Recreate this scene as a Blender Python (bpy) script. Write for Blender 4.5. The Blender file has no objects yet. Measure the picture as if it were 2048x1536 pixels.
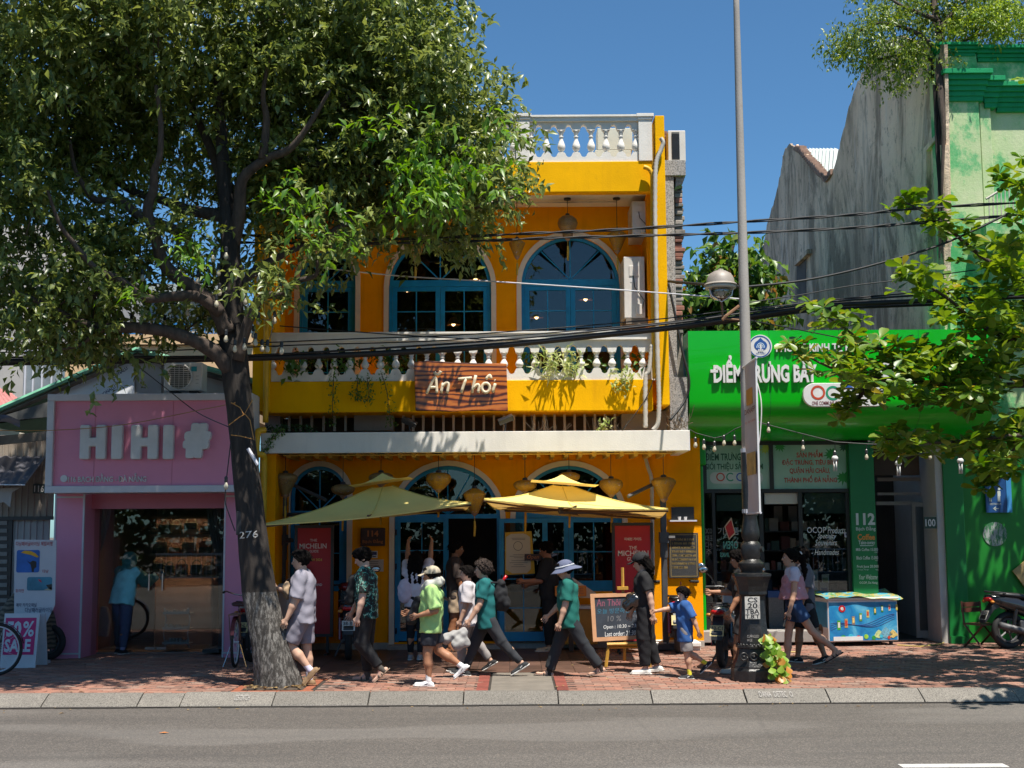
import bpy,bmesh,math,random
import numpy as np
from mathutils import Vector,Matrix,Euler
random.seed(7)
SC=bpy.context.scene
COL=SC.collection
rad=math.radians
# camera
CZ=1.9
FPX=2600.0
PITCH=rad(6.41)
ROLL=-0.0063
CAMR=Matrix.Rotation(rad(90)+PITCH,3,'X') @ Matrix.Rotation(ROLL,3,'Z')
cam_d=bpy.data.cameras.new('camera')
cam=bpy.data.objects.new('camera',cam_d)
COL.objects.link(cam)
cam_d.sensor_width=36.0
cam_d.lens=FPX/2048.0*36.0
cam_d.clip_end=2000.0
cam.location=(0,0,CZ)
cam.rotation_euler=CAMR.to_euler()
SC.camera=cam
# world and sun
SUN=Vector((0.20,-0.36,1.0)).normalized()
world=bpy.data.worlds.new('World')
SC.world=world
world.use_nodes=True
wn=world.node_tree.nodes
wn.clear()
w_out=wn.new('ShaderNodeOutputWorld')
w_bg=wn.new('ShaderNodeBackground')
w_sky=wn.new('ShaderNodeTexSky')
w_sky.sky_type='NISHITA'
w_sky.sun_disc=False
w_sky.sun_elevation=math.asin(SUN.z)
w_sky.sun_rotation=math.atan2(SUN.x,SUN.y)
w_sky.altitude=0.0
w_sky.air_density=0.8
w_sky.dust_density=0.5
w_sky.ozone_density=2.2
w_bg.inputs['Strength'].default_value=0.1
w_hs=wn.new('ShaderNodeMix'); w_hs.data_type='RGBA'; w_hs.blend_type='MULTIPLY'; w_hs.inputs[0].default_value=1.0
w_hs.inputs[7].default_value=(0.32,0.50,0.575,1)
world.node_tree.links.new(w_sky.outputs[0],w_hs.inputs[6])
world.node_tree.links.new(w_hs.outputs[2],w_bg.inputs['Color'])
world.node_tree.links.new(w_bg.outputs[0],w_out.inputs['Surface'])
sun_d=bpy.data.lights.new('sun','SUN')
sun_d.energy=3.15
sun_d.angle=rad(0.53)
sun_d.color=(1.0,0.94,0.84)
sun=bpy.data.objects.new('sun',sun_d)
COL.objects.link(sun)
sun.rotation_euler=(-SUN).to_track_quat('-Z','Y').to_euler()
sun.location=SUN*50
SC.view_settings.view_transform='Standard'
SC.view_settings.look='None'
SC.view_settings.exposure=1.35
SC.view_settings.gamma=1.0
SC.view_settings.use_curve_mapping=False
SC.render.engine='CYCLES'
SC.cycles.max_bounces=9
SC.cycles.diffuse_bounces=5
SC.cycles.glossy_bounces=3
SC.cycles.transparent_max_bounces=10
SC.cycles.caustics_reflective=False
SC.cycles.caustics_refractive=False
SC.cycles.use_denoising=True
# measuring helpers
def ray(px,py):
 return CAMR @ Vector(((px-1024.0)/FPX,(768.0-py)/FPX,-1.0))
def W(px,py,Y):
 d=ray(px,py); t=Y/d.y
 return Vector((d.x*t,Y,CZ+d.z*t))
def WX(px,py,X):
 d=ray(px,py); t=X/d.x
 return Vector((X,d.y*t,CZ+d.z*t))
def G(px,py,z=0.0):
 d=ray(px,py); t=(z-CZ)/d.z
 return Vector((d.x*t,d.y*t,z))
def X(px,py,Y): return W(px,py,Y).x
def Z(px,py,Y): return W(px,py,Y).z
def R4(x0,y0,x1,y1,Y):
 mx,my=(x0+x1)/2,(y0+y1)/2
 return X(x0,my,Y),X(x1,my,Y),Z(mx,y1,Y),Z(mx,y0,Y)
# mesh builder
class MB:
 def __init__(s):
  s.v=[]; s.f=[]; s.m=[]
 def add(s,vs,fs,m=0):
  o=len(s.v)
  s.v.extend([tuple(p) for p in vs])
  for f in fs:
   s.f.append(tuple(i+o for i in f)); s.m.append(m)
  return s
 def box(s,x0,x1,y0,y1,z0,z1,m=0,M=None):
  vs=[Vector((x,y,z)) for z in (z0,z1) for y in (y0,y1) for x in (x0,x1)]
  if M is not None: vs=[M @ p for p in vs]
  return s.add(vs,[(0,2,3,1),(4,5,7,6),(0,1,5,4),(2,6,7,3),(0,4,6,2),(1,3,7,5)],m)
 def pbox(s,x0,y0,x1,y1,Y,d,m=0):
  a,b,c,e=R4(x0,y0,x1,y1,Y)
  return s.box(a,b,Y,Y+d,c,e,m)
 def quad(s,*p,m=0):
  return s.add(p,[tuple(range(len(p)))],m)
 def tube(s,pts,r,n=8,caps=True,m=0,sx=1.0):
  pts=[Vector(p) for p in pts]
  rs=r if isinstance(r,(list,tuple)) else [r]*len(pts)
  o=len(s.v); up=None
  for i,p in enumerate(pts):
   if i==0: t=pts[1]-p
   elif i==len(pts)-1: t=p-pts[i-1]
   else: t=(pts[i+1]-p).normalized()+(p-pts[i-1]).normalized()
   if t.length<1e-9: t=Vector((0,0,1))
   t.normalize()
   if up is None:
    up=Vector((0,0,1)) if abs(t.z)<.9 else Vector((0,1,0))
   a=t.cross(up)
   if a.length<1e-6: a=t.cross(Vector((1,0,0)))
   a.normalize(); b=a.cross(t).normalized(); up=b
   for k in range(n):
    q=2*math.pi*k/n
    s.v.append(tuple(p+a*(math.cos(q)*rs[i]*sx)+b*(math.sin(q)*rs[i])))
  for i in range(len(pts)-1):
   for k in range(n):
    s.f.append((o+i*n+k,o+i*n+(k+1) % n,o+(i+1)*n+(k+1) % n,o+(i+1)*n+k)); s.m.append(m)
  if caps:
   s.f.append(tuple(o+k for k in reversed(range(n)))); s.m.append(m)
   e=o+(len(pts)-1)*n
   s.f.append(tuple(e+k for k in range(n))); s.m.append(m)
  return s
 def lathe(s,prof,c=(0,0,0),n=16,m=0,M=None,sq=False):
  c=Vector(c); o=len(s.v)
  for (r,z) in prof:
   for k in range(n):
    q=2*math.pi*(k+.5)/n
    p=Vector((r*math.cos(q),r*math.sin(q),z))
    if M is not None: p=M @ p
    s.v.append(tuple(c+p))
  for i in range(len(prof)-1):
   for k in range(n):
    s.f.append((o+i*n+k,o+i*n+(k+1) % n,o+(i+1)*n+(k+1) % n,o+(i+1)*n+k)); s.m.append(m)
  s.f.append(tuple(o+k for k in reversed(range(n)))); s.m.append(m)
  e=o+(len(prof)-1)*n
  s.f.append(tuple(e+k for k in range(n))); s.m.append(m)
  return s
 def prism(s,poly,y0,y1,m=0,axis='y'):
  n=len(poly)
  def P(p,t):
   return (p[0],t,p[1]) if axis=='y' else ((t,p[0],p[1]) if axis=='x' else (p[0],p[1],t))
  vs=[P(p,y0) for p in poly]+[P(p,y1) for p in poly]
  fs=[tuple(range(n)),tuple(range(2*n-1,n-1,-1))]
  fs+=[(i,n+i,n+(i+1) % n,(i+1) % n) for i in range(n)]
  return s.add(vs,fs,m)
 def ell(s,c,r,n=12,k=8,m=0,M=None):
  c=Vector(c); o=len(s.v)
  for i in range(k+1):
   a=-math.pi/2+math.pi*i/k
   for j in range(n):
    b=2*math.pi*j/n
    p=Vector((r[0]*math.cos(a)*math.cos(b),r[1]*math.cos(a)*math.sin(b),r[2]*math.sin(a)))
    if M is not None: p=M @ p
    s.v.append(tuple(c+p))
  for i in range(k):
   for j in range(n):
    s.f.append((o+i*n+j,o+i*n+(j+1) % n,o+(i+1)*n+(j+1) % n,o+(i+1)*n+j)); s.m.append(m)
  return s
 def grid(s,fn,nu,nv,m=0,closed=False):
  o=len(s.v)
  for i in range(nu+1):
   for j in range(nv+1):
    s.v.append(tuple(fn(i/nu,j/nv)))
  for i in range(nu):
   for j in range(nv):
    a=o+i*(nv+1)+j
    s.f.append((a,a+1,a+nv+2,a+nv+1)); s.m.append(m)
  return s
 def np_add(s,V,Fq,m=0):
  o=len(s.v)
  s.v.extend(map(tuple,V.tolist()))
  s.f.extend(map(tuple,(Fq+o).tolist()))
  s.m.extend([m]*len(Fq))
  return s
ORG={}
def mesh_of(name,mb,mats,org=None,smooth=False):
 me=bpy.data.meshes.new(name)
 v=mb.v
 if org is not None and (org[0] or org[1] or org[2]):
  v=[(p[0]-org[0],p[1]-org[1],p[2]-org[2]) for p in v]
 me.from_pydata(v,[],mb.f)
 if not isinstance(mats,(list,tuple)): mats=[mats]
 for m in mats: me.materials.append(m)
 if len(mats)>1: me.polygons.foreach_set('material_index',mb.m)
 if smooth: me.polygons.foreach_set('use_smooth',[True]*len(me.polygons))
 me.update()
 return me
def fix_normals(me):
 bm=bmesh.new(); bm.from_mesh(me)
 bmesh.ops.recalc_face_normals(bm,faces=bm.faces)
 bm.to_mesh(me); bm.free()
def tag(o,label=None,cat=None,group=None,kind=None):
 if label: o['label']=label
 if cat: o['category']=cat
 if group: o['group']=group
 if kind: o['kind']=kind
 return o
def obj(name,mb,mats,parent=None,smooth=False,bev=0,label=None,cat=None,group=None,kind=None,org=None,fix=True,local=False,sharp=None):
 if parent is not None and not local: org=ORG.get(parent.name,(0,0,0))
 me=mesh_of(name,mb,mats,None if local else org,smooth)
 if fix: fix_normals(me)
 o=bpy.data.objects.new(name,me)
 COL.objects.link(o)
 if parent is not None:
  o.parent=parent
  ORG[o.name]=ORG.get(parent.name,(0,0,0))
 else:
  if org is not None: o.location=org
  ORG[o.name]=tuple(org) if org is not None else (0,0,0)
 if bev:
  b=o.modifiers.new('edge','BEVEL'); b.width=bev; b.segments=2; b.limit_method='ANGLE'
 if sharp:
  try: me.set_sharp_from_angle(angle=rad(sharp))
  except Exception: pass
 return tag(o,label,cat,group,kind)
def thing(name,loc,label,cat,group=None,rz=0):
 o=bpy.data.objects.new(name,None)
 COL.objects.link(o)
 o.location=loc; o.rotation_euler=(0,0,rz)
 o.empty_display_size=.1
 ORG[o.name]=tuple(loc)
 return tag(o,label,cat,group)
def inst(name,me,parent=None,loc=(0,0,0),rot=None,scale=None,**kw):
 o=bpy.data.objects.new(name,me)
 COL.objects.link(o)
 if parent is not None:
  og=ORG.get(parent.name,(0,0,0))
  o.parent=parent
  loc=(loc[0]-og[0],loc[1]-og[1],loc[2]-og[2])
 o.location=loc
 if rot is not None: o.rotation_euler=rot
 if scale is not None: o.scale=scale
 return tag(o,**kw)
def copy_tree(o,parent=None,loc=None,rz=None,label=None):
 c=o.copy(); COL.objects.link(c)
 if parent is not None: c.parent=parent
 if loc is not None: c.location=loc
 if rz is not None: c.rotation_euler=(0,0,rz)
 if label: c['label']=label
 for ch in list(o.children): copy_tree(ch,c)
 return c
# materials
def hexl(h):
 h=h.lstrip('#')
 c=[int(h[i:i+2],16)/255 for i in (0,2,4)]
 return tuple(x/12.92 if x <= .04045 else ((x+.055)/1.055)**2.4 for x in c)
def node_mat(name):
 m=bpy.data.materials.new(name); m.use_nodes=True
 nt=m.node_tree; nt.nodes.clear()
 out=nt.nodes.new('ShaderNodeOutputMaterial')
 return m,nt,out
def N(nt,t,**kw):
 n=nt.nodes.new(t)
 for k,v in kw.items():
  if k.startswith('i_'): n.inputs[k[2:].replace('_',' ')].default_value=v
  else: setattr(n,k,v)
 return n
def L(nt,a,b): nt.links.new(a,b)
def c4(c): return (c[0],c[1],c[2],1.0)
def ramp(nt,fac,stops):
 r=nt.nodes.new('ShaderNodeValToRGB')
 e=r.color_ramp.elements
 e[0].position,e[0].color=stops[0][0],c4(stops[0][1])
 e[1].position,e[1].color=stops[-1][0],c4(stops[-1][1])
 for p,c in stops[1:-1]:
  q=e.new(p); q.color=c4(c)
 L(nt,fac,r.inputs[0])
 return r.outputs[0]
def noise(nt,scale,detail=4,rough=.55,vec=None,dist=0):
 n=nt.nodes.new('ShaderNodeTexNoise')
 n.inputs['Scale'].default_value=scale; n.inputs['Detail'].default_value=detail
 n.inputs['Roughness'].default_value=rough; n.inputs['Distortion'].default_value=dist
 if vec is not None: L(nt,vec,n.inputs['Vector'])
 return n.outputs[0]
def objco(nt,scale=(1,1,1),glob=False):
 if glob:
  g=nt.nodes.new('ShaderNodeNewGeometry').outputs['Position']
 else:
  g=nt.nodes.new('ShaderNodeTexCoord').outputs['Object']
 mp=nt.nodes.new('ShaderNodeMapping')
 mp.inputs['Scale'].default_value=scale
 L(nt,g,mp.inputs['Vector'])
 return mp.outputs[0]
def mixc(nt,fac,a,b,mode='MIX'):
 n=nt.nodes.new('ShaderNodeMix'); n.data_type='RGBA'; n.blend_type=mode
 for sk,v in ((n.inputs[0],fac),(n.inputs[6],a),(n.inputs[7],b)):
  if isinstance(v,(int,float)): sk.default_value=v
  elif isinstance(v,(tuple,list)): sk.default_value=c4(v)
  else: L(nt,v,sk)
 return n.outputs[2]
def bump(nt,h,strength,dist=.01):
 b=nt.nodes.new('ShaderNodeBump')
 b.inputs['Strength'].default_value=strength; b.inputs['Distance'].default_value=dist
 L(nt,h,b.inputs['Height'])
 return b.outputs[0]
MATS={}
def pm(name,col,rough=.6,var=.12,scale=3.0,metal=0.0,bmp=.0,bscale=60.0,dirt=0.0,dirtcol=(.05,.045,.04),spec=.5,stretch=(1,1,1),emit=None,rnd=0.0,coat=0.0):
 if name in MATS: return MATS[name]
 if isinstance(col,str): col=hexl(col)
 m,nt,out=node_mat(name)
 p=N(nt,'ShaderNodeBsdfPrincipled')
 co=objco(nt,stretch,glob=True)
 n1=noise(nt,scale,5,.6,co)
 lo=tuple(c*(1-var) for c in col); hi=tuple(min(1,c*(1+var)) for c in col)
 c=ramp(nt,n1,[(.3,lo),(.7,hi)])
 if dirt:
  n2=noise(nt,scale*1.7,7,.7,co)
  f=ramp(nt,n2,[(.52,(0,0,0)),(.75,(dirt,dirt,dirt))])
  c=mixc(nt,f,c,dirtcol)
 if rnd:
  g=nt.nodes.new('ShaderNodeObjectInfo').outputs['Random']
  f=nt.nodes.new('ShaderNodeMapRange'); f.inputs[3].default_value=1-rnd; f.inputs[4].default_value=1+rnd
  L(nt,g,f.inputs[0])
  hs=nt.nodes.new('ShaderNodeHueSaturation'); L(nt,f.outputs[0],hs.inputs['Value']); L(nt,c,hs.inputs['Color']); c=hs.outputs[0]
 L(nt,c,p.inputs['Base Color'])
 p.inputs['Roughness'].default_value=rough; p.inputs['Metallic'].default_value=metal
 p.inputs['Specular IOR Level'].default_value=spec
 if coat: p.inputs['Coat Weight'].default_value=coat
 if bmp:
  L(nt,bump(nt,noise(nt,bscale,4,.6,co),bmp,.01),p.inputs['Normal'])
 if emit:
  p.inputs['Emission Color'].default_value=c4(emit[0]); p.inputs['Emission Strength'].default_value=emit[1]
 L(nt,p.outputs[0],out.inputs['Surface'])
 MATS[name]=m
 return m
def glass_mat(name,tint=(.9,.95,.95),refl=1.0,rough=0.0,dark=.75):
 if name in MATS: return MATS[name]
 m,nt,out=node_mat(name)
 t=N(nt,'ShaderNodeBsdfTransparent'); t.inputs[0].default_value=c4(tuple(x*dark for x in tint))
 g=N(nt,'ShaderNodeBsdfGlossy'); g.inputs['Roughness'].default_value=rough
 fr=N(nt,'ShaderNodeFresnel'); fr.inputs[0].default_value=1.52
 mu=N(nt,'ShaderNodeMath',operation='MULTIPLY'); mu.inputs[1].default_value=1.9*refl; mu.use_clamp=True
 L(nt,fr.outputs[0],mu.inputs[0])
 mx=N(nt,'ShaderNodeMixShader')
 L(nt,mu.outputs[0],mx.inputs[0]); L(nt,t.outputs[0],mx.inputs[1]); L(nt,g.outputs[0],mx.inputs[2])
 L(nt,mx.outputs[0],out.inputs['Surface'])
 MATS[name]=m
 return m
def leaf_mat(name,a,b,trans=.3,rough=.38,old=None):
 if name in MATS: return MATS[name]
 m,nt,out=node_mat(name)
 geo=N(nt,'ShaderNodeNewGeometry')
 oi=N(nt,'ShaderNodeObjectInfo')
 ad=N(nt,'ShaderNodeMath',operation='ADD'); L(nt,geo.outputs['Random Per Island'],ad.inputs[0]); L(nt,oi.outputs['Random'],ad.inputs[1])
 fr=N(nt,'ShaderNodeMath',operation='FRACT'); L(nt,ad.outputs[0],fr.inputs[0])
 st=[(0.0,a),(.85,b)]+([(.93,b),(.97,old)] if old else [(1.0,b)])
 c=ramp(nt,fr.outputs[0],st)
 p=N(nt,'ShaderNodeBsdfPrincipled'); L(nt,c,p.inputs['Base Color'])
 p.inputs['Roughness'].default_value=rough; p.inputs['Specular IOR Level'].default_value=.5
 t=N(nt,'ShaderNodeBsdfTranslucent')
 hs=N(nt,'ShaderNodeHueSaturation'); hs.inputs['Value'].default_value=1.9; hs.inputs['Hue'].default_value=.485; hs.inputs['Saturation'].default_value=1.1
 L(nt,c,hs.inputs['Color']); L(nt,hs.outputs[0],t.inputs[0])
 mx=N(nt,'ShaderNodeMixShader'); mx.inputs[0].default_value=trans
 L(nt,p.outputs[0],mx.inputs[1]); L(nt,t.outputs[0],mx.inputs[2])
 L(nt,mx.outputs[0],out.inputs['Surface'])
 MATS[name]=m
 return m
# lettering
def text_mesh(s,bold=0.0,depth=0.0,res=2,shear=0.0,spacing=1.0):
 cu=bpy.data.curves.new('txt','FONT')
 cu.body=s; cu.resolution_u=res; cu.offset=bold; cu.extrude=depth; cu.shear=shear
 cu.space_character=spacing
 o=bpy.data.objects.new('txt',cu)
 COL.objects.link(o)
 dg=bpy.context.evaluated_depsgraph_get()
 me=bpy.data.meshes.new_from_object(o.evaluated_get(dg))
 bpy.data.objects.remove(o); bpy.data.curves.remove(cu)
 return me
def text(name,s,x0,x1,z0,z1,y,mat,parent,bold=0.0,depth=0.0,shear=0.0,keep=False,M=None,label=None,align='c'):
 me=text_mesh(s,bold,0.0,2,shear)
 n=len(me.vertices)
 if n==0: return None
 co=np.empty(n*3,np.float32); me.vertices.foreach_get('co',co); co=co.reshape(-1,3)
 a=co.min(0); b=co.max(0)
 sx=(x1-x0)/max(b[0]-a[0],1e-6); sz=(z1-z0)/max(b[1]-a[1],1e-6)
 if keep: sx=sz=min(sx,sz)
 cx=(x0+x1)/2 if align=='c' else x0+(b[0]-a[0])*sx/2
 fs=[tuple(p.vertices) for p in me.polygons]
 mb=MB()
 xs=(co[:,0]-(a[0]+b[0])/2)*sx+cx
 zs=(co[:,1]-(a[1]+b[1])/2)*sz+(z0+z1)/2
 d=max(depth,0.0)
 front=[Vector((xs[i],y-d,zs[i])) for i in range(n)]
 if M is not None: front=[M @ p for p in front]
 mb.add(front,fs)
 if d>0:
  back=[Vector((xs[i],y,zs[i])) for i in range(n)]
  if M is not None: back=[M @ p for p in back]
  cnt={}
  for f in fs:
   for i in range(len(f)):
    e=(f[i],f[(i+1) % len(f)])
    k=(min(e),max(e)); cnt.setdefault(k,[]).append(e)
  mb.v.extend([tuple(p) for p in back])
  for k,es in cnt.items():
   if len(es)==1:
    u,w=es[0]
    mb.f.append((u,u+n,w+n,w)); mb.m.append(0)
 bpy.data.meshes.remove(me)
 return obj(name,mb,mat,parent,fix=False,label=label)
def ptext(name,s,x0,y0,x1,y1,Y,mat,parent,**kw):
 a,b,c,d=R4(x0,y0,x1,y1,Y)
 return text(name,s,a,b,c,d,Y,mat,parent,**kw)
def arc(cx,cz,r,a0,a1,n,rz=None):
 rz=r if rz is None else rz
 return [(cx+r*math.cos(a0+(a1-a0)*i/n),cz+rz*math.sin(a0+(a1-a0)*i/n)) for i in range(n+1)]
def rrect(x0,x1,z0,z1,r,n=4):
 p=[]
 for cx,cz,a in ((x1-r,z0+r,-math.pi/2),(x1-r,z1-r,0),(x0+r,z1-r,math.pi/2),(x0+r,z0+r,math.pi)):
  p+=arc(cx,cz,r,a,a+math.pi/2,n)
 return p
def catenary(a,b,sag,n=14):
 a=Vector(a); b=Vector(b)
 return [a.lerp(b,i/n)-Vector((0,0,sag*4*(i/n)*(1-i/n))) for i in range(n+1)]
# GROUND
def asphalt():
 m,nt,out=node_mat('asphalt')
 p=N(nt,'ShaderNodeBsdfPrincipled')
 co=objco(nt,glob=True)
 big=noise(nt,.5,5,.6,objco(nt,(.25,1.6,1),glob=True))
 c=ramp(nt,big,[(.3,(.088,.077,.068)),(.7,(.120,.106,.094))])
 v=N(nt,'ShaderNodeTexVoronoi'); v.inputs['Scale'].default_value=95; L(nt,co,v.inputs['Vector'])
 sp=ramp(nt,v.outputs['Color'],[(.25,(.55,.55,.55)),(.62,(1,1,1)),(.9,(1.75,1.7,1.62))])
 c=mixc(nt,.85,c,sp,'MULTIPLY')
 st=noise(nt,1.0,6,.7,objco(nt,(.22,2.6,1),glob=True))
 c=mixc(nt,ramp(nt,st,[(.52,(0,0,0)),(.70,(.55,.55,.55))]),c,(.06,.055,.05))
 pa=noise(nt,.35,3,.5,objco(nt,(.3,1,1),glob=True))
 c=mixc(nt,ramp(nt,pa,[(.5,(0,0,0)),(.53,(.16,.16,.16))]),c,(.26,.24,.22))
 cr=N(nt,'ShaderNodeTexVoronoi',feature='DISTANCE_TO_EDGE'); cr.inputs['Scale'].default_value=.55; L(nt,objco(nt,(.6,1,1),glob=True),cr.inputs['Vector'])
 c=mixc(nt,ramp(nt,cr.outputs['Distance'],[(.0,(.22,.22,.22)),(.006,(0,0,0))]),c,(.04,.037,.034))
 L(nt,c,p.inputs['Base Color']); p.inputs['Roughness'].default_value=.82
 L(nt,bump(nt,v.outputs['Distance'],.6,.004),p.inputs['Normal'])
 L(nt,p.outputs[0],out.inputs['Surface'])
 return m
ROADZ=-0.125
M_ASPH=asphalt()
M_EARTH=pm('earth',(.10,.09,.075),.9,.25,.4)
obj('ground',MB().quad((-300,-200,-.25),(300,-200,-.25),(300,600,-.25),(-300,600,-.25)),M_EARTH,kind='structure')
obj('road',MB().box(-60,60,-9,15.44,ROADZ-.1,ROADZ),M_ASPH,kind='structure')
a=G(1795,1529,ROADZ); b=G(1992,1527,ROADZ)
obj('road_marking',MB().box(a.x,b.x+.05,a.y-.16,a.y,ROADZ,ROADZ+.004),pm('road_paint',(.5,.48,.45),.7,.12,9,dirt=.6,dirtcol=(.2,.19,.18)),kind='structure')
gm=pm('gutter_dirt',(.035,.03,.026),.95,.4,6)
mb=MB(); rg=random.Random(3)
x=-8.0
while x<8.0:
 w=rg.uniform(.15,.6); d=rg.uniform(.012,.05)
 mb.box(x,x+w,15.40-d,15.47,ROADZ+.001,ROADZ+.007+rg.random()*.008); x+=w
obj('gutter_grit',mb,gm,kind='stuff')
mb=MB(); p=G(327,1467,ROADZ)
mb.add([p+Vector(q) for q in ((-.05,0,.006),(0,.03,.014),(.055,.005,.008),(0,-.03,.012))],[(0,1,2),(0,2,3)])
obj('fallen_leaf',mb,pm('orange_leaf',(.5,.16,.03),.7,.2),label='small orange leaf lying alone on the grey asphalt',cat='leaf')
def granite(name,base,sc=140):
 m,nt,out=node_mat(name)
 p=N(nt,'ShaderNodeBsdfPrincipled'); co=objco(nt,glob=True)
 v=N(nt,'ShaderNodeTexVoronoi'); v.inputs['Scale'].default_value=sc; L(nt,co,v.inputs['Vector'])
 sp=ramp(nt,v.outputs['Color'],[(.15,tuple(x*.45 for x in base)),(.45,base),(.85,tuple(min(.9,x*1.5) for x in base))])
 big=noise(nt,1.6,6,.65,co)
 c=mixc(nt,ramp(nt,big,[(.45,(0,0,0)),(.8,(.5,.5,.5))]),sp,tuple(x*.55 for x in base))
 oi=N(nt,'ShaderNodeObjectInfo'); mr=N(nt,'ShaderNodeMapRange'); mr.inputs[3].default_value=.85; mr.inputs[4].default_value=1.12
 L(nt,oi.outputs['Random'],mr.inputs[0])
 hs=N(nt,'ShaderNodeHueSaturation'); L(nt,mr.outputs[0],hs.inputs['Value']); L(nt,c,hs.inputs['Color'])
 L(nt,hs.outputs[0],p.inputs['Base Color']); p.inputs['Roughness'].default_value=.75
 L(nt,bump(nt,noise(nt,sc,3,.6,co),.4,.004),p.inputs['Normal'])
 L(nt,p.outputs[0],out.inputs['Surface'])
 MATS[name]=m
 return m
M_GRAN=granite('kerb_granite',(.165,.15,.13))
kerb=obj('kerb',MB().box(-14,14,15.5,15.72,-.2,-.112),pm('kerb_bed',(.12,.11,.1),.9,.3),kind='structure')
rg=random.Random(5)
xk=G(-20,1390).x
xs=[X(q,1390,15.55) for q in (-280,-95,90,280,365,548,738,927,1116,1303,1490,1655,1842,2030,2220)]
for i in range(len(xs)-1):
 mb=MB(); dz=rg.uniform(-.006,.006); dy=rg.uniform(-.01,.01)
 mb.prism([(15.41+dy,ROADZ+.012),(15.43+dy,-.095+dz),(15.66+dy,.004+dz),(15.70+dy,.01+dz),(15.74,.01+dz),(15.74,ROADZ+.012)],xs[i]+.006,xs[i+1]-.006,axis='x')
 obj('kerb_stone',mb,M_GRAN,kerb,bev=.006)
M_CHALK=pm('chalk',(.34,.32,.3),.9,.1)
def on_kerb(px0,px1,s,nm):
 y0,z0,y1,z1=15.43,-.095,15.66,.004
 th=math.atan2(z1-z0,y1-y0)
 x0=X(px0,1395,15.55); x1=X(px1,1395,15.55)
 me=text_mesh(s,.0); n=len(me.vertices)
 co=np.array([v.co[:] for v in me.vertices]); a=co.min(0); b=co.max(0)
 mb=MB()
 for q in co:
  u=(q[0]-a[0])/(b[0]-a[0]); v=(q[1]-a[1])/(b[1]-a[1])
  t=.25+.5*v
  mb.v.append((x0+(x1-x0)*u,y0+(y1-y0)*t-.008,z0+(z1-z0)*t+.018))
 for f in me.polygons: mb.f.append(tuple(f.vertices)); mb.m.append(0)
 bpy.data.meshes.remove(me)
 obj(nm,mb,M_CHALK,kerb,fix=False)
on_kerb(470,500,'0257247CH','chalk_writing')
on_kerb(1518,1585,'DANA  DETEC  O','chalk_writing')
M_BED=pm('paving_joint',(.035,.028,.022),.95,.4,5)
def paver_mat():
 m,nt,out=node_mat('red_paver')
 p=N(nt,'ShaderNodeBsdfPrincipled'); co=objco(nt,glob=True)
 geo=N(nt,'ShaderNodeNewGeometry'); oi=N(nt,'ShaderNodeObjectInfo')
 ad=N(nt,'ShaderNodeMath',operation='ADD'); L(nt,geo.outputs['Random Per Island'],ad.inputs[0]); L(nt,oi.outputs['Random'],ad.inputs[1])
 fr=N(nt,'ShaderNodeMath',operation='FRACT'); L(nt,ad.outputs[0],fr.inputs[0])
 c=ramp(nt,fr.outputs[0],[(0,(.17,.10,.075)),(.3,(.25,.12,.085)),(.6,(.31,.135,.09)),(.8,(.35,.18,.125)),(1,(.25,.185,.15))])
 f=ramp(nt,noise(nt,2.2,6,.7,co),[(.42,(0,0,0)),(.75,(.6,.6,.6))])
 c=mixc(nt,f,c,(.17,.125,.10))
 sp=ramp(nt,noise(nt,90,2,.6,co),[(.3,(.75,.75,.75)),(.7,(1.2,1.2,1.2))])
 c=mixc(nt,.8,c,sp,'MULTIPLY')
 L(nt,c,p.inputs['Base Color']); p.inputs['Roughness'].default_value=.8
 L(nt,bump(nt,noise(nt,160,3,.6,co),.35,.004),p.inputs['Normal'])
 L(nt,p.outputs[0],out.inputs['Surface'])
 return m
M_PAVER=paver_mat()
side=obj('sidewalk',MB().box(-60,60,15.73,40,-.24,-.008),M_BED,kind='structure')
PW,PD=.225,.118
def wavy(w,d,k=.014):
 w-=.008; d-=.007
 pts=[]
 for i in range(5): pts.append((-w/2+w*i/4,-d/2+(k if i % 2 else-k*.3)*(1 if i<3 else-1)))
 for i in range(1,3): pts.append((w/2+(k*.6 if i==1 else 0),-d/2+d*i/2))
 for i in range(1,5): pts.append((w/2-w*i/4,d/2+(k if (4-i) % 2 else-k*.3)*(1 if i>1 else-1)))
 pts.append((-w/2+k*.6,0))
 return pts
OUT=wavy(PW,PD)
def paver_geo(mb,cx,cy,dz,tilt=(0,0)):
 n=len(OUT); o=len(mb.v)
 for (x,y) in OUT: mb.v.append((cx+x,cy+y,-.02))
 for (x,y) in OUT: mb.v.append((cx+x,cy+y,dz-.004+x*tilt[0]+y*tilt[1]))
 for (x,y) in OUT: mb.v.append((cx+x*.93,cy+y*.9,dz+x*tilt[0]+y*tilt[1]))
 mb.f.append(tuple(o+2*n+i for i in range(n))); mb.m.append(0)
 for r in (0,1):
  for i in range(n):
   mb.f.append((o+r*n+i,o+r*n+(i+1) % n,o+(r+1)*n+(i+1) % n,o+(r+1)*n+i)); mb.m.append(0)
pm_=MB(); paver_geo(pm_,0,0,0)
ME_PAVER=mesh_of('paver',pm_,M_PAVER)
TX0,TX1=G(545,1320).x,G(1185,1320).x      # dark tiled forecourt
TY0,TY1=17.75,21.30
CX0,CX1=G(968,1360).x,G(1120,1360).x      # concrete crossing
PIT=(G(492,1375).x,G(612,1375).x,15.95,17.05)  # tree pit
rg=random.Random(11)
rest=MB(); count=0
row=0; y=15.80
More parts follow.
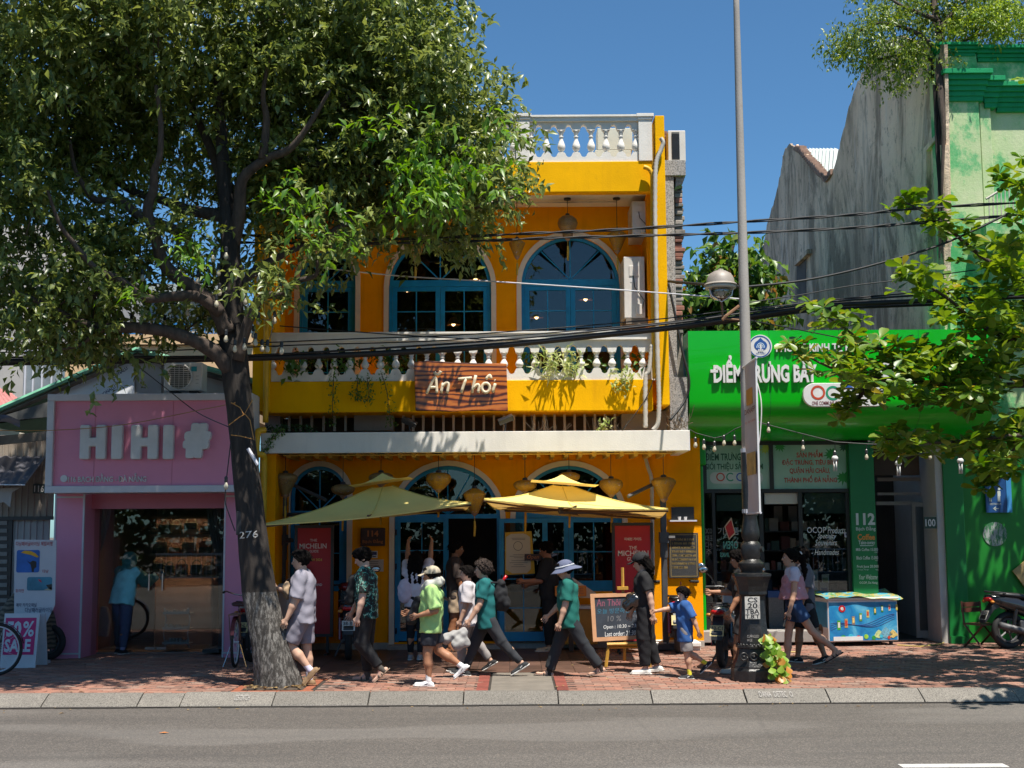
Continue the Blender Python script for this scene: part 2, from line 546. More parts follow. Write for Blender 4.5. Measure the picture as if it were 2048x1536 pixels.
while y<22.6:
 x=-9.6+(PW/2 if row % 2 else 0)
 while x<9.6:
  skip=(TX0-.05<x<TX1+.05 and y>TY0-.03) or (CX0-.08<x<CX1+.08 and y<TY0+.04) or (PIT[0]-.15<x<PIT[1]+.15 and PIT[2]-.2<y<PIT[3]+.12) or (abs(x)>7.8 and y<18.5)
  if not skip:
   dz=rg.uniform(-.004,.004)
   if y<16.3 and count<300 and abs(x)<6.7:
    inst('paver',ME_PAVER,side,(x,y,dz),rot=(rg.uniform(-.02,.02),rg.uniform(-.02,.02),0)); count+=1
   else:
    paver_geo(rest,x,y,dz,(rg.uniform(-.02,.02),rg.uniform(-.03,.03)))
  x+=PW
 y+=PD; row+=1
obj('paver_field',rest,M_PAVER,side,kind='stuff',fix=False)
M_TILE=pm('dark_floor_tile',(.105,.058,.042),.45,.25,3,rnd=.25,dirt=.35,dirtcol=(.05,.04,.035))
tm=MB().box(-.218,.218,-.218,.218,-.015,.004); ME_TILE=mesh_of('floor_tile',tm,M_TILE)
x=TX0+.22
while x<TX1-.1:
 y=TY0+.22
 while y<TY1:
  inst('floor_tile',ME_TILE,side,(x,y,rg.uniform(-.0015,.0015))); y+=.442
 x+=.442
M_CONC=pm('crossing_concrete',(.17,.148,.122),.85,.18,4,dirt=.4,dirtcol=(.14,.13,.11),bmp=.3,bscale=120)
xm=(CX0+CX1)/2
for (xa,xb) in ((CX0+.1,CX1-.1),):
 for (ya,yb) in ((15.76,16.72),(16.735,17.72)):
  obj('concrete_slab',MB().box(xa,xb,ya,yb,-.02,.004),M_CONC,side,bev=.004)
M_RED=pm('red_border_brick',(.20,.05,.035),.8,.2,6,rnd=.2)
for xb in (CX0,CX1):
 y=15.80
 while y<17.7:
  obj('border_brick',MB().box(xb-.07,xb+.07,y-.0,y+.19,-.02,.003),M_RED,side); y+=.197
x=PIT[0]-.1
M_RED2=pm('orange_border_brick',(.32,.10,.05),.8,.2,6,rnd=.2)
while x<PIT[1]+.1:
 for yy in (PIT[2]-.13,PIT[3]+.0):
  obj('border_brick',MB().box(x,x+.19,yy,yy+.1,-.02,.003),M_RED2,side)
 x+=.198
y=PIT[2]
while y<PIT[3]-.05:
 for xx in (PIT[0]-.1,PIT[1]):
  obj('border_brick',MB().box(xx,xx+.1,y,y+.19,-.02,.003),M_RED2,side)
 y+=.198
M_SOIL=pm('pit_soil',(.07,.05,.035),.95,.4,12,bmp=.8,bscale=50)
mb=MB()
def pit(u,v):
 x=PIT[0]+(PIT[1]-PIT[0])*u; yy=PIT[2]+(PIT[3]-PIT[2])*v
 return (x,yy,.004+.03*math.sin(u*3.14)*math.sin(v*3.14)*(1+.5*math.sin(9*u)*math.cos(7*v)))
mb.grid(pit,14,12)
obj('tree_pit_soil',mb,M_SOIL,side,smooth=True)
rg=random.Random(21); mb=MB()
def litter(mb,x,y,z,s,rg):
 a=rg.uniform(0,6.28); c,sn=math.cos(a),math.sin(a)
 pts=[(-s,0,.004),(0,s*.4,.012),(s,0,.006),(0,-s*.4,.01)]
 mb.add([(x+p[0]*c-p[1]*sn,y+p[0]*sn+p[1]*c,z+p[2]+rg.uniform(0,.006)) for p in pts],[(0,1,2),(0,2,3)])
for i in range(220):
 litter(mb,rg.uniform(PIT[0],PIT[1]),rg.uniform(PIT[2],PIT[3]),.02,rg.uniform(.03,.06),rg)
for i in range(110):
 x=rg.choice((-1,1))*rg.uniform(.5,7.2); y=rg.uniform(15.8,21)
 litter(mb,x,y,.004,rg.uniform(.02,.045),rg)
for i in range(50):
 litter(mb,rg.uniform(-6.5,6.5),15.44-rg.random()**2*.5,ROADZ+.002,rg.uniform(.015,.04),rg)
obj('leaf_litter',mb,leaf_mat('dry_leaf',(.20,.12,.05),(.36,.25,.11),.1,.7),kind='stuff',fix=False)
# YELLOW RESTAURANT
YG,YS,YB,Y2,YR=21.4,20.0,20.25,21.45,20.25
def plaster(name,col,dirt=.25,streak=.3,dcol=(.25,.13,.03),lum=1.0):
 m,nt,out=node_mat(name)
 p=N(nt,'ShaderNodeBsdfPrincipled')
 if isinstance(col,str): col=hexl(col)
 a=ramp(nt,noise(nt,1.1,6,.6,objco(nt,glob=True)),[(.3,tuple(x*.86 for x in col)),(.7,tuple(min(1,x*1.08) for x in col))])
 st=noise(nt,1.0,7,.65,objco(nt,(5,5,.45),glob=True))
 a=mixc(nt,ramp(nt,st,[(.52,(0,0,0)),(.8,(streak,streak,streak))]),a,dcol)
 sp=noise(nt,5,8,.75,objco(nt,glob=True))
 a=mixc(nt,ramp(nt,sp,[(.6,(0,0,0)),(.72,(dirt,dirt,dirt))]),a,dcol)
 L(nt,a,p.inputs['Base Color']); p.inputs['Roughness'].default_value=.85; p.inputs['Specular IOR Level'].default_value=.12
 L(nt,bump(nt,noise(nt,45,5,.6,objco(nt,glob=True)),.28,.012),p.inputs['Normal'])
 L(nt,p.outputs[0],out.inputs['Surface'])
 MATS[name]=m
 return m
M_YEL=plaster('yellow_plaster',(.84,.43,.0),.28,.34,(.42,.17,.01))
M_YEL_SHADE=plaster('shaded_yellow_plaster',(.93,.345,.0),.26,.3,(.36,.12,.01))  # same yellow paint, shade of the recessed walls put into its colour
M_WHT=plaster('white_plaster',(.74,.71,.66),.16,.22,(.36,.33,.29))
M_CREAM=plaster('cream_trim',(.78,.66,.52),.15,.2,(.4,.3,.2))
M_BLUE=pm('blue_frame_paint',(.002,.23,.47),.45,.14,6,dirt=.15,dirtcol=(.03,.07,.1))
M_BLUE2=pm('blue_muntin_paint',(.006,.27,.52),.45,.1,6)
M_SOFFIT=plaster('soffit_plaster',(.72,.66,.58),.12,.1,(.4,.33,.25))
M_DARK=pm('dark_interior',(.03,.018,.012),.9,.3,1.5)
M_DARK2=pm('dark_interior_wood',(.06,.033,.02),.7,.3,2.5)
M_GLASS=glass_mat('window_glass',(.92,.95,.95),.85,.0,.7)
M_GREYC=plaster('grey_concrete',(.34,.32,.30),.3,.4,(.10,.095,.09))
yb=thing('restaurant_building',W(960,1290,YG),'two storey yellow building with white balustrades and arched blue windows','building')
def wall_arches(mb,x0,x1,z0,z1,y,th,ops,n=20):
 ops=sorted(ops); cur=x0
 for (xc,h,zb,zs) in ops:
  mb.box(cur,xc-h,y,y+th,z0,z1)
  if zb>z0: mb.box(xc-h,xc+h,y,y+th,z0,zb)
  pts=arc(xc,zs,h,math.pi,0,n)
  pts=[(xc-h,zb)]+pts+[(xc+h,zb)]
  for i in range(1,n+1):
   a,b=pts[i],pts[i+1]
   mb.quad((a[0],y,a[1]),(b[0],y,b[1]),(b[0],y,z1),(a[0],y,z1))
   mb.quad((a[0],y+th,a[1]),(a[0],y+th,z1),(b[0],y+th,z1),(b[0],y+th,b[1]))
  for i in range(len(pts)-1):
   a,b=pts[i],pts[i+1]
   mb.quad((a[0],y,a[1]),(a[0],y+th,a[1]),(b[0],y+th,b[1]),(b[0],y,b[1]))
  cur=xc+h
 mb.box(cur,x1,y,y+th,z0,z1)
def arch_trim(mb,xc,ho,hi,zb,zs,y0,y1,n=22):
 po=[(xc-ho,zb)]+arc(xc,zs,ho,math.pi,0,n)+[(xc+ho,zb)]
 pi=[(xc-hi,zb)]+arc(xc,zs,hi,math.pi,0,n)+[(xc+hi,zb)]
 for i in range(len(po)-1):
  a,b,c,d=po[i],po[i+1],pi[i+1],pi[i]
  mb.quad((a[0],y0,a[1]),(d[0],y0,d[1]),(c[0],y0,c[1]),(b[0],y0,b[1]))
  mb.quad((a[0],y0,a[1]),(b[0],y0,b[1]),(b[0],y1,b[1]),(a[0],y1,a[1]))
  mb.quad((d[0],y0,d[1]),(d[0],y1,d[1]),(c[0],y1,c[1]),(c[0],y0,c[1]))
 for P,Q in ((po[0],pi[0]),(po[-1],pi[-1])):
  mb.quad((P[0],y0,P[1]),(Q[0],y0,Q[1]),(Q[0],y1,Q[1]),(P[0],y1,P[1]))
def leaf_frame(mb,x0,x1,z0,z1,y0,y1,st,top=None,bot=None):
 top=st if top is None else top; bot=st if bot is None else bot
 mb.box(x0,x0+st,y0,y1,z0,z1); mb.box(x1-st,x1,y0,y1,z0,z1)
 mb.box(x0+st,x1-st,y0+.001,y1-.001,z1-top,z1); mb.box(x0+st,x1-st,y0+.001,y1-.001,z0,z0+bot)
def glazed(parent,x0,x1,z0,z1,y,cols,rows,mw=.016):
 mb=MB()
 for i in range(1,cols): mb.box(x0+(x1-x0)*i/cols-mw/2,x0+(x1-x0)*i/cols+mw/2,y-.016,y+.012,z0,z1)
 zs=[z0]+list(rows)+[z1]
 for z in zs[1:-1]: mb.box(x0,x1,y-.014,y+.010,z-mw/2,z+mw/2)
 if mb.v: obj('muntin',mb,M_BLUE2,parent)
 for i in range(cols):
  for j in range(len(zs)-1):
   a=x0+(x1-x0)*i/cols; b=x0+(x1-x0)*(i+1)/cols
   obj('pane',MB().box(a,b,y,y+.004,zs[j],zs[j+1]),M_GLASS,parent)
def arch_window(parent,xc,half,zb,zs,zt,y,leaves,rowz,bottom=.08,st=.085,stile=.075):
 w=MB(); fr=.055
 arch_trim(w,xc,half,half-fr,zb,zs,y,y+.09)
 w.box(xc-half+.01,xc+half-.01,y+.004,y+.086,zt,zt+.11)
 if bottom: w.box(xc-half+fr,xc+half-fr,y+.003,y+.085,zb,zb+.05)
 win=obj('window',w,M_BLUE,parent)
 ri=half-fr; mt=MB(); zc=zt+.11
 for a in (45,90,135):
  d=Vector((math.cos(rad(a)),0,math.sin(rad(a))))
  p0=Vector((xc,y+.04,zc)); Lm=ri+max(0,zs-zc)*.9
  nrm=Vector((-d.z,0,d.x))*.009
  p1=p0+d*Lm
  while (p1.x-xc)**2+max(0,p1.z-zs)**2>ri**2: p1-=d*.01
  mt.add([p0+nrm,p0-nrm,p1-nrm,p1+nrm,p0+nrm+Vector((0,.03,0)),p0-nrm+Vector((0,.03,0)),p1-nrm+Vector((0,.03,0)),p1+nrm+Vector((0,.03,0))],
               [(0,1,2,3),(4,7,6,5),(0,4,5,1),(1,5,6,2),(2,6,7,3),(3,7,4,0)])
 obj('muntin',mt,M_BLUE2,win)
 outl=[(xc-ri,zc)]+arc(xc,zs,ri,math.pi,0,24)+[(xc+ri,zc)]
 for k in range(4):
  a0,a1=180-45*k,135-45*k
  sec=[p for p in outl if a1-.01 <= math.degrees(math.atan2(p[1]-zc,p[0]-xc)) <= a0+.01]
  if len(sec)>=2: obj('pane',MB().prism([(xc,zc)]+sec,y+.05,y+.054),M_GLASS,win)
 x0,x1=xc-half+fr,xc+half-fr; lw=(x1-x0)/leaves
 for i in range(leaves):
  a,b=x0+lw*i+.003,x0+lw*(i+1)-.003
  lf=MB(); leaf_frame(lf,a,b,zb+(.05 if bottom else 0),zt-.004,y+.015,y+.065,stile,.07,.12)
  lo=obj('sash',lf,M_BLUE,win)
  zb2=zb+.12+(.05 if bottom else 0)
  mbx=MB(); xm=(a+b)/2
  mbx.box(xm-.009,xm+.009,y+.028,y+.055,zb2,zt-.075)
  for z in rowz: mbx.box(a+stile,b-stile,y+.030,y+.053,z-.008,z+.008)
  obj('muntin',mbx,M_BLUE2,win)
  zz=[zb2]+[z for z in rowz]+[zt-.075]
  for (u,v) in ((a+stile,xm),(xm,b-stile)):
   for j in range(len(zz)-1):
    obj('pane',MB().box(u,v,y+.04,y+.044,zz[j],zz[j+1]),M_GLASS,win)
 return win
# extents
xl=X(507,760,YB); xr=X(1306,800,YB)
gxl,gxr=X(520,1100,YG),X(1404,1100,YG)
zslab0,zslab1=Z(950,904,YS),Z(950,863,YS)
zbal0,zbal1=Z(920,823,YB),Z(920,761,YB)
zroof0,zroof1=Z(1150,384,YR),Z(1150,323,YR)
# ground floor wall
op_g=[]
def opg(pxc,pho,ptop,pbot):
 xc=X(pxc,1000,YG); ho=(X(pxc+pho,1000,YG)-X(pxc-pho,1000,YG))/2
 zt=Z(pxc,ptop,YG); return xc,ho,Z(pxc,pbot,YG),zt-ho
ga=opg(638,67,922,1183); gb=opg(895,116,921,1290); gc=opg(1137,117,921,1183)
TR=.085
mb=MB()
wall_arches(mb,gxl,gxr,.06,zslab1,YG,.22,[(g[0],g[1]-TR,g[2] if g is not gb else .1,g[3]) for g in (ga,gb,gc)])
obj('wall',mb,M_YEL_SHADE,yb)
gsx=X(517,1100,YS+.15)
obj('side_wall',MB().box(gsx,gsx+.25,YS+.15,YG-.001,.06,zslab0-.002),M_YEL_SHADE,yb)
obj('side_pier',MB().box(X(526,1050,YS+.5)+.06,X(550,1050,YS+.5),YS+.4,YS+.7,.06,Z(540,945,YS+.5)),M_YEL,yb,bev=.01)
trim=MB()
for g in (ga,gb,gc): arch_trim(trim,g[0],g[1],g[1]-TR,g[2],g[3],YG-.035,YG+.02)
obj('arch_trim',trim,M_CREAM,yb)
for u in ((gxl,gb[0]-gb[1]),(gb[0]+gb[1],gxr)): obj('plinth',MB().box(u[0],u[1],YG-.05,YG,-.01,.10),pm('plinth_stone',(.42,.38,.33),.8,.25,4,dirt=.4),yb)
obj('threshold',MB().box(gb[0]-gb[1],gb[0]+gb[1],YG-.25,YG+.3,-.01,.075),pm('threshold_stone',(.30,.27,.24),.7,.2,5,dirt=.4),yb,bev=.01)
obj('ledge',MB().box(X(1285,1300,20.9),X(1400,1300,20.9),20.75,21.33,.06,.125).box(X(1285,1300,20.9),X(1400,1300,20.9),20.8,21.3,-.01,.06),M_WHT,yb,bev=.01)
zt_g=Z(895,1037,YG)
arch_window(yb,ga[0],ga[1]-TR,ga[2],ga[3],zt_g+.03,YG+.05,1,[Z(640,1107,YG)])
arch_window(yb,gc[0],gc[1]-TR,gc[2],gc[3],zt_g+.0,YG+.05,2,[Z(1137,1104,YG)])
w=MB(); fr=.06; hb=gb[1]-TR
arch_trim(w,gb[0],hb,hb-fr,.1,gb[3],YG+.05,YG+.14)
w.box(gb[0]-hb+.01,gb[0]+hb-.01,YG+.054,YG+.136,zt_g,zt_g+.07)
dr=obj('door_frame',w,M_BLUE,yb)
ri=hb-fr; zc=zt_g+.07; mt=MB()
for a in (30,60,90,120,150):
 d=Vector((math.cos(rad(a)),0,math.sin(rad(a)))); p0=Vector((gb[0],YG+.09,zc)); p1=p0+d*ri
 mt.tube([p0,p1-d*.01],.01,4)
obj('muntin',mt,M_BLUE2,dr)
outl=[(gb[0]-ri,zc)]+arc(gb[0],gb[3],ri,math.pi,0,24)+[(gb[0]+ri,zc)]
obj('pane',MB().prism(outl,YG+.1,YG+.104),M_GLASS,dr)
def door_leaf(px0,py0,px1,py1,Y,rows,parent,cols=2,st=.085,nm='door'):
 a,b,c,d=R4(px0,py0,px1,py1,Y)
 c=max(c,.12)
 m_=MB(); leaf_frame(m_,a,b,c,d,Y,Y+.045,st,.07,.15)
 o=obj(nm,m_,M_BLUE,parent,bev=.004)
 glazed(o,a+st,b-st,c+.15,d-.07,Y+.02,cols,[Z((px0+px1)/2,r,Y) for r in rows],.014)
 return o
dl=door_leaf(790,1036,897,1287,YG+.06,[1101,1160,1222],yb)
obj('handle',MB().tube([W(889,1140,YG+.03),W(889,1175,YG+.03)],.012,6),pm('dark_metal',(.03,.03,.03),.4,.2,metal=.8),dl)
hg=MB()
for py in (1065,1133,1262): hg.tube([W(792,py-6,YG+.04),W(792,py+6,YG+.04)],.014,6)
obj('hinge',hg,MATS['dark_metal'],dl)
dr2=door_leaf(998,1037,1096,1287,YG-.16,[1101,1158,1216],yb)
obj('handle',MB().tube([W(1003,1150,YG-.2),W(1003,1185,YG-.2)],.012,6),MATS['dark_metal'],dr2)
a,b,c,d=R4(1000,1274,1065,1284,YG-.17)
# ground floor room behind
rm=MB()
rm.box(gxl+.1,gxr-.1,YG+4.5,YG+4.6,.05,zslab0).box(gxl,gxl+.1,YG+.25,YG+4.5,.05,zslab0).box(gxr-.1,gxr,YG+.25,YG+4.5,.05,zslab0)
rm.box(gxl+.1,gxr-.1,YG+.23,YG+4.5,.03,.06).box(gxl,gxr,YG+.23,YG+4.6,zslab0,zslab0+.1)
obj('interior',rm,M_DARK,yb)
sl=MB()
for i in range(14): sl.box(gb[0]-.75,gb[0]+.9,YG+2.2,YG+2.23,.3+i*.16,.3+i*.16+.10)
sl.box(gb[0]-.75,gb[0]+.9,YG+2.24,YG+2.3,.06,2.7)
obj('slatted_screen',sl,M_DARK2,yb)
obj('counter',MB().box(ga[0]-.6,ga[0]+.8,YG+1.1,YG+1.6,.06,1.05).box(ga[0]-.65,ga[0]+.85,YG+1.05,YG+1.65,1.05,1.10),M_DARK2,yb)
# canopy slab
sxl,sxr=X(521,884,YS),X(1380,880,YS)
obj('canopy_slab',MB().box(sxl,sxr,YS,YS+.14,zslab0,zslab1).box(sxl,sxl+.14,YS+.14,YG,zslab0+.001,zslab1-.001).box(sxr-.14,sxr,YS+.14,YG,zslab0+.001,zslab1-.001),M_WHT,yb,bev=.008)
obj('canopy_soffit',MB().box(sxl+.14,sxr-.14,YS+.14,YG,zslab0+.03,zslab0+.12),plaster('yellow_soffit',(.62,.40,.10),.2,.2,(.35,.2,.05)),yb)
for i in range(28):
 x=sxl+.35+i*(sxr-sxl-.7)/27
 obj('joist',MB().box(x-.03,x+.03,YS+.5,YG-.002,zslab0-.05,zslab0+.03),MATS['yellow_soffit'],yb)
obj('conduit',MB().tube([Vector((sxl+.3,YS+.3,zslab0-.02)),Vector((sxr-.25,YS+.3,zslab0-.02))],.012,6),MATS['yellow_soffit'],yb)
# recessed gap between canopy and balcony: dark back, upright bars
YV=YB+.75
zg0,zg1=zslab1-.02,zbal0
obj('recess_wall',MB().box(xl,xr+.3,YV+.35,YV+.4,zg0,zg1),pm('recess_brown',(.09,.065,.05),.9,.3,3),yb)
for u in ((708,786),(1243,1345),(530,560)): obj('recess_plaster',MB().pbox(u[0],822,u[1],861,YV-.05,.3),M_GREYC,yb)
M_BAR=plaster('bar_paint',(.55,.50,.45),.25,.3,(.2,.16,.12))
bx=[578,601,623,647,669,691]+[806+20.2*i for i in range(22)]
for px in bx:
 obj('bar',MB().pbox(px-2.3,820,px+2.3,862,YV,.06),M_BAR,yb)
# balcony
obj('balcony_fascia',MB().box(xl+.2,xr,YB,YB+.18,zbal0,zbal1).box(xl+.2,xr,YB+.18,Y2,zbal0+.01,zbal0+.14),M_YEL,yb,bev=.01)
mb=MB()
f1,f2=X(507,600,YB-.12),X(541,600,YB-.12)
zt1=Z(520,330,YB)
mb.box(f1,f2,YB-.12,Y2+.1,Z(520,822,YB-.12),zt1)
obj('side_fin',mb,M_YEL,yb,bev=.01)
mb=MB()
f3,f4=X(1315,520,YB-.1),X(1334,520,YB-.1)
mb.box(f3,f4,YB-.1,Y2+.3,Z(1330,810,YB-.1),Z(1312,231,YB-.1))
obj('side_fin',mb,M_YEL,yb,bev=.01)
def baluster_prof(h):
 P=[(.026,0),(.035,.02),(.035,.05),(.022,.07),(.022,.085),(.038,.10),(.052,.16),(.060,.24),(.062,.30),(.055,.38),(.043,.47),(.032,.56),(.027,.63),(.028,.68),(.038,.71),(.038,.74),(.026,.76),(.028,.80),(.036,.86),(.036,.90),(.05,.96),(.055,1.0)]
 return [(r*1.05,z*h) for r,z in P]
def balustrade(xs,Y,zb,zt,x0,x1,base_h,top_h,rail_h,nm):
 sp=(xs[-1]-xs[0])/max(1,len(xs)-1); rr=sp*.20
 rb=MB()
 pts=[(x0,zb),(x1,zb),(x1,zb+base_h)]
 mids=[(xs[i]+xs[i+1])/2 for i in range(len(xs)-1)]
 for mx in reversed(mids):
  nz=zb+base_h
  pts+=[(mx+sp*.30,nz)]+[(mx+rr*math.cos(a),nz-base_h*.22+rr*.9*math.sin(a)-0) for a in (0,-.5,-1.05,-1.57,-2.09,-2.64,-3.1416)]+[(mx-sp*.30,nz)]
 pts+=[(x0,zb+base_h)]
 rb.prism(pts,Y-.055,Y+.055)
 ro=obj('balustrade_base',rb,M_WHT,yb)
 tb=MB(); nz=zt-rail_h-top_h
 pts=[(x1,zt-rail_h),(x0,zt-rail_h),(x0,nz)]
 for mx in mids:
  pts+=[(mx-sp*.26,nz)]+[(mx+rr*math.cos(a),nz+top_h*.30+rr*math.sin(a)) for a in (3.1416,2.64,2.09,1.57,1.05,.5,0)]+[(mx+sp*.26,nz)]
 pts+=[(x1,nz)]
 tb.prism(pts,Y-.055,Y+.055)
 tb.box(x0,x1,Y-.10,Y+.10,zt-rail_h,zt-.03).box(x0,x1,Y-.125,Y+.125,zt-.03,zt)
 obj('handrail',tb,M_WHT,yb)
 h=nz-(zb+base_h)
 pb=MB().lathe(baluster_prof(h),(0,0,0),12)
 me=mesh_of('baluster',pb,M_WHT,None,True); fix_normals(me)
 for x in xs: inst('baluster',me,yb,(x,Y,zb+base_h))
zr0,zr1=Z(920,762,YB),Z(920,664,YB)
bx=[X(977+30.9*i,720,YB+.05) for i in range(-14,11)]
balustrade(bx,YB+.08,zr0+.0,zr1,X(541,710,YB),X(1312,710,YB),Z(920,737,YB)-zr0,Z(920,679,YB)-Z(920,703,YB),Z(920,664,YB)-Z(920,681,YB),'lower')
zq0,zq1=Z(1150,323,YR),Z(1150,231,YR)
mk=lambda a: [X(p,280,YR+.05) for p in a]
bh=Z(1100,304,YR)-zq0; th_=Z(1100,243,YR)-Z(1100,259,YR); rh=Z(1100,231,YR)-Z(1100,243,YR)
balustrade(mk([1063+29.8*i for i in range(0,8)]),YR+.08,zq0,zq1,X(1058,280,YR),X(1277,280,YR),bh,th_,rh,'r')
balustrade(mk([1027-29.8*i for i in range(13,-1,-1)]),YR+.08,zq0,zq1,X(630,280,YR),X(1034,280,YR),bh,th_,rh,'r')
for (p0,p1) in ((1032,1059),(1277,1304),(604,632)):
 a,b,c,d=R4(p0,228,p1,323,YR)
 obj('balustrade_post',MB().box(a,b,YR-.02,YR+.18,zq0,d-.10).box(a-.012,b+.012,YR-.035,YR+.195,d-.10,d-.055).box(a-.03,b+.03,YR-.05,YR+.21,d-.055,d),M_WHT,yb,bev=.006)
# upper wall
op_u=[]
def opu(pxc,pho,ptop):
 xc=X(pxc,560,Y2); ho=(X(pxc+pho,560,Y2)-X(pxc-pho,560,Y2))/2
 return xc,ho,zbal0+.16,Z(pxc,ptop,Y2)-ho
ua=opu(655,66,492); ub=opu(880,112,463); uc=opu(1141,108,463)
ux1=X(1318,500,Y2)
mb=MB(); wall_arches(mb,xl+.1,ux1,zbal0+.1,zroof1,Y2,.2,[(u[0],u[1]-TR*.95,u[2],u[3]) for u in (ua,ub,uc)])
obj('wall',mb,M_YEL_SHADE,yb)
trim=MB()
for u in (ua,ub,uc): arch_trim(trim,u[0],u[1],u[1]-TR*.95,u[2],u[3],Y2-.03,Y2+.02)
obj('arch_trim',trim,M_CREAM,yb)
zt_u=Z(880,572,Y2)
for u,n_ in ((ua,1),(ub,2),(uc,2)):
 arch_window(yb,u[0],u[1]-TR*.95,u[2],u[3],zt_u,Y2+.05,n_,[Z(u[0],q,Y2) for q in (748,690,627)],0)
obj('side_wall',MB().box(xr-.02,xr+.1,YB+.2,Y2,zbal0+.15,zroof0+.02),M_YEL_SHADE,yb)
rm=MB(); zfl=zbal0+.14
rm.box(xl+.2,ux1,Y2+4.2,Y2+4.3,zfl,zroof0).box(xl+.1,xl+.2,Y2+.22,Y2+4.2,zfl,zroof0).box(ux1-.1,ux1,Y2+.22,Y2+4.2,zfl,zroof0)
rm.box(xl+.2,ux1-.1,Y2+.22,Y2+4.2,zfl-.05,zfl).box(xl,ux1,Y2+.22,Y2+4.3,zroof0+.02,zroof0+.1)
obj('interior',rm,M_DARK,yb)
# roof edge
obj('roof_fascia',MB().box(xl+.15,xr+.05,YR,YR+.2,zroof0,zroof1),M_YEL,yb,bev=.01)
obj('roof_slab',MB().box(xl+.15,xr+.05,YR+.2,Y2+5,zroof0+.06,zroof1-.02),M_SOFFIT,yb)
obj('party_wall',MB().box(X(1312,800,Y2+.5),gxr+.0,Y2+.3,Y2+6,.0,Z(1330,800,Y2)),M_GREYC,yb)
M_LAMPIN=pm('warm_bulb',(.9,.7,.4),.5,.05,emit=((1,.62,.28),5.0))
def room_lamp(px,py,Y,r=.035):
 p=W(px,py,Y)
 t=thing('pendant_lamp',p,'','lamp','pendant lamps glowing inside the upper room')
 obj('lamp_shade',MB().lathe([(.02,.14),(.05,.13),(.12,.03),(.13,0),(.125,0),(.11,.03),(.045,.125)],p,12),pm('amber_shade',(.35,.15,.05),.6,.2),t,smooth=True)
 obj('bulb',MB().ell(p+Vector((0,0,.02)),(r,r,r*1.2),8,6),M_LAMPIN,t,smooth=True)
 obj('cord',MB().tube([p+Vector((0,0,.13)),Vector((p.x,p.y,zroof0+.02))],.004,4),MATS['dark_metal'],t)
 return t
for i,(px,py,lb) in enumerate(((700,572,'small glowing pendant lamp in the left upstairs arched window'),(814,582,'glowing pendant lamp at the left side of the middle upstairs window'),(951,560,'small glowing pendant lamp at the right of the middle fan light'),(907,650,'low pendant lamp glowing behind the middle upstairs door pane'),(1078,578,'pendant lamp high in the left pane of the right upstairs door'),(1171,600,'pendant lamp glowing in the right leaf of the right upstairs door'),(1073,636,'lowest pendant lamp behind the right upstairs door, at its left'))):
 t=room_lamp(px,py,Y2+1.2+.25*(i % 3)); t['label']=lb
# PINK SHOP
M_PINK=pm('pink_panel',(.74,.265,.39),.45,.05,1.2,dirt=.12,dirtcol=(.3,.12,.17),bmp=.02,bscale=4)
M_PINKD=pm('pink_lintel',(.52,.15,.20),.4,.06,1.2)
M_ALU=pm('white_aluminium',(.60,.59,.62),.35,.06,4,dirt=.15,dirtcol=(.35,.33,.32))
M_LETW=pm('white_letter',(.66,.65,.64),.5,.07,5,dirt=.2,dirtcol=(.4,.38,.36))
M_CHROME=pm('chrome',(.6,.6,.6),.18,.1,5,metal=1.0)
M_RUB=pm('black_rubber',(.018,.018,.018),.75,.25,8)
M_BLK=pm('black_plastic',(.02,.02,.022),.4,.2,5)
YP=20.1
ps=thing('pink_shop',W(300,1305,YP),'small pink shop with white framed sign board and glass front','shop')
cl0,cl1=X(106,1150,YP),X(165,1150,YP)
cr0,cr1=X(447,1150,YP),X(508,1150,YP)
zc1=Z(300,986,YP)
obj('column',MB().box(cl0,cl1,YP,YP+.5,0,zc1),M_PINK,ps)
obj('column',MB().box(cr0,cr1,YP,YP+.5,0,zc1),M_PINK,ps)
for (a,b) in ((cl0,cl1),(cr0,cr1)):
 es=MB()
 for u in (a-.004,b-.022): es.box(u,u+.026,YP-.012,YP+.02,0.0,zc1)
 es.box(a+.022,b-.022,YP-.011,YP+.02,.06,.085).box(a+.022,b-.022,YP-.011,YP+.02,zc1-.07,zc1-.045)
 obj('edge_strip',es,M_ALU,ps)
YGL=20.85
obj('lintel',MB().box(cl1,cr0,YP+.35,YP+.6,Z(300,1017,YP+.35),zc1),M_PINKD,ps)
obj('reveal',MB().box(cl1,X(181,1150,YGL),YP+.5,YGL+.1,0,Z(300,1015,YGL)),M_PINKD,ps)
gl0,gl1=X(178,1150,YGL),X(446,1150,YGL); gzt=Z(300,1013,YGL)
M_SHOPGL=glass_mat('shop_glass',(.9,.95,.93),.9,0,.85)
gx=[gl0,X(188,1150,YGL),X(312,1150,YGL),gl1]
for i in range(3):
 obj('glass_panel',MB().box(gx[i]+.004,gx[i+1]-.004,YGL,YGL+.01,.06 if i else .03,gzt),M_SHOPGL,ps)
obj('top_track',MB().box(gl0,gl1,YGL-.03,YGL+.05,gzt,gzt+.04),M_BLK,ps)
for px in (298,325):
 h=MB(); a,b,c,d=R4(px-2.3,1147,px+2.3,1181,YGL-.06)
 h.tube([Vector(((a+b)/2,YGL-.06,c)),Vector(((a+b)/2,YGL-.06,d))],.017,10)
 for z in (c+.06,d-.06): h.tube([Vector(((a+b)/2,YGL-.06,z)),Vector(((a+b)/2,YGL,z))],.008,6)
 obj('door_handle',h,M_CHROME,ps,smooth=True,sharp=40)
obj('door_patch',MB().pbox(290,1294,310,1300,YGL-.012,.03),M_CHROME,ps)
obj('door_patch',MB().pbox(313,1294,332,1300,YGL-.012,.03),M_CHROME,ps)
obj('clip',MB().pbox(190,1020,199,1026,YGL-.014,.03),M_LETW,ps)
YSG=19.55
a,b,c,d=R4(92,787,503,985,YSG)
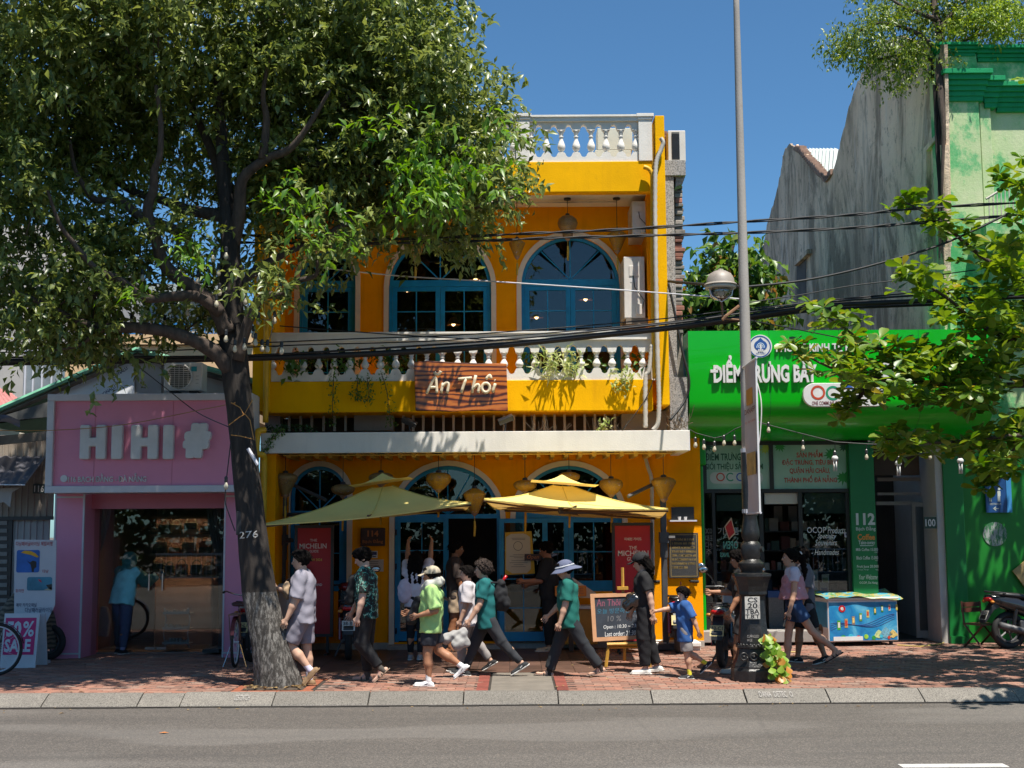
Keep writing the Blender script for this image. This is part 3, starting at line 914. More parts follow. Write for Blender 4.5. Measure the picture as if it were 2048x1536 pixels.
obj('sign_back',MB().box(a+.05,b-.05,YSG+.06,YSG+.6,c+.03,d-.03),M_PINK,ps)
fr=MB(); fw=.105
fr.box(a,b,YSG,YSG+.62,d-fw,d).box(a,b,YSG,YSG+.62,c,c+fw).box(a,a+fw,YSG+.001,YSG+.61,c+fw,d-fw).box(b-fw,b,YSG+.001,YSG+.61,c+fw,d-fw)
obj('sign_frame',fr,M_ALU,ps,bev=.008)
for k in range(2):
 x=X((189,337)[k] if k==0 else 345,880,YSG+.05)
 obj('panel_joint',MB().box(x-.002,x+.002,YSG+.055,YSG+.07,c+fw,d-fw),M_PINKD,ps)
def rbox(mb,x0,x1,z0,z1,y0,y1,r=.03):
 mb.prism(rrect(x0,x1,z0,z1,r),y0,y1)
def sign_letter(kind,px0,px1,py0=850,py1=919):
 a,b,c,d=R4(px0,py0,px1,py1,YSG); w=b-a; h=d-c; t=w*.38 if kind=='H' else w
 y0,y1=YSG-.05,YSG+.06
 m=MB()
 if kind=='I': rbox(m,a,b,c,d,y0,y1)
 elif kind=='H':
  r=.03; e=h*.13
  pts=arc(a+r,c+r,r,math.pi,1.5*math.pi,4)+arc(a+t-r,c+r,r,1.5*math.pi,2*math.pi,4)+[(a+t,c+h/2-e),(b-t,c+h/2-e)]+arc(b-t+r,c+r,r,math.pi,1.5*math.pi,4)+arc(b-r,c+r,r,1.5*math.pi,2*math.pi,4)+arc(b-r,d-r,r,0,.5*math.pi,4)+arc(b-t+r,d-r,r,.5*math.pi,math.pi,4)+[(b-t,c+h/2+e),(a+t,c+h/2+e)]+arc(a+t-r,d-r,r,0,.5*math.pi,4)+arc(a+r,d-r,r,.5*math.pi,math.pi,4)
  m.prism(pts,y0,y1)
 o=obj('letter',m,M_LETW,ps,bev=.018)
 return o
for k,p0,p1 in (('H',161,213),('I',224,246),('H',263,317),('I',327,348)): sign_letter(k,p0,p1)
hm=MB(); a,b,c,d=R4(369,846,422,917,YSG); w,h=b-a,d-c
pts=[]
def hp(u,v): return (a+w*(u+.08*(v-.5)),c+h*v)
H_=[(.14,0),(.36,0),(.42,.03),(.48,0),(.68,0),(.72,.06),(.72,.25),(.9,.26),(.95,.32),(.95,.44),(.92,.49),(.98,.53),(1,.6),(1,.7),(.95,.76),(.84,.77),(.84,.95),(.8,1),(.6,1),(.54,.97),(.48,1),(.28,1),(.23,.95),(.22,.77),(.06,.76),(.0,.7),(.0,.58),(.04,.52),(-.02,.48),(-.04,.4),(-.02,.3),(.1,.26),(.1,.05)]
hm.prism([hp(u,v) for u,v in H_],YSG-.05,YSG+.06)
obj('letter',hm,M_LETW,ps,bev=.018)
obj('location_disc',MB().prism(arc(X(126,957,YSG),Z(126,957,YSG),.053,0,2*math.pi*23/24,23),YSG+.035,YSG+.06),M_LETW,ps)
ptext('lettering','116 BẠCH ĐẰNG - ĐÀ NẴNG',137,947,293,967,YSG+.06,M_LETW,ps,bold=.012,depth=.022)
im=MB(); iy=YGL+2.6
im.box(gl0-.1,gl1+.1,iy,iy+.1,0,gzt+.3).box(gl0-.15,gl0-.05,YGL+.1,iy,0,gzt+.3).box(gl1+.05,gl1+.15,YGL+.1,iy,0,gzt+.3).box(gl0-.1,gl1+.1,YGL+.1,iy,gzt+.1,gzt+.2)
obj('interior',im,pm('shop_interior',(.24,.16,.13),.8,.2,2),ps)
obj('interior_floor',MB().box(gl0,gl1,YGL+.02,iy,-.005,.02),pm('shop_floor',(.17,.14,.12),.35,.15,2),ps)
obj('door_mat',MB().pbox(405,1299,438,1305,YGL-.25,.5),M_BLK,ps)
M_CURT=pm('grey_curtain',(.30,.29,.32),.9,.15,3)
def curtain(pxt0,pxt1,pxk,pyk,pxb0,pxb1,nm):
 y=YGL+.18; m=MB()
 zt,zk,zb=gzt+.02,Z(pxk,pyk,y),.05
 xt0,xt1,xk=X(pxt0,1020,y),X(pxt1,1020,y),X(pxk,pyk,y); xb0,xb1=X(pxb0,1290,y),X(pxb1,1290,y)
 def fn(u,v):
  if v<.45:
   t=v/.45; s=t**1.5
   l=xt0+(xk-.05-xt0)*s; r=xt1+(xk+.05-xt1)*s; z=zt+(zk-zt)*t
  else:
   t=(v-.45)/.55; s=1-(1-t)**2
   l=xk-.05+(xb0-xk+.05)*s; r=xk+.05+(xb1-xk-.05)*s; z=zk+(zb-zk)*t
  return (l+(r-l)*u,y+.035*math.sin(u*34+2*v) ,z)
 m.grid(fn,48,24)
 o=obj('curtain',m,M_CURT,ps,smooth=True,fix=False)
 obj('curtain_tie',MB().tube([(xk+.075*math.cos(q),y+.06*math.sin(q),zk) for q in [k*math.pi/6 for k in range(13)]],.014,6),M_CURT,o)
curtain(181,222,183,1142,179,193,'l')
curtain(412,446,441,1130,437,447,'r')
YSH=YGL+1.0
M_SHELF=pm('shelf_wood',(.30,.18,.12),.6,.2,3)
sh=thing('display_shelf',W(365,1200,YSH),'brown wooden display shelf inside pink shop holding bags','shelf')
s0,s1=X(300,1100,YSH),X(440,1100,YSH)
obj('side_panel',MB().box(X(424,1100,YSH),X(428,1100,YSH),YSH,YSH+.35,.02,gzt),M_SHELF,sh)
obj('back_panel',MB().box(s0,s1,YSH+.35,YSH+.37,.02,gzt),M_SHELF,sh)
M_LED=pm('led_strip',(.9,.6,.35),.5,.05,emit=((1,.66,.42),9.0))
shz=[]
for py in (1032,1069,1107,1150):
 z=Z(365,py,YSH); shz.append(z)
 b_=obj('shelf_board',MB().box(s0,s1,YSH,YSH+.35,z-.025,z),M_SHELF,sh)
 obj('light_strip',MB().box(s0+.02,s1-.05,YSH+.05,YSH+.065,z-.034,z-.027),M_LED,b_)
 obj('lip',MB().box(s0,s1,YSH-.012,YSH-.002,z-.05,z+.004),M_SHELF,b_)
BAGC=['#3c4a44','#6b6a55','#7b7b66','#2b3a34','#1d2a26','#4a4038','#57503f','#26302c','#6d3a20','#33402f']
BAGM=[pm('bag_leather_%d' % i,hexl(c),.5,.15,8) for i,c in enumerate(BAGC)]
def handbag(px,w,h,zi,mi,lb,y=YSH+.12):
 x=X(px,1100,y); z=shz[zi]+.001
 t=thing('handbag',(x,y,z),lb,'handbag','handbags on the shelf inside the pink shop')
 m=MB(); m.prism([(x-w/2,z),(x+w/2,z),(x+w*.46,z+h*.85),(x+w*.40,z+h),(x-w*.40,z+h),(x-w*.46,z+h*.85)],y-.05,y+.06)
 obj('body',m,BAGM[mi],t,bev=.02)
 obj('flap',MB().box(x-w*.44,x+w*.44,y-.06,y-.045,z+h*.45,z+h*.98),BAGM[(mi+1) % len(BAGM)],t,bev=.006)
 obj('strap',MB().tube([(x+w*.34*math.cos(q),y,z+h+w*.42*math.sin(q)-.01) for q in [k*math.pi/8 for k in range(9)]],.008,5),BAGM[mi],t)
hb_=[(311,.16,.12,1,0,'small dark bag at the left end of the upper shelf'),(330,.2,.17,1,3,'square dark green bag on the upper shelf, second from left'),(352,.2,.17,1,1,'speckled beige bag in the middle of the upper shelf'),(381,.24,.2,1,2,'largest grey beige bag on the upper shelf'),
       (412,.2,.14,1,5,'brown bag at the right end of the upper shelf'),(320,.24,.2,2,4,'black green bag at the left end of the middle shelf'),(350,.2,.1,2,8,'small orange brown bag on the middle shelf'),(378,.24,.19,2,5,'brown boxy bag on the middle shelf right of centre'),(411,.22,.22,2,7,'dark bag at the right end of the middle shelf'),
       (318,.22,.2,3,6,'olive bag at the left end of the bottom shelf'),(340,.16,.16,3,9,'dark green bag on the bottom shelf, second from left'),(364,.2,.18,3,7,'black bag in the middle of the bottom shelf'),(394,.2,.17,3,3,'dark bag on the bottom shelf, fourth from left'),(417,.16,.16,3,0,'small grey green bag at the right end of the bottom shelf')]
for q in hb_: handbag(*q)
YK=YGL+.35
rk=thing('display_rack',W(352,1296,YK),'low white metal rack of small goods behind the shop glass','rack')
k0,k1=X(327,1260,YK),X(379,1260,YK)
for px in (329,377):
 obj('leg',MB().tube([W(px,1216,YK),W(px+3,1240,YK),W(px-2,1268,YK),W(px+2,1296,YK)],.01,6),M_ALU,rk)
rg=random.Random(4)
for i,py in enumerate((1228,1259,1288)):
 z=Z(352,py,YK)
 t_=obj('tray',MB().box(k0,k1,YK-.06,YK+.25,z,z+.012).box(k0,k1,YK-.07,YK-.055,z,z+.04),M_ALU,rk)
 g=MB()
 for k in range(7):
  x=k0+.03+k*.056; g.box(x,x+.04,YK,YK+.06,z+.012,z+.05+rg.random()*.05)
 obj('small_goods',g,pm('pale_goods',(.45,.4,.38),.6,.4,30),rk,kind='stuff')
obj('garment_bag',MB().prism([(X(193,1240,YK),Z(193,1272,YK)),(X(214,1275,YK),Z(214,1275,YK)),(X(219,1240,YK),Z(219,1240,YK)),(X(213,1214,YK),Z(213,1214,YK)),(X(200,1212,YK),Z(200,1212,YK))],YK,YK+.12),pm('grey_bag_cloth',(.32,.32,.35),.8,.15,6),None,bev=.03,label='pale grey bag standing inside the shop glass by the left curtain',cat='bag',org=tuple(W(205,1275,YK)))
# air conditioner units
M_ACW=pm('ac_casing',(.60,.57,.52),.5,.06,4,dirt=.25,dirtcol=(.35,.3,.24))
M_GRILLE=pm('ac_grille_dark',(.10,.10,.085),.6,.2,8)
def ac_front(x0,x1,z0,z1,y,label,group='outdoor air conditioner units',dark=False):
 t=thing('air_conditioner',((x0+x1)/2,y,z0),label,'air conditioner',group)
 w=x1-x0; h=z1-z0
 obj('casing',MB().box(x0,x1,y,y+.34,z0+.03,z1),M_ACW,t,bev=.012)
 obj('foot',MB().box(x0+.08,x0+.2,y+.02,y+.3,z0,z0+.03),M_BLK,t); obj('foot',MB().box(x1-.2,x1-.08,y+.02,y+.3,z0,z0+.03),M_BLK,t)
 cx,cz,r=x0+w*.40,z0+h*.52,min(w,h)*.42
 obj('fan_well',MB().prism(arc(cx,cz,r,0,2*math.pi*31/32,31),y-.006,y+.004),M_GRILLE,t)
 ring=MB().tube([(cx+r*math.cos(q),y-.012,cz+r*math.sin(q)) for q in [k*math.pi/16 for k in range(33)]],.014,6)
 obj('guard_ring',ring,M_ACW,t,smooth=True)
 g=MB()
 for k in range(1,12):
  u=-r+2*r*k/12; e=math.sqrt(max(0,r*r-u*u))
  g.box(cx-e,cx+e,y-.016,y-.011,cz+u-.003,cz+u+.003)
 for k in range(-2,3):
  u=r*k/2.8; e=math.sqrt(max(0,r*r-u*u)); g.box(cx+u-.003,cx+u+.003,y-.018,y-.013,cz-e,cz+e)
 obj('guard_wire',g,M_ACW,t,kind='stuff')
 obj('side_vents',MB().box(cx+r+.06,x1-.05,y-.003,y+.002,z0+h*.3,z0+h*.31).box(cx+r+.06,x1-.05,y-.003,y+.002,z0+h*.42,z0+h*.43).box(cx+r+.06,x1-.05,y-.003,y+.002,z0+h*.54,z0+h*.55),M_GRILLE,t,kind='stuff')
 return t
a,b,c,d=R4(328,725,404,785,YSG+.2)
ac1=ac_front(a,b,c,d,YSG+.2,'cream air conditioner with round fan grille above the pink sign')
obj('badge',MB().box(a+(b-a)*.72,a+(b-a)*.86,YSG+.19,YSG+.202,c+(d-c)*.70,c+(d-c)*.86),pm('teal_badge',(.02,.25,.27),.5),ac1)
# gabled shed above and behind the pink shop
YSD=20.9
sd=thing('gabled_shed',W(275,780,YSD),'shed with green edged gable roof behind the pink sign','shed')
M_GRN_RF=pm('green_roof_edge',(.16,.42,.27),.6,.15,3,dirt=.25,dirtcol=(.1,.16,.1))
M_ROOFIN=pm('roof_underside',(.10,.10,.095),.8,.25,4)
ap,lf_,rt_=W(275,700,YSD-.2),W(-60,845,YSD-.2),W(512,764,YSD-.2)
for P,nm in ((lf_,'l'),(rt_,'r')):
 m=MB(); n=Vector((0,0,.045)); bk=Vector((0,6,.0))
 m.add([P,ap,ap+n,P+n,P+bk,ap+bk,ap+n+bk,P+n+bk],[(0,1,2,3),(4,7,6,5),(3,2,6,7),(0,4,5,1),(0,3,7,4),(1,5,6,2)])
 obj('roof_sheet',m,M_GRN_RF,sd)
 m=MB(); m.tube([P+Vector((0,-.02,.01)),ap+Vector((0,-.02,.01))],.045,6)
 obj('edge_trim',m,M_GRN_RF,sd)
 m=MB(); q=Vector((0,.02,-.09)); m.tube([P+q,ap+q],.045,4); obj('rafter',m,pm('old_timber',(.16,.13,.10),.85,.3,5),sd)
M_SHEDW=plaster('shed_plaster',(.60,.54,.46),.25,.3,(.2,.17,.13))
g=[W(p[0],p[1],YSD) for p in ((100,830),(505,830),(505,768),(275,708),(100,780))]
obj('gable_wall',MB().prism([(p.x,p.z) for p in g],YSD,YSD+.1),M_SHEDW,sd)
g=[W(p[0],p[1],YSD-.02) for p in ((270,800),(323,800),(323,722),(275,712),(270,713))]
obj('concrete_sheet',MB().prism([(p.x,p.z) for p in g],YSD-.03,YSD-.004),plaster('concrete_sheet_paint',(.52,.48,.45),.3,.3,(.18,.16,.14)),sd)
M_LION=pm('panel_film',(.78,.82,.88),.3,.06,3)
g=[W(p[0],p[1],YSD-.05) for p in ((98,800),(269,800),(269,716),(240,723),(150,762),(98,784))]
lb=obj('film_panel',MB().prism([(p.x,p.z) for p in g],YSD-.06,YSD-.034),M_LION,sd)
M_NAVY=pm('navy_print',(.03,.05,.15),.6,.1)
def slant(s,px,py,w,ang,Y,mat,par,nm='lettering',bold=.02,h=None):
 p=W(px,py,Y); hh=h or w*.2
 M=Matrix.Translation(p) @ Matrix.Rotation(-rad(ang),4,'Y') @ Matrix.Translation(-p)
 text(nm,s,p.x-w/2,p.x+w/2,p.z-hh/2,p.z+hh/2,Y,mat,par,bold=bold,M=M)
for (px,py) in ((172,757),(240,745),(216,782),(104,782)):
 slant('LIONALU',px,py,.27,33,YSD-.0615,M_NAVY,lb)
obj('soffit_boards',MB().prism([(lf_.x,lf_.z-.08),(X(100,800,YSD-.2),Z(100,800,YSD-.2)-.04),(X(100,800,YSD-.2),Z(100,835,YSD-.2)),(lf_.x,Z(0,850,YSD-.2))],YSD-.3,YSD-.25),M_ROOFIN,sd)
# corrugated shack at the far left
YC=20.6
sk=thing('tin_shack',W(50,1300,YC),'old corrugated metal shack with dark awning left of pink shop','shack')
def corr(mb,x0,x1,z0,z1,y,pitch=.10,d=.022):
 n=int((x1-x0)/pitch)
 for i in range(n):
  x=x0+i*pitch; p=pitch
  q=[(x,y),(x+p*.55,y),(x+p*.65,y-d),(x+p*.9,y-d),(x+p,y)]
  for k in range(4):
   mb.quad((q[k][0],q[k][1],z0),(q[k+1][0],q[k+1][1],z0),(q[k+1][0],q[k+1][1],z1),(q[k][0],q[k][1],z1))
M_TIN=plaster('weathered_tin',(.36,.31,.26),.35,.5,(.16,.11,.08))
M_TINW=plaster('pale_tin',(.44,.43,.42),.25,.35,(.2,.17,.15))
x0,x1=X(-120,1000,YC),X(108,1000,YC)
m=MB(); corr(m,x0,x1,Z(50,1033,YC),Z(50,870,YC),YC); obj('upper_sheet',m,M_TIN,sk,fix=False)
m=MB(); corr(m,X(18,1150,YC),x1,0.0,Z(50,1037,YC),YC+.06); obj('lower_sheet',m,M_TINW,sk,fix=False)
obj('rail',MB().box(x0,x1,YC-.04,YC+.02,Z(50,1040,YC),Z(50,1033,YC)),M_BLK,sk)
obj('fascia_board',MB().prism([(p.x,p.z) for p in (W(-100,900,YC-.3),W(92,880,YC-.3),W(92,862,YC-.3),W(40,868,YC-.3),W(-100,880,YC-.3))],YC-.3,YC-.24),MATS['old_timber'],sd)
m=MB()
aw=lambda u,v: tuple(W(-110+202*u-45*v*u*0,911+2*u,YC-.05)*(1-v)+(W(-110+160*u,968+2*u,YC-.85))*v+Vector((0,0,-.012*math.sin(u*60)*1)))
m.grid(aw,60,5)
obj('awning',m,pm('dark_awning_tin',(.085,.085,.10),.35,.2,5,dirt=.2,dirtcol=(.3,.28,.26)),sk,fix=False)
obj('awning_edge',MB().tube([W(-110,968,YC-.86),W(50,970,YC-.86)],.012,6),M_ALU,sk)
sh_=obj('shutter_door',MB().pbox(-60,1035,20,1300,YC+.0,.05),M_BLK,sk)
for i in range(16):
 py=1042+i*15.5
 obj('slat',MB().pbox(-60,py,14,py+8,YC-.02,.02),pm('shutter_slat',(.23,.22,.2),.6,.2,5),sk)
hp_=obj('house_number_plate',MB().pbox(66,968,90,987,YC-.06,.02),pm('plate_dark_green',(.03,.045,.045),.4,.1),sk)
ptext('lettering','116',68.5,971,88,984,YC-.0615,M_LETW,hp_,bold=.01)
obj('torn_sheet',MB().prism([(p.x,p.z) for p in (W(-30,978,YC-.5),W(40,975,YC-.5),W(24,985,YC-.5),W(20,1015,YC-.5),W(8,1004,YC-.5),W(-30,1010,YC-.5))],YC-.5,YC-.49),M_TINW,sk)
tp=MB()
tp.grid(lambda u,v: tuple(W(-60+100*u,832+14*v+6*math.sin(u*7)+5*u,YC-.6+.3*v+.06*math.sin(u*13+v*4))),24,5)
obj('folded_tarpaulin',tp,pm('tarp_blue_grey',(.05,.09,.17),.5,.5,4),None,smooth=True,label='crumpled dark blue tarpaulin tucked under the far left eave',cat='tarpaulin',org=tuple(W(0,850,YC-.5)),fix=False)
# background buildings at left
M_TAN=plaster('tan_parapet',(.62,.42,.24),.15,.15,(.35,.22,.12))
YT=33.0
tb=thing('tan_building',W(320,720,YT),'tan building with slotted roof parapet behind the shed','building')
m=MB().pbox(130,690,505,840,YT,5)
obj('wall',m,M_TAN,tb)
pp=MB().pbox(208,668,506,689.5,YT-.1,.3)
po=obj('parapet',pp,M_TAN,tb)
for p0,p1 in ((214,247),(299,333),(383,418),(450,480)):
 obj('slot',MB().pbox(p0,678,p1,682,YT-.103,.05),pm('slot_shadow',(.09,.06,.035),.9),po)
for p0,p1 in ((135,165),(172,202)):
 obj('slot',MB().pbox(p0,697,p1,701,YT-.01,.05),MATS['slot_shadow'],tb)
M_BLR=pm('blue_rail_paint',(.02,.16,.42),.5,.15)
rl=MB(); yy=YT+.6
for px in range(166,440,9): rl.pbox(px-.7,648,px+.7,690,yy,.03)
rl2=MB().pbox(165,646,440,650,yy-.02,.06)
rt=thing('roof_railing',W(300,668,yy),'blue metal railing on the tan roof terrace','railing')
obj('post',rl,M_BLR,rt,kind='stuff'); obj('top_rail',rl2,M_BLR,rt); obj('mid_rail',MB().pbox(165,666,440,669,yy-.01,.05),M_BLR,rt)
YGB=38.0
gbld=thing('grey_apartment',W(60,800,YGB),'tall pale grey building at the far left behind tree leaves','building')
obj('wall',MB().pbox(-420,452,128,850,YGB,8),plaster('pale_grey_wall',(.46,.43,.40),.1,.15,(.3,.27,.24)),gbld)
wn_=obj('window',MB().pbox(50,700,126,790,YGB-.06,.1),pm('dull_window',(.20,.22,.23),.25,.25,2),gbld)
fm=MB()
for px in (50,66,84,103,122): fm.pbox(px-1.6,698,px+1.6,792,YGB-.1,.05)
fm.pbox(48,697,128,701,YGB-.11,.06)
obj('window_frame',fm,M_ALU,wn_)
cb=thing('cream_house',W(310,650,50),'cream house with metal roof frame seen between tree branches','house')
obj('wall',MB().pbox(186,588,442,720,50,6),plaster('cream_wall',(.55,.48,.38),.1,.15,(.35,.3,.22)),cb)
obj('roof',MB().pbox(180,568,448,588,49.5,7),pm('grey_roof_sheet',(.33,.35,.33),.5,.15,2),cb)
for px in (200,245,295,345,395):
 obj('window',MB().pbox(px,604,px+24,640,49.96,.1),MATS['dull_window'],cb)
pr=thing('pink_roof_house',W(20,800,27),'low house with faded pink tiled roof at the left edge','house')
m=MB()
def tl(u,v):
 p=W(-80+140*u,822-4*u+2,26)*(1-v)+W(-80+96*u,762+22*u,30)*v
 return (p.x,p.y,p.z+.03*abs(math.sin(u*40))+.03*(1-(v*9 % 1)))
m.grid(tl,80,36); obj('tile_roof',m,pm('pink_roof_tile',(.42,.17,.15),.8,.2,5,dirt=.3,dirtcol=(.25,.12,.1)),pr,fix=False)
obj('wall',MB().pbox(-140,815,90,900,27.5,3),M_SHEDW,pr)
# GREEN SHOP
YF,YW=20.7,21.9
M_GREEN=pm('green_panel',(.0,.40,.004),.32,.06,1.0,coat=.3)
M_GREEND=pm('deep_green_paint',(.004,.17,.03),.5,.12,2.0,dirt=.15,dirtcol=(.01,.08,.02))
M_BLKF=pm('black_frame',(.015,.018,.017),.4,.1)
gs=thing('green_shop',W(1600,1270,YW),'bright green shop with large curved sign and glass front','shop')
fx0,fx1=X(1378,760,YF),X(1985,760,YF)
zf1=Z(1700,660,YF); zf0=Z(1700,800,YF); zu=Z(1700,884,YW)
prof=[(YW+.6,zf1),(YF,zf1),(YF,zf0)]
R_=(zf0-zu)
for i in range(1,11):
 t=i/10*math.pi/2
 prof.append((YF+.95*(1-math.cos(t)) ,zf0-R_*math.sin(t)*.96))
prof+=[(YW+.6,zf0-R_*.96)]
obj('fascia',MB().prism(prof,fx0,fx1,axis='x'),M_GREEN,gs,smooth=True,sharp=35)
for sx_ in (1540,1680,1840):
 x_=X(sx_,760,YF); obj('panel_joint',MB().prism([(q[0]-.003,q[1]) for q in prof[1:-1]]+[(q[0]+.02,q[1]) for q in reversed(prof[1:-1])],x_,x_+.006,axis='x'),M_GREEND,gs)
obj('side_bracket',MB().pbox(1386,880,1412,930,YW-.15,.2).pbox(1402,930,1410,1262,YW-.1,.15),M_GREEN,gs,bev=.02)
LET=dict(bold=.018,depth=.045)
ptext('lettering','PHÒNG KINH TẾ HOU',1551,678,1727,704,YF,M_LETW,gs,**LET)
ptext('lettering','DIỂM TRƯNG BÀY',1426,711,1632,766,YF,M_LETW,gs,bold=.035,depth=.06)
obj('letter_bar',MB().pbox(1421,739,1436,745,YF-.064,.06),M_LETW,gs)
ptext('lettering','ÔC',1757,712,1803,757,YF,M_LETW,gs,bold=.04,depth=.06)
a,b,c,d=R4(1604,767,1772,814,YF)
pill=obj('oval_board',MB().prism(rrect(a,b,c,d,(d-c)*.48,8),YF-.09,YF),M_LETW,gs,bev=.008)
def ring(px,py,r,w,Y,mat,par,a0=0,a1=360,d=.01,nm='letter'):
 p=W(px,py,Y); m=MB(); n=28
 for i in range(n):
  q0,q1=rad(a0+(a1-a0)*i/n),rad(a0+(a1-a0)*(i+1)/n)
  P=[(p.x+rr*math.cos(q),Y,p.z+rr*math.sin(q)) for rr,q in ((r,q0),(r,q1),(r-w,q1),(r-w,q0))]
  m.quad(*P)
 return obj(nm,m,mat,par,fix=False)
M_LR=pm('logo_red',(.50,.06,.02),.5); M_LG=pm('logo_green',(.01,.27,.13),.5); M_LB=pm('logo_blue',(.02,.10,.42),.5)
ring(1636,785,.115,.034,YF-.094,M_LR,pill); ring(1666,786,.115,.034,YF-.094,M_LG,pill,45,315); ring(1696,785,.115,.034,YF-.094,M_LB,pill);
ptext('lettering','ONE COMMUNE ONE PRODUCT OF',1624,802,1722,810,YF-.094,pm('maroon_print',(.16,.02,.03),.6),pill,bold=.012)
p=W(1520,693,YF); disc=obj('emblem',MB().prism(arc(p.x,p.z,.185,0,2*math.pi*35/36,35),YF-.05,YF),M_LETW,gs)
M_EMB=pm('emblem_blue',(.012,.075,.27),.5)
ring(1520,693,.176,.018,YF-.053,M_EMB,disc,nm='emblem_ring')
dm=MB(); P=[(p.x,YF-.054,p.z+.135)]+[(p.x+.105*math.cos(q),YF-.054,p.z-.0+.085*math.sin(q)+.01) for q in [math.pi/3-k*(math.pi*1.667)/18 for k in range(19)]]
dm.add(P,[tuple(range(len(P)))]); obj('emblem_drop',dm,M_EMB,disc,fix=False)
M_SKYB=pm('emblem_light',(.55,.68,.78),.5)
for r in (.085,.058,.03):
 m=MB(); n=14
 for i in range(n):
  q0,q1=math.pi*i/n,math.pi*(i+1)/n
  m.quad(*[(p.x+rr*math.cos(q)*.8,YF-.056,p.z-.03+rr*math.sin(q)) for rr,q in ((r,q0),(r,q1),(r-.012,q1),(r-.012,q0))])
 obj('emblem_arc',m,M_SKYB,disc,fix=False)
obj('emblem_tower',MB().box(p.x-.012,p.x+.012,YF-.058,YF-.054,p.z-.09,p.z+.03).box(p.x-.04,p.x-.02,YF-.058,YF-.054,p.z-.09,p.z-.05).box(p.x+.02,p.x+.04,YF-.058,YF-.054,p.z-.09,p.z-.05),M_LETW,disc,kind='stuff')
text('lettering','HẢI CHÂU',p.x-.075,p.x+.075,p.z-.128,p.z-.098,YF-.056,M_EMB,disc,bold=.02)
obj('front_wall',MB().pbox(1378,884,1408,1262,YW+.02,.2).pbox(1698,884,1752,1262,YW-.02,.25),M_GREEND,gs)
frm=MB()
for px in (1409,1543,1700): frm.pbox(px-4,883,px+4,980,YW-.03,.08)
frm.pbox(1405,882,1704,890,YW-.028,.076).pbox(1405,978,1704,985,YW-.028,.076)
for px,w in ((1409,3),(1430,3),(1525,4),(1604,4),(1701,5)): frm.pbox(px-w,985,px+w,1262,YW-.03,.08)
frm.pbox(1405,1238,1432,1264,YW-.028,.07).pbox(1604,1238,1704,1264,YW-.028,.07)
obj('shopfront_frame',frm,M_BLKF,gs)
def print_mat(name,c0,c1,c2):
 m,nt,out=node_mat(name); p_=N(nt,'ShaderNodeBsdfPrincipled'); co=objco(nt,glob=True)
 f=noise(nt,1.6,3,.5,co)
 c=ramp(nt,f,[(.3,c0),(.55,c1),(.75,c2)])
 L(nt,c,p_.inputs['Base Color']); p_.inputs['Roughness'].default_value=.3; L(nt,p_.outputs[0],out.inputs['Surface']); return m
M_PANEL=print_mat('printed_panel',(.16,.36,.24),(.28,.48,.36),(.40,.55,.42))
M_PRED=pm('print_red',(.42,.05,.02),.5); M_PGRN=pm('print_dark_green',(.01,.10,.05),.5); M_PLEAF=pm('print_leaf_green',(.02,.25,.04),.5)
pnl=[]
for p0,p1 in ((1411,1539),(1547,1696)): pnl.append(obj('sign_panel',MB().pbox(p0,889,p1,978,YW,.03),M_PANEL,gs))
ptext('lettering','ĐIỂM TRƯNG BÀY',1410,899,1508,921,YW-.003,M_PGRN,pnl[0],bold=.025)
ptext('lettering','GIỚI THIỆU SẢN PHẨM',1408,921,1526,942,YW-.003,M_PGRN,pnl[0],bold=.025)
a,b,c,d=R4(1420,944,1526,967,YW-.003)
obj('oval_print',MB().prism(rrect(a,b,c,d,(d-c)*.45,6),YW-.004,YW-.001),pm('pale_print',(.5,.58,.52),.5),pnl[0])
ring(1441,954,.072,.02,YW-.006,M_LR,pnl[0]); ring(1461,954,.072,.02,YW-.006,M_LG,pnl[0],45,315); ring(1481,954,.072,.02,YW-.006,M_LB,pnl[0])
for s,x0_,x1_,y0_,y1_ in (('SẢN PHẨM',1593,1645,899,915),('ĐẶC TRƯNG, TIÊU BIỂU',1564,1676,915,932),('QUẬN HẢI CHÂU,',1579,1660,933,949),('THÀNH PHỐ ĐÀ NẴNG',1568,1674,950,965)):
 ptext('lettering',s,x0_,y0_,x1_,y1_,YW-.003,M_PRED,pnl[1],bold=.025)
def splat(pxs,par,mat,Y):
 ps_=[W(q[0],q[1],Y) for q in pxs]; m=MB(); m.add([tuple(v) for v in ps_],[tuple(range(len(ps_)))]); obj('leaf_print',m,mat,par,fix=False)
rg=random.Random(8)
def maple(cx,cy,r,par,mat,Y,n=11):
 q=[]
 for i in range(n*2):
  a=math.pi*i/n; rr=r*(1 if i % 2==0 else .55)*rg.uniform(.8,1.15); q.append((cx+rr*math.cos(a),cy+rr*math.sin(a)*.9))
 splat(q,par,mat,Y)
maple(1687,955,17,pnl[1],M_PLEAF,YW-.002); maple(1662,908,15,pnl[1],M_PLEAF,YW-.002); maple(1688,893,12,pnl[1],M_PGRN,YW-.0015); maple(1560,893,13,pnl[1],M_PLEAF,YW-.0012); maple(1532,897,14,pnl[0],pm('print_lime',(.30,.42,.05),.5),YW-.002); maple(1415,893,12,pnl[0],M_PGRN,YW-.002)
GL2=glass_mat('shopfront_glass',(.9,.95,.95),.9,0,.82)
for p0,p1 in ((1412,1427),(1433,1521),(1608,1697)):
 obj('glass_panel',MB().pbox(p0,985,p1,1240,YW+.02,.008),GL2,gs)
M_BLIND=plaster('roller_blind',(.50,.52,.44),.08,.1,(.3,.3,.25))
bl=MB().pbox(1529,986,1600,1008,YW+.03,.02)
obj('roller_blind',bl,M_BLIND,gs); obj('roller_blind',MB().pbox(1608,986,1697,1027,YW+.06,.02),pm('green_blind',(.26,.34,.26),.7,.1),gs); obj('roller_blind',MB().pbox(1433,990,1521,1022,YW+.06,.02),MATS['green_blind'],gs)
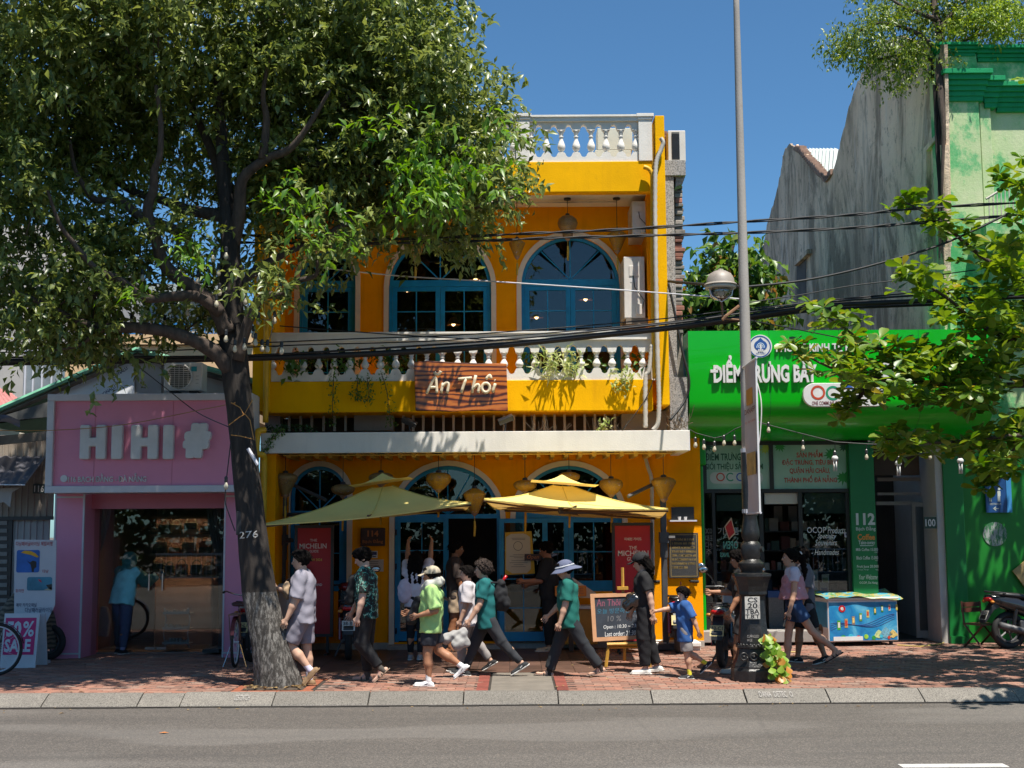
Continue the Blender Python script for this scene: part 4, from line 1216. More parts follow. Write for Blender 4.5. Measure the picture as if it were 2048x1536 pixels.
M_WPRINT=pm('window_lettering',(.62,.64,.62),.6)
for s,x0_,x1_,y0_,y1_,shr in (('OCOP',1614,1652,1054,1066,0),('Products',1655,1691,1054,1067,.3),('Specialty',1635,1673,1067,1080,.3),('Souvenirs',1630,1674,1079,1091,.3),('- Handmades',1623,1678,1099,1110,.3)):
 ptext('window_writing',s,x0_,y0_,x1_,y1_,YW+.012,M_WPRINT,gs,bold=.004,shear=shr)
for s,x0_,x1_,y0_,y1_ in (('OCOP',1409,1428,1057,1067),('기준품',1436,1478,1055,1070),('대표',1411,1428,1070,1083),('다낭',1411,1428,1084,1097),('주',1411,1424,1099,1111)):
 ptext('window_writing',s,x0_,y0_,x1_,y1_,YW+.012,pm('dim_window_lettering',(.32,.36,.34),.6),gs)
M_TEALP=pm('teal_window_lettering',(.10,.35,.27),.6)
a,b,c,d=R4(1447,1082,1476,1098,YW+.012)
mir=Matrix.Translation(((a+b)/2,0,0)) @ Matrix.Scale(-1,4,(1,0,0)) @ Matrix.Translation((-(a+b)/2,0,0))
text('window_writing','OPEN',a,b,c,d,YW+.012,M_TEALP,gs,bold=.02,M=mir)
a,b,c,d=R4(1440,1105,1468,1114,YW+.012)
mir=Matrix.Translation(((a+b)/2,0,0)) @ Matrix.Scale(-1,4,(1,0,0)) @ Matrix.Translation((-(a+b)/2,0,0))
text('window_writing','DRINKS',a,b,c,d,YW+.012,M_TEALP,gs,bold=.02,M=mir)
st_=obj('door_sticker',MB().pbox(1689,1065,1699,1075,YW+.008,.004),pm('sticker_white_blue',(.6,.65,.72),.5),gs)
obj('sticker_mark',MB().pbox(1691,1066.5,1697,1071,YW+.006,.002),M_NAVY,st_)
rd=[W(1463,1035,YW-.04),W(1471,1067,YW-.04),W(1458,1080,YW-.04),W(1449,1053,YW-.04)]
t=thing('red_paper_diamond',rd[2],'red paper diamond with pale edge hung on the shop glass','decoration')
obj('border',MB().prism([(q.x,q.z) for q in rd],YW-.03,YW-.02),pm('gold_paper',(.55,.42,.25),.6),t)
ce=sum(rd,Vector())/4
obj('field',MB().prism([((q.x-ce.x)*.82+ce.x,(q.z-ce.z)*.82+ce.z) for q in rd],YW-.034,YW-.031),pm('red_paper',(.45,.02,.015),.6,.2,25),t)
obj('step',MB().pbox(1405,1262,1705,1285,YW-.35,.6),plaster('step_stone',(.33,.31,.29),.3,.3,(.15,.13,.12)),gs,bev=.01)
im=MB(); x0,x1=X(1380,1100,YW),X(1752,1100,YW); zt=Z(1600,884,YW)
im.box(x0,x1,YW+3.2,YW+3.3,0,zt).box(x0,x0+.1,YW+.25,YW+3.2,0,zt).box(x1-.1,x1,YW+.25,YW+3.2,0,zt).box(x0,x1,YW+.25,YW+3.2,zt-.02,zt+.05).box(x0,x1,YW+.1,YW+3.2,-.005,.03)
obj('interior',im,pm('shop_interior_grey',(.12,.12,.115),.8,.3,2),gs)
sf=thing('goods_shelf',W(1560,1200,YW+1.2),'dark shelf of packaged goods seen through the open shop door','shelf')
rg=random.Random(12); GC=['#6d5f4a','#8a8f8a','#5b2a22','#2f4f45','#a79a80','#3a3f4a','#7d3a2a','#c9c4b8']
GM=[pm('goods_%d' % i,hexl(c),.6,.2,10) for i,c in enumerate(GC)]
YX=YW+1.3
for py in (1062,1100,1140,1185,1230):
 z=Z(1560,py,YX); obj('shelf_board',MB().box(X(1440,py,YX),X(1700,py,YX),YX,YX+.35,z-.02,z),M_BLKF,sf)
 x=X(1442,py,YX)
 while x<X(1695,py,YX):
  w=rg.uniform(.06,.16); h=rg.uniform(.08,.24)
  obj('package',MB().box(x,x+w,YX+.05,YX+.25,z,z+h),rg.choice(GM),sf); x+=w+rg.uniform(.01,.05)
for px in (1548,1577):
 obj('back_poster',MB().pbox(px,1012,px+17,1052,YX+.5,.02),M_LETW,sf)
bk=thing('plastic_basket',W(1553,1262,YW+.5),'grey plastic basket with blue lid inside the shop doorway','basket')
obj('body',MB().pbox(1538,1195,1568,1262,YW+.5,.35),pm('basket_grey',(.22,.21,.2),.6,.2,40),bk); obj('lid',MB().pbox(1536,1182,1570,1195,YW+.48,.4),pm('lid_blue',(.03,.10,.30),.5),bk)
for i,(px,py,w,h,cc,lb) in enumerate(((1626,1152,20,25,'#8fb0c4','pale blue brochure behind the glass, upper left of four'),(1651,1157,14,18,'#a9b884','tilted yellow green leaflet behind the glass'),(1628,1178,17,26,'#3f9fc0','white framed teal picture card low behind the glass'),(1649,1178,17,26,'#5f86b8','white framed blue picture card low behind the glass'))):
 q=thing('brochure',W(px,py,YW+.3),lb,'brochure','brochures behind the shop glass')
 obj('card',MB().pbox(px-w/2,py-h/2,px+w/2,py+h/2,YW+.3,.02),M_LETW,q); obj('print',MB().pbox(px-w*.36,py-h*.1,px+w*.36,py+h*.42,YW+.295,.004),pm('brochure_print_%d' % i,hexl(cc),.4),q)
obj('window_counter',MB().pbox(1608,1186,1697,1240,YW+.25,.5),M_BLKF,gs)
M_GCOL=pm('green_column_paint',(.004,.16,.045),.42,.08,2)
col=obj('menu_column',MB().pbox(1704,885,1753,1262,YW-.12,.4),M_GCOL,gs)
M_WT=pm('menu_white',(.50,.56,.52),.6); M_OT=pm('menu_orange',(.62,.25,.04),.6)
def mt_(s,x0,y0,x1,y1,m=None,bold=.012,shear=0): ptext('lettering',s,x0,y0,x1,y1,YW-.123,m or M_WT,col,bold=bold,shear=shear)
mt_('112',1712,1026,1750,1050,bold=.04); mt_('Bạch Đằng',1712,1052,1751,1063); mt_('Coffee',1715,1068,1750,1080,M_OT,.03); mt_('Take-away',1717,1081,1750,1091); mt_('__________',1720,1090.5,1746,1092)
mt_('Milk Coffee 15.000',1712,1096,1756,1102); mt_('VND',1749,1103,1756,1106,bold=0); mt_('Black Coffee 15.000',1713,1112,1756,1119); mt_('VND',1750,1120,1756,1122,bold=0)
mt_('Fruit Juce 20.000',1714,1130,1757,1137); mt_('Orange, Mango',1715,1138,1738,1141,bold=0); mt_('VND',1751,1138,1757,1141,bold=0); mt_('Your Welcome',1718,1149,1755,1159,shear=.35,bold=.004); mt_('OCOP, Da Nang',1719,1163,1755,1169)
YD=YW+.7
psg=MB().pbox(1748,885,1838,950,YD-.4,.2)
obj('passage_header',psg,pm('brown_shutter_box',(.055,.03,.02),.7,.2,3),gs)
obj('passage_transom',MB().pbox(1755,955,1852,962,YD,.08).pbox(1755,985,1852,990,YD,.08).pbox(1753,1003,1840,1010,YD,.08),plaster('grey_white_frame',(.33,.33,.32),.2,.2,(.18,.17,.16)),gs,kind='stuff')
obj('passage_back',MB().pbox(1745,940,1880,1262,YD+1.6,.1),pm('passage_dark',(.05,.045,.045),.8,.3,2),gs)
xw=X(1893,1150,YW-.1)
obj('passage_wall',MB().box(xw-.12,xw,YW-.1,YD+1.6,0,Z(1880,884,YW)),plaster('passage_white',(.50,.48,.46),.25,.3,(.28,.25,.22)),gs)
od=thing('glass_door',W(1845,1255,YD-.1),'white framed door leaf standing open in the passage','door')
m=MB(); a,b,c,d=R4(1828,1005,1858,1256,YD-.1); leaf_frame(m,a,b,.03,d,YD-.1,YD-.05,.06,.07,.12); obj('frame',m,MATS['grey_white_frame'],od); obj('pane',MB().box(a+.06,b-.06,YD-.08,YD-.076,.15,d-.07),GL2,od)
pl=thing('house_number_plate',W(1861,1045,YW+.2),'dark green number plate on the white passage wall','sign')
obj('plate',MB().pbox(1849,1034,1873,1057,YW-.13,.025),pm('plate_green',(.015,.05,.035),.5),pl); ptext('digits','100',1851,1038,1871,1053,YW-.1335,M_LETW,pl,bold=.01)
obj('right_pier',MB().box(xw,X(1932,1100,YW-.15),YW-.15,YW+.3,.0,Z(1900,884,YW)),M_GREEND,gs,bev=.01)
obj('right_wall',MB().box(X(1932,1100,YW-.15),X(2250,1100,YW),YW-.05,YW+.25,.0,Z(1900,870,YW)),pm('green_wall_paint',(.005,.19,.012),.5,.1,2,dirt=.1,dirtcol=(.02,.1,.02)),gs)
obj('right_plinth',MB().box(xw,X(1932,1100,YW-.2),YW-.2,YW-.14,.0,.12),M_GREEND,gs)
cc_=W(1990,1068,YW-.06); mm=MB().prism(arc(cc_.x,cc_.z,.20,0,2*math.pi*35/36,35),YW-.062,YW-.052)
def worn():
 m,nt,out=node_mat('worn_white_disc'); p_=N(nt,'ShaderNodeBsdfPrincipled'); f=ramp(nt,noise(nt,9,8,.75,objco(nt,(2,2,.6),glob=True)),[(.47,(0,0,0)),(.53,(1,1,1))])
 L(nt,mixc(nt,f,(.33,.36,.34),(.03,.16,.06)),p_.inputs['Base Color']); p_.inputs['Roughness'].default_value=.7; L(nt,p_.outputs[0],out.inputs['Surface']); return m
obj('painted_disc',mm,worn(),gs)
wc=thing('restroom_sign',W(1990,1000,YW-.1),'blue restroom sign with white figures and arrow','sign')
obj('board',MB().pbox(1971,940,2012,1025,YW-.12,.03),pm('sign_blue',(.01,.06,.20),.4),wc); obj('side_board',MB().pbox(2013,945,2023,1025,YW-.12,.03),pm('sign_light_blue',(.05,.25,.55),.4),wc)
for px in (1981,1998):
 m=MB(); q=W(px,978,YW-.122); m.prism(arc(q.x,q.z,.022,0,2*math.pi*15/16,15),YW-.125,YW-.121).pbox(px-3,982,px+3,992,YW-.125,.003).pbox(px-2.4,992,px-.4,1003,YW-.125,.003).pbox(px+.4,992,px+2.4,1003,YW-.125,.003)
 obj('figure',m,M_WT,wc,kind='stuff')
ptext('lettering','RESTROOM',1980,1006,2002,1010,YW-.122,M_WT,wc)
ptext('arrow','←',1986,1013,1998,1021,YW-.122,M_WT,wc,bold=.02)
bd=thing('cardboard_sheet',W(2048,1160,YW-.1),'tan square board hung diagonally on the right green wall','board')
obj('sheet',MB().prism([(q.x,q.z) for q in (W(2025,1142,YW-.1),W(2052,1178,YW-.1),W(2085,1150,YW-.1),W(2056,1116,YW-.1))],YW-.11,YW-.08),pm('tan_board',(.45,.31,.13),.7,.1),bd,bev=.004)
# RIGHT-HAND OLD BUILDING
def stained():
 m,nt,out=node_mat('stained_cement'); p=N(nt,'ShaderNodeBsdfPrincipled')
 base=ramp(nt,noise(nt,.55,6,.6,objco(nt,(1,1,.7),glob=True)),[(.3,(.56,.41,.27)),(.5,(.76,.575,.41)),(.7,(.85,.69,.52))])
 s1=noise(nt,1.0,9,.72,objco(nt,(1.3,.75,.26),glob=True),1.4)
 c=mixc(nt,ramp(nt,s1,[(.46,(0,0,0)),(.58,(.85,.85,.85))]),base,(.22,.165,.115))
 s3=noise(nt,1.0,6,.6,objco(nt,(4,2.6,.35),glob=True))
 c=mixc(nt,ramp(nt,s3,[(.58,(0,0,0)),(.75,(.6,.6,.6))]),c,(.60,.57,.53))
 s2=noise(nt,3.5,9,.8,objco(nt,(1,1,.8),glob=True))
 c=mixc(nt,ramp(nt,s2,[(.55,(0,0,0)),(.64,(.7,.7,.7))]),c,(.10,.08,.06))
 L(nt,c,p.inputs['Base Color']); p.inputs['Roughness'].default_value=.9
 L(nt,bump(nt,noise(nt,9,9,.7,objco(nt,glob=True)),.7,.05),p.inputs['Normal'])
 L(nt,p.outputs[0],out.inputs['Surface'])
 return m
M_CEM=stained()
XW_=W(1888,400,21.9).x
YO=21.9
ob=thing('old_townhouse',Vector((XW_,YO,0)),'old building with stained scalloped side wall and peeling green front','building')
pts=[(1888,90),(1800,72),(1760,82),(1742,104),(1726,140),(1712,172),(1698,215),(1686,262),(1676,305),(1664,345),(1656,358),(1648,350),(1634,338),(1618,318),(1603,300),(1592,293),(1580,290),(1571,297),(1565,312),(1562,340),(1556,372),(1546,408),(1534,452),(1524,500),(1516,560),(1514,650)]
P=[WX(a,b,XW_) for a,b in pts]
poly=[(p.y,p.z) for p in P]+[(P[-1].y,2.6),(YO+.3,3.2),(YO,Z(1888,700,YO))]
rgw=random.Random(44); Pr=[]
for i in range(len(P)-1):
 for k in range(4): q=P[i].lerp(P[i+1],k/4); Pr.append((q.y+rgw.uniform(-.05,.05),q.z+rgw.uniform(-.05,.05)))
poly=Pr+[(P[-1].y,P[-1].z),(P[-1].y,2.6),(YO+.3,3.2),(YO,Z(1888,700,YO))]
obj('side_wall',MB().prism(poly,XW_,XW_+.06,axis='x'),M_CEM,ob)
m=MB(); rgh=random.Random(2)
A_,B_,C_,D_=WX(1588,352,XW_+.1),WX(1670,380,XW_+.1),WX(1676,297,XW_+1.1),WX(1594,297,XW_+1.1)
m.grid(lambda u,v: A_.lerp(B_,u).lerp(D_.lerp(C_,u),v)+Vector((-.03,0,.02))*math.sin(u*75),75,2); obj('roof_sheet',m,pm('pale_roof_sheet',(.5,.54,.5),.4,.1,2),ob,fix=False)
m=MB()
for i in range(9,15):
 a,b=P[i],P[i+1]
 for k in range(5):
  q=a.lerp(b,(k+.5)/5)
  m.box(q.x-.06,q.x+.12,q.y-.12,q.y+.12,q.z-.06,q.z+rgh.uniform(.0,.07),M=None)
obj('coping_bricks',m,pm('broken_brick',(.30,.19,.14),.9,.35,6),ob,kind='stuff')
def wallpatch(pxs,d,mat,nm):
 q=[WX(a,b,XW_-d) for a,b in pxs]
 return obj(nm,MB().prism([(p.y,p.z) for p in q],XW_-d,XW_+.02,axis='x'),mat,ob)
wallpatch([(1874,290),(1884,290),(1890,660),(1878,660)],.10,M_CEM,'pilaster_strip')
wallpatch([(1846,298),(1870,270),(1872,278),(1852,302),(1858,660),(1850,660)],.08,M_CEM,'chimney_ridge')
q=obj('niche',MB().prism([(p.y,p.z) for p in [WX(a,b,XW_-.01) for a,b in ((1593,520),(1612,505),(1612,600),(1593,600))]],XW_-.012,XW_+.02,axis='x'),pm('niche_dark',(.10,.085,.075),.9,.3),ob)
obj('niche_lintel',MB().prism([(p.y,p.z) for p in [WX(a,b,XW_-.1) for a,b in ((1590,524),(1616,498),(1616,507),(1590,532))]],XW_-.12,XW_+.01,axis='x'),M_CEM,ob)
def peel():
 m,nt,out=node_mat('peeling_green'); p=N(nt,'ShaderNodeBsdfPrincipled')
 f=ramp(nt,noise(nt,1.3,9,.72,objco(nt,(1,1,.75),glob=True)),[(.38,(.05,.33,.11)),(.45,(.16,.42,.18)),(.51,(.42,.53,.28)),(.72,(.56,.58,.38))])
 s=noise(nt,5,9,.8,objco(nt,(1.2,1,.5),glob=True))
 c=mixc(nt,ramp(nt,s,[(.60,(0,0,0)),(.68,(.8,.8,.8))]),f,(.55,.47,.36))
 k=noise(nt,2.2,8,.75,objco(nt,(1.2,1,.4),glob=True))
 c=mixc(nt,ramp(nt,k,[(.64,(0,0,0)),(.72,(.7,.7,.7))]),c,(.06,.10,.05))
 L(nt,c,p.inputs['Base Color']); p.inputs['Roughness'].default_value=.85
 L(nt,bump(nt,noise(nt,20,8,.7,objco(nt,glob=True)),.4,.02),p.inputs['Normal']); L(nt,p.outputs[0],out.inputs['Surface']); return m
M_PEEL=peel()
M_CORN=plaster('cornice_green',(.02,.27,.11),.3,.3,(.02,.09,.05))
xa,xb=XW_-.03,X(2300,300,YO)
obj('front_wall',MB().box(xa,xb,YO+.12,YO+.4,0,Z(1950,100,YO)),M_PEEL,ob)
xp=X(1966,300,YO)
obj('pilaster',MB().box(xa,X(1962,300,YO-.12),YO-.12,YO+.12,Z(1900,700,YO),Z(1930,205,YO)),M_PEEL,ob,bev=.01)
obj('pilaster',MB().box(X(1962,300,YO),X(1984,300,YO),YO-.02,YO+.12,Z(1900,700,YO),Z(1930,205,YO)),M_PEEL,ob,bev=.01)
cm=MB()
def corn(x0,x1,pyb,pyt,n,y0,out_,nm='cornice'):
 m=MB(); zb,zt=Z(1930,pyb,YO),Z(1930,pyt,YO)
 for i in range(n):
  t=(i/(n-1))**1.4
  m.box(x0-.0-out_*t*.55,x1+out_*t*.55,y0-out_*(.15+t*.85),YO+.13-.001*i,zb+(zt-zb)*i/n,zb+(zt-zb)*(i+1)/n-(.004 if i % 2 else 0))
 obj(nm,m,M_CORN,ob,bev=.006)
corn(xa+.12,X(1960,200,YO),208,150,6,YO-.13,.22)
corn(X(1966,200,YO),X(1990,200,YO),218,160,6,YO-.04,.2)
corn(X(1984,200,YO)+.1,xb,222,168,6,YO+.08,.22)
obj('parapet_wall',MB().box(xa,X(1950,130,YO),YO-.08,YO+.3,Z(1930,151,YO),Z(1930,112,YO)),M_PEEL,ob)
obj('parapet_wall',MB().box(X(1952,130,YO),xb,YO+.02,YO+.3,Z(1930,168,YO),Z(1930,115,YO)),M_PEEL,ob)
corn(xa+.03,X(1946,100,YO),116,92,4,YO-.08,.14)
corn(X(1954,100,YO),xb,124,95,4,YO+.0,.16)
rb=thing('balcony_railing',W(2010,440,YO-1),'old white metal balcony railing on the peeling green front','railing')
yr=YO-.7
obj('top_rail',MB().tube([W(1972,398,yr),W(2024,366,yr),W(2090,366,yr)],.022,6),MATS['bar_paint'],rb)
obj('bottom_rail',MB().tube([W(1976,446,yr),W(2026,446,yr),W(2090,446,yr)],.018,6),MATS['bar_paint'],rb)
for i in range(13):
 px=1978+8*i; pt=398-(px-1972)*.615 if px<2024 else 366
 obj('upright',MB().tube([W(px,pt,yr),W(px+1,446,yr)],.010,5),MATS['bar_paint'],rb)
obj('balcony_slab',MB().box(X(1968,460,YO-.7),xb,YO-.8,YO+.12,Z(1990,470,YO-.7),Z(1990,448,YO-.7)),M_PEEL,ob)
# NARROW TERRAZZO NEIGHBOUR BETWEEN YELLOW AND GREEN
M_TERR=granite('terrazzo',(.30,.285,.27),75)
nb=thing('terrazzo_pier',W(1355,860,20.6),'speckled grey terrazzo pier with ragged brick edge beside the yellow building','wall')
YN=20.55
obj('pier',MB().box(X(1334,600,YN),X(1352,600,YN),YN,YN+1.2,Z(1350,860,YN),Z(1350,325,YN)),M_TERR,nb)
obj('pier_base',MB().box(X(1340,800,YN-.05),X(1375,800,YN-.05),YN-.05,YN+1.2,Z(1350,862,YN),Z(1350,755,YN)),M_TERR,nb)
obj('bracket_top',MB().box(X(1322,340,YN),X(1371,340,YN),YN-.03,YN+.9,Z(1350,352,YN),Z(1350,321,YN)),M_TERR,nb,bev=.006)
obj('bracket_haunch',MB().prism([(p.x,p.z) for p in (W(1352,352,YN),W(1371,352,YN),W(1366,366,YN),W(1352,372,YN))],YN+.05,YN+.7),M_TERR,nb)
M_BRK=pm('ragged_brick',(.30,.13,.09),.9,.35,5,rnd=.3); M_MORT=pm('old_mortar',(.27,.235,.20),.9,.35,4,bmp=.9,bscale=18,rnd=.25)
rg=random.Random(31)
py=372; i=0
while py<660:
 h=rg.uniform(7,11); e=1368+rg.uniform(-4,2.5)
 brick=(470<py<520) or (610<py<640) or rg.random()<.06
 a,b,c,d=R4(1349+rg.uniform(-1,1),py,e,py+h-.6,YN+.35)
 obj('brick' if brick else 'mortar_lump',MB().box(a,b,YN+.3+rg.uniform(0,.08),YN+.9,c,d),M_BRK if brick else M_MORT,nb,bev=.015)
 py+=h
obj('rubble_core',MB().pbox(1348,370,1364,862,YN+.5,.5),M_MORT,nb)
m=MB(); rg=random.Random(8)
for k in range(26):
 a=rg.uniform(0,1); p=W(1347+26*a,852+10*rg.random(),YN-.2)
 q=p+Vector((rg.uniform(-.2,.2),rg.uniform(-.1,.1),rg.uniform(.1,.35))); m.tube([p,(p+q)/2+Vector((rg.uniform(-.06,.06),0,0)),q],.004,4)
obj('dry_weeds',m,pm('dry_stalk',(.16,.12,.08),.9,.3),nb,kind='stuff')
a,b,c,d=R4(1337,259,1372,322,YN)
t=thing('air_conditioner',((a+b)/2,YN,c),'white air conditioner standing end-on on the terrazzo bracket','air conditioner','outdoor air conditioner units')
obj('casing',MB().box(a,b,YN+.05,YN+.75,c+.0,d),M_ACW,t,bev=.01)
obj('grille',MB().box(a+.06,b-.1,YN+.04,YN+.052,c+.04,d-.03),M_GRILLE,t)
g=MB()
for k in range(24):
 z=c+.05+(d-c-.1)*k/24; g.box(a+.06,b-.1,YN+.034,YN+.040,z,z+.008)
obj('grille_fins',g,M_BLK,t,kind='stuff')
br=MB()
rr_=random.Random(6)
pier2=thing('brick_stub',W(1327,320,YN+.4),'short red brick stub beside the rooftop air conditioner','brick pier')
for k in range(9):
 obj('brick',MB().pbox(1321,318-k*7,1334,318-k*7+6,YN+.35,.2),M_BRK,pier2,bev=.006)
# TREES
def tri_mesh(name,V,F,mat):
 me=bpy.data.meshes.new(name)
 V=np.asarray(V,np.float32).reshape(-1,3); F=np.asarray(F,np.int32).reshape(-1,3)
 me.vertices.add(len(V)); me.vertices.foreach_set('co',V.ravel())
 me.loops.add(F.size); me.loops.foreach_set('vertex_index',F.ravel())
 me.polygons.add(len(F)); me.polygons.foreach_set('loop_start',np.arange(0,F.size,3,dtype=np.int32))
 me.materials.append(mat); me.update(calc_edges=True); me.validate()
 return me
def leaves_mesh(name,base,direc,nrm,ln,wd,mat,fold=.25,droop=.2,org=(0,0,0)):
 d=direc/np.linalg.norm(direc,axis=1,keepdims=True)
 s=np.cross(d,nrm); s/=np.linalg.norm(s,axis=1,keepdims=True)+1e-9
 n=np.cross(s,d)
 ln=ln[:,None]; wd=wd[:,None]
 b=base-np.asarray(org)
 mid=b+d*ln*.48; tip=b+d*ln+n*(-ln*droop)
 l=mid+s*wd*.5+n*wd*fold; r=mid-s*wd*.5+n*wd*fold
 V=np.stack([b,l,tip,r,mid],1)
 k=np.arange(len(b),dtype=np.int32)[:,None]*5
 F=np.concatenate([k+np.array([[0,4,1]]),k+np.array([[1,4,2]]),k+np.array([[0,3,4]]),k+np.array([[4,3,2]])],0)
 return tri_mesh(name,V,F,mat)
def crown_points(clusters,n,rs,shell=.35):
 E=[]
 for (px,py,rx,ry,Y,dy) in clusters:
  c=W(px,py,Y); k=Y/FPX
  E.append((c,rx*k,ry*k,dy))
 vol=np.array([e[1]*e[2]*(e[3]**.6) for e in E])**.8; pr=vol/vol.sum()
 idx=rs.choice(len(E),n,p=pr)
 C=np.array([E[i][0][:] for i in idx]); R=np.array([(E[i][1],E[i][3],E[i][2]) for i in idx])
 u=rs.normal(size=(n,3)); u/=np.linalg.norm(u,axis=1,keepdims=True)
 rr=rs.random(n)**shell
 return C+u*R*rr[:,None],u
def foliage(name,clusters,ntwig,per,ln,wd,mat,parent,seed,droop=.5,twl=.35,shell=.4,spread=1.0):
 rs=np.random.RandomState(seed)
 P,out=crown_points(clusters,max(1,ntwig//5),rs,shell); P=np.repeat(P,5,0); out=np.repeat(out,5,0); ntwig=len(P); P=P+rs.normal(size=P.shape)*twl*np.array([.5,.5,.38])
 td=out*np.array([1,1,.5])+rs.normal(size=(ntwig,3))*.6+np.array([0,0,-droop]); td/=np.linalg.norm(td,axis=1,keepdims=True)
 t=(np.arange(per)/per)[None,:,None]
 pos=P[:,None,:]+td[:,None,:]*t*twl+np.array([0,0,-1.0])*(t**2)*twl*.3
 pos=pos+rs.normal(size=pos.shape)*.02
 d=td[:,None,:]*.6+rs.normal(size=(ntwig,per,3))*.75*spread+np.array([0,0,-droop*.8])
 nr=rs.normal(size=(ntwig,per,3))*.55+np.array([.1,-.3,1.0])
 n=ntwig*per
 L_=ln*rs.uniform(.65,1.25,n)
 me=leaves_mesh(name,pos.reshape(n,3),d.reshape(n,3),nr.reshape(n,3),L_,L_*wd/ln*rs.uniform(.8,1.15,n),mat,org=ORG[parent.name])
 o=inst(name,me,parent,loc=ORG[parent.name]); o['kind']='stuff'
 tv=np.stack([P,P+td*twl],1)
 return o,P,td
def bark(name,a,b,paint=None):
 m,nt,out=node_mat(name); p=N(nt,'ShaderNodeBsdfPrincipled')
 f=noise(nt,1,8,.7,objco(nt,(14,14,2.2),glob=True))
 c=ramp(nt,f,[(.32,a),(.7,b)])
 if paint:
  k=noise(nt,1,9,.78,objco(nt,(26,26,9),glob=True))
  c=mixc(nt,ramp(nt,k,[(.47,(0,0,0)),(.60,(.9,.9,.9))]),c,paint)
 L(nt,c,p.inputs['Base Color']); p.inputs['Roughness'].default_value=.9
 L(nt,bump(nt,f,.9,.03),p.inputs['Normal']); L(nt,p.outputs[0],out.inputs['Surface']); MATS[name]=m
 return m
M_BARK=bark('dark_bark',(.012,.009,.008),(.048,.037,.03))
M_BARKB=bark('branch_bark',(.035,.025,.02),(.115,.082,.064))
M_BARKW=bark('limewashed_bark',(.02,.018,.016),(.06,.052,.045),(.25,.235,.215))
def ppath(pts,Y0,Y1,ws):
 n=len(pts); out=[]; rr=[]
 for i,(px,py) in enumerate(pts):
  Y=Y0+(Y1-Y0)*(i/(n-1)); out.append(W(px,py,Y)); rr.append((ws[0]+(ws[1]-ws[0])*i/(n-1))*.5*Y/FPX)
 return out,rr
def smooth(P,R,k=3,rough=.0,rg=None):
 Q,S=[],[]
 for i in range(len(P)-1):
  p0,p1,p2,p3=P[max(0,i-1)],P[i],P[i+1],P[min(len(P)-1,i+2)]
  for j in range(k):
   t=j/k
   q=.5*((2*p1)+(p2-p0)*t+(2*p0-5*p1+4*p2-p3)*t*t+(3*p1-p0-3*p2+p3)*t**3)
   Q.append(q); S.append((R[i]+(R[i+1]-R[i])*t)*(1+(rg.uniform(-rough,rough) if rg else 0)))
 Q.append(P[-1]); S.append(R[-1])
 return Q,S
tree=thing('street_tree',G(556,1370),'large dark leafy street tree with limewashed leaning trunk before the pink shop','tree')
def trunk_part(nm,pts,ws,mat,Y=16.35):
 P=[W(a,b,Y) for a,b in pts]; Rr=[w*.5*Y/FPX for w in ws]
 Q,S=smooth(P,Rr,6); n=40; m=MB(); ph=[1.3,2.9,.4]
 def fn(u,v):
  i=min(len(Q)-2,int(u*(len(Q)-1))); t=u*(len(Q)-1)-i
  p=Q[i].lerp(Q[i+1],t); r=S[i]+(S[i+1]-S[i])*t; a=2*math.pi*v
  low=max(0,.55-p.z)/.55
  k=1+.035*math.sin(5*a+p.z*2.2)+.03*math.sin(11*a-p.z*3.1)+.02*math.sin(23*a+p.z*6)+low*.09*math.sin(4*a+1)
  return (p.x+r*k*math.cos(a),p.y+r*k*math.sin(a),p.z)
 m.grid(fn,len(Q)*2,n)
 return obj(nm,m,mat,tree,smooth=True)
trunk_part('trunk_base',[(556,1378),(553,1350),(541,1290),(528,1230),(519,1183)],(94,86,76,70,66),M_BARKW)
up=trunk_part('trunk',[(519,1184),(508,1090),(498,1000),(487,900),(477,800),(469,720),(464,640),(462,560),(459,470),(452,390),(446,310),(440,230),(432,120)],(66,58,54,50,51,54,50,44,36,31,26,20,10),M_BARK)
rg=random.Random(17)
BR=[([(462,740),(430,705),(385,680),(330,662),(270,655),(200,655),(150,640),(115,622),(70,600),(25,582)],16.3,15.2,(34,8)),
      ([(455,665),(425,608),(380,572),(330,530),(310,470),(295,420),(308,376),(308,342),(320,308),(321,239),(312,170)],16.2,15.3,(34,8)),
      ([(440,625),(400,595),(350,592),(290,596),(240,560),(195,540),(150,490),(118,445),(95,380)],16.1,14.8,(26,6)),
      ([(459,480),(444,434),(376,420),(325,400),(267,383),(219,355),(171,338),(110,290)],16.4,17.6,(30,6)),
      ([(380,470),(328,451),(273,427),(239,400),(191,400),(171,376),(150,338),(140,280)],16.5,16.0,(24,6)),
      ([(468,600),(490,560),(530,530),(575,505),(640,480),(720,470)],16.4,17.2,(26,5)),
      ([(476,720),(500,633),(527,592),(563,590),(591,564),(631,551),(634,520)],16.2,15.6,(24,6)),
      ([(464,500),(478,427),(485,359),(533,318),(581,297),(625,239),(660,180)],16.4,15.4,(32,6)),
      ([(526,318),(533,239),(526,188),(540,110)],15.9,15.6,(20,6)),
      ([(452,400),(430,320),(400,250),(370,180),(350,90)],16.4,17.4,(24,6)),
      ([(560,310),(640,330),(740,350),(840,330),(930,300)],16.6,17.0,(18,4)),
      ([(640,480),(730,430),(830,420),(920,420),(1010,400),(1050,385)],16.8,16.1,(16,3)),
      ([(625,239),(720,190),(820,140),(900,110)],16.6,17.2,(11,3)),
      ([(200,655),(160,690),(110,700)],15.6,15.5,(10,4))]
for pts,Y0,Y1,ws in BR:
 P,Rr=ppath(pts,Y0,Y1,ws); Q,S=smooth(P,Rr,4,.07,rg)
 obj('limb',MB().tube(Q,S,9),M_BARKB,tree,smooth=True)
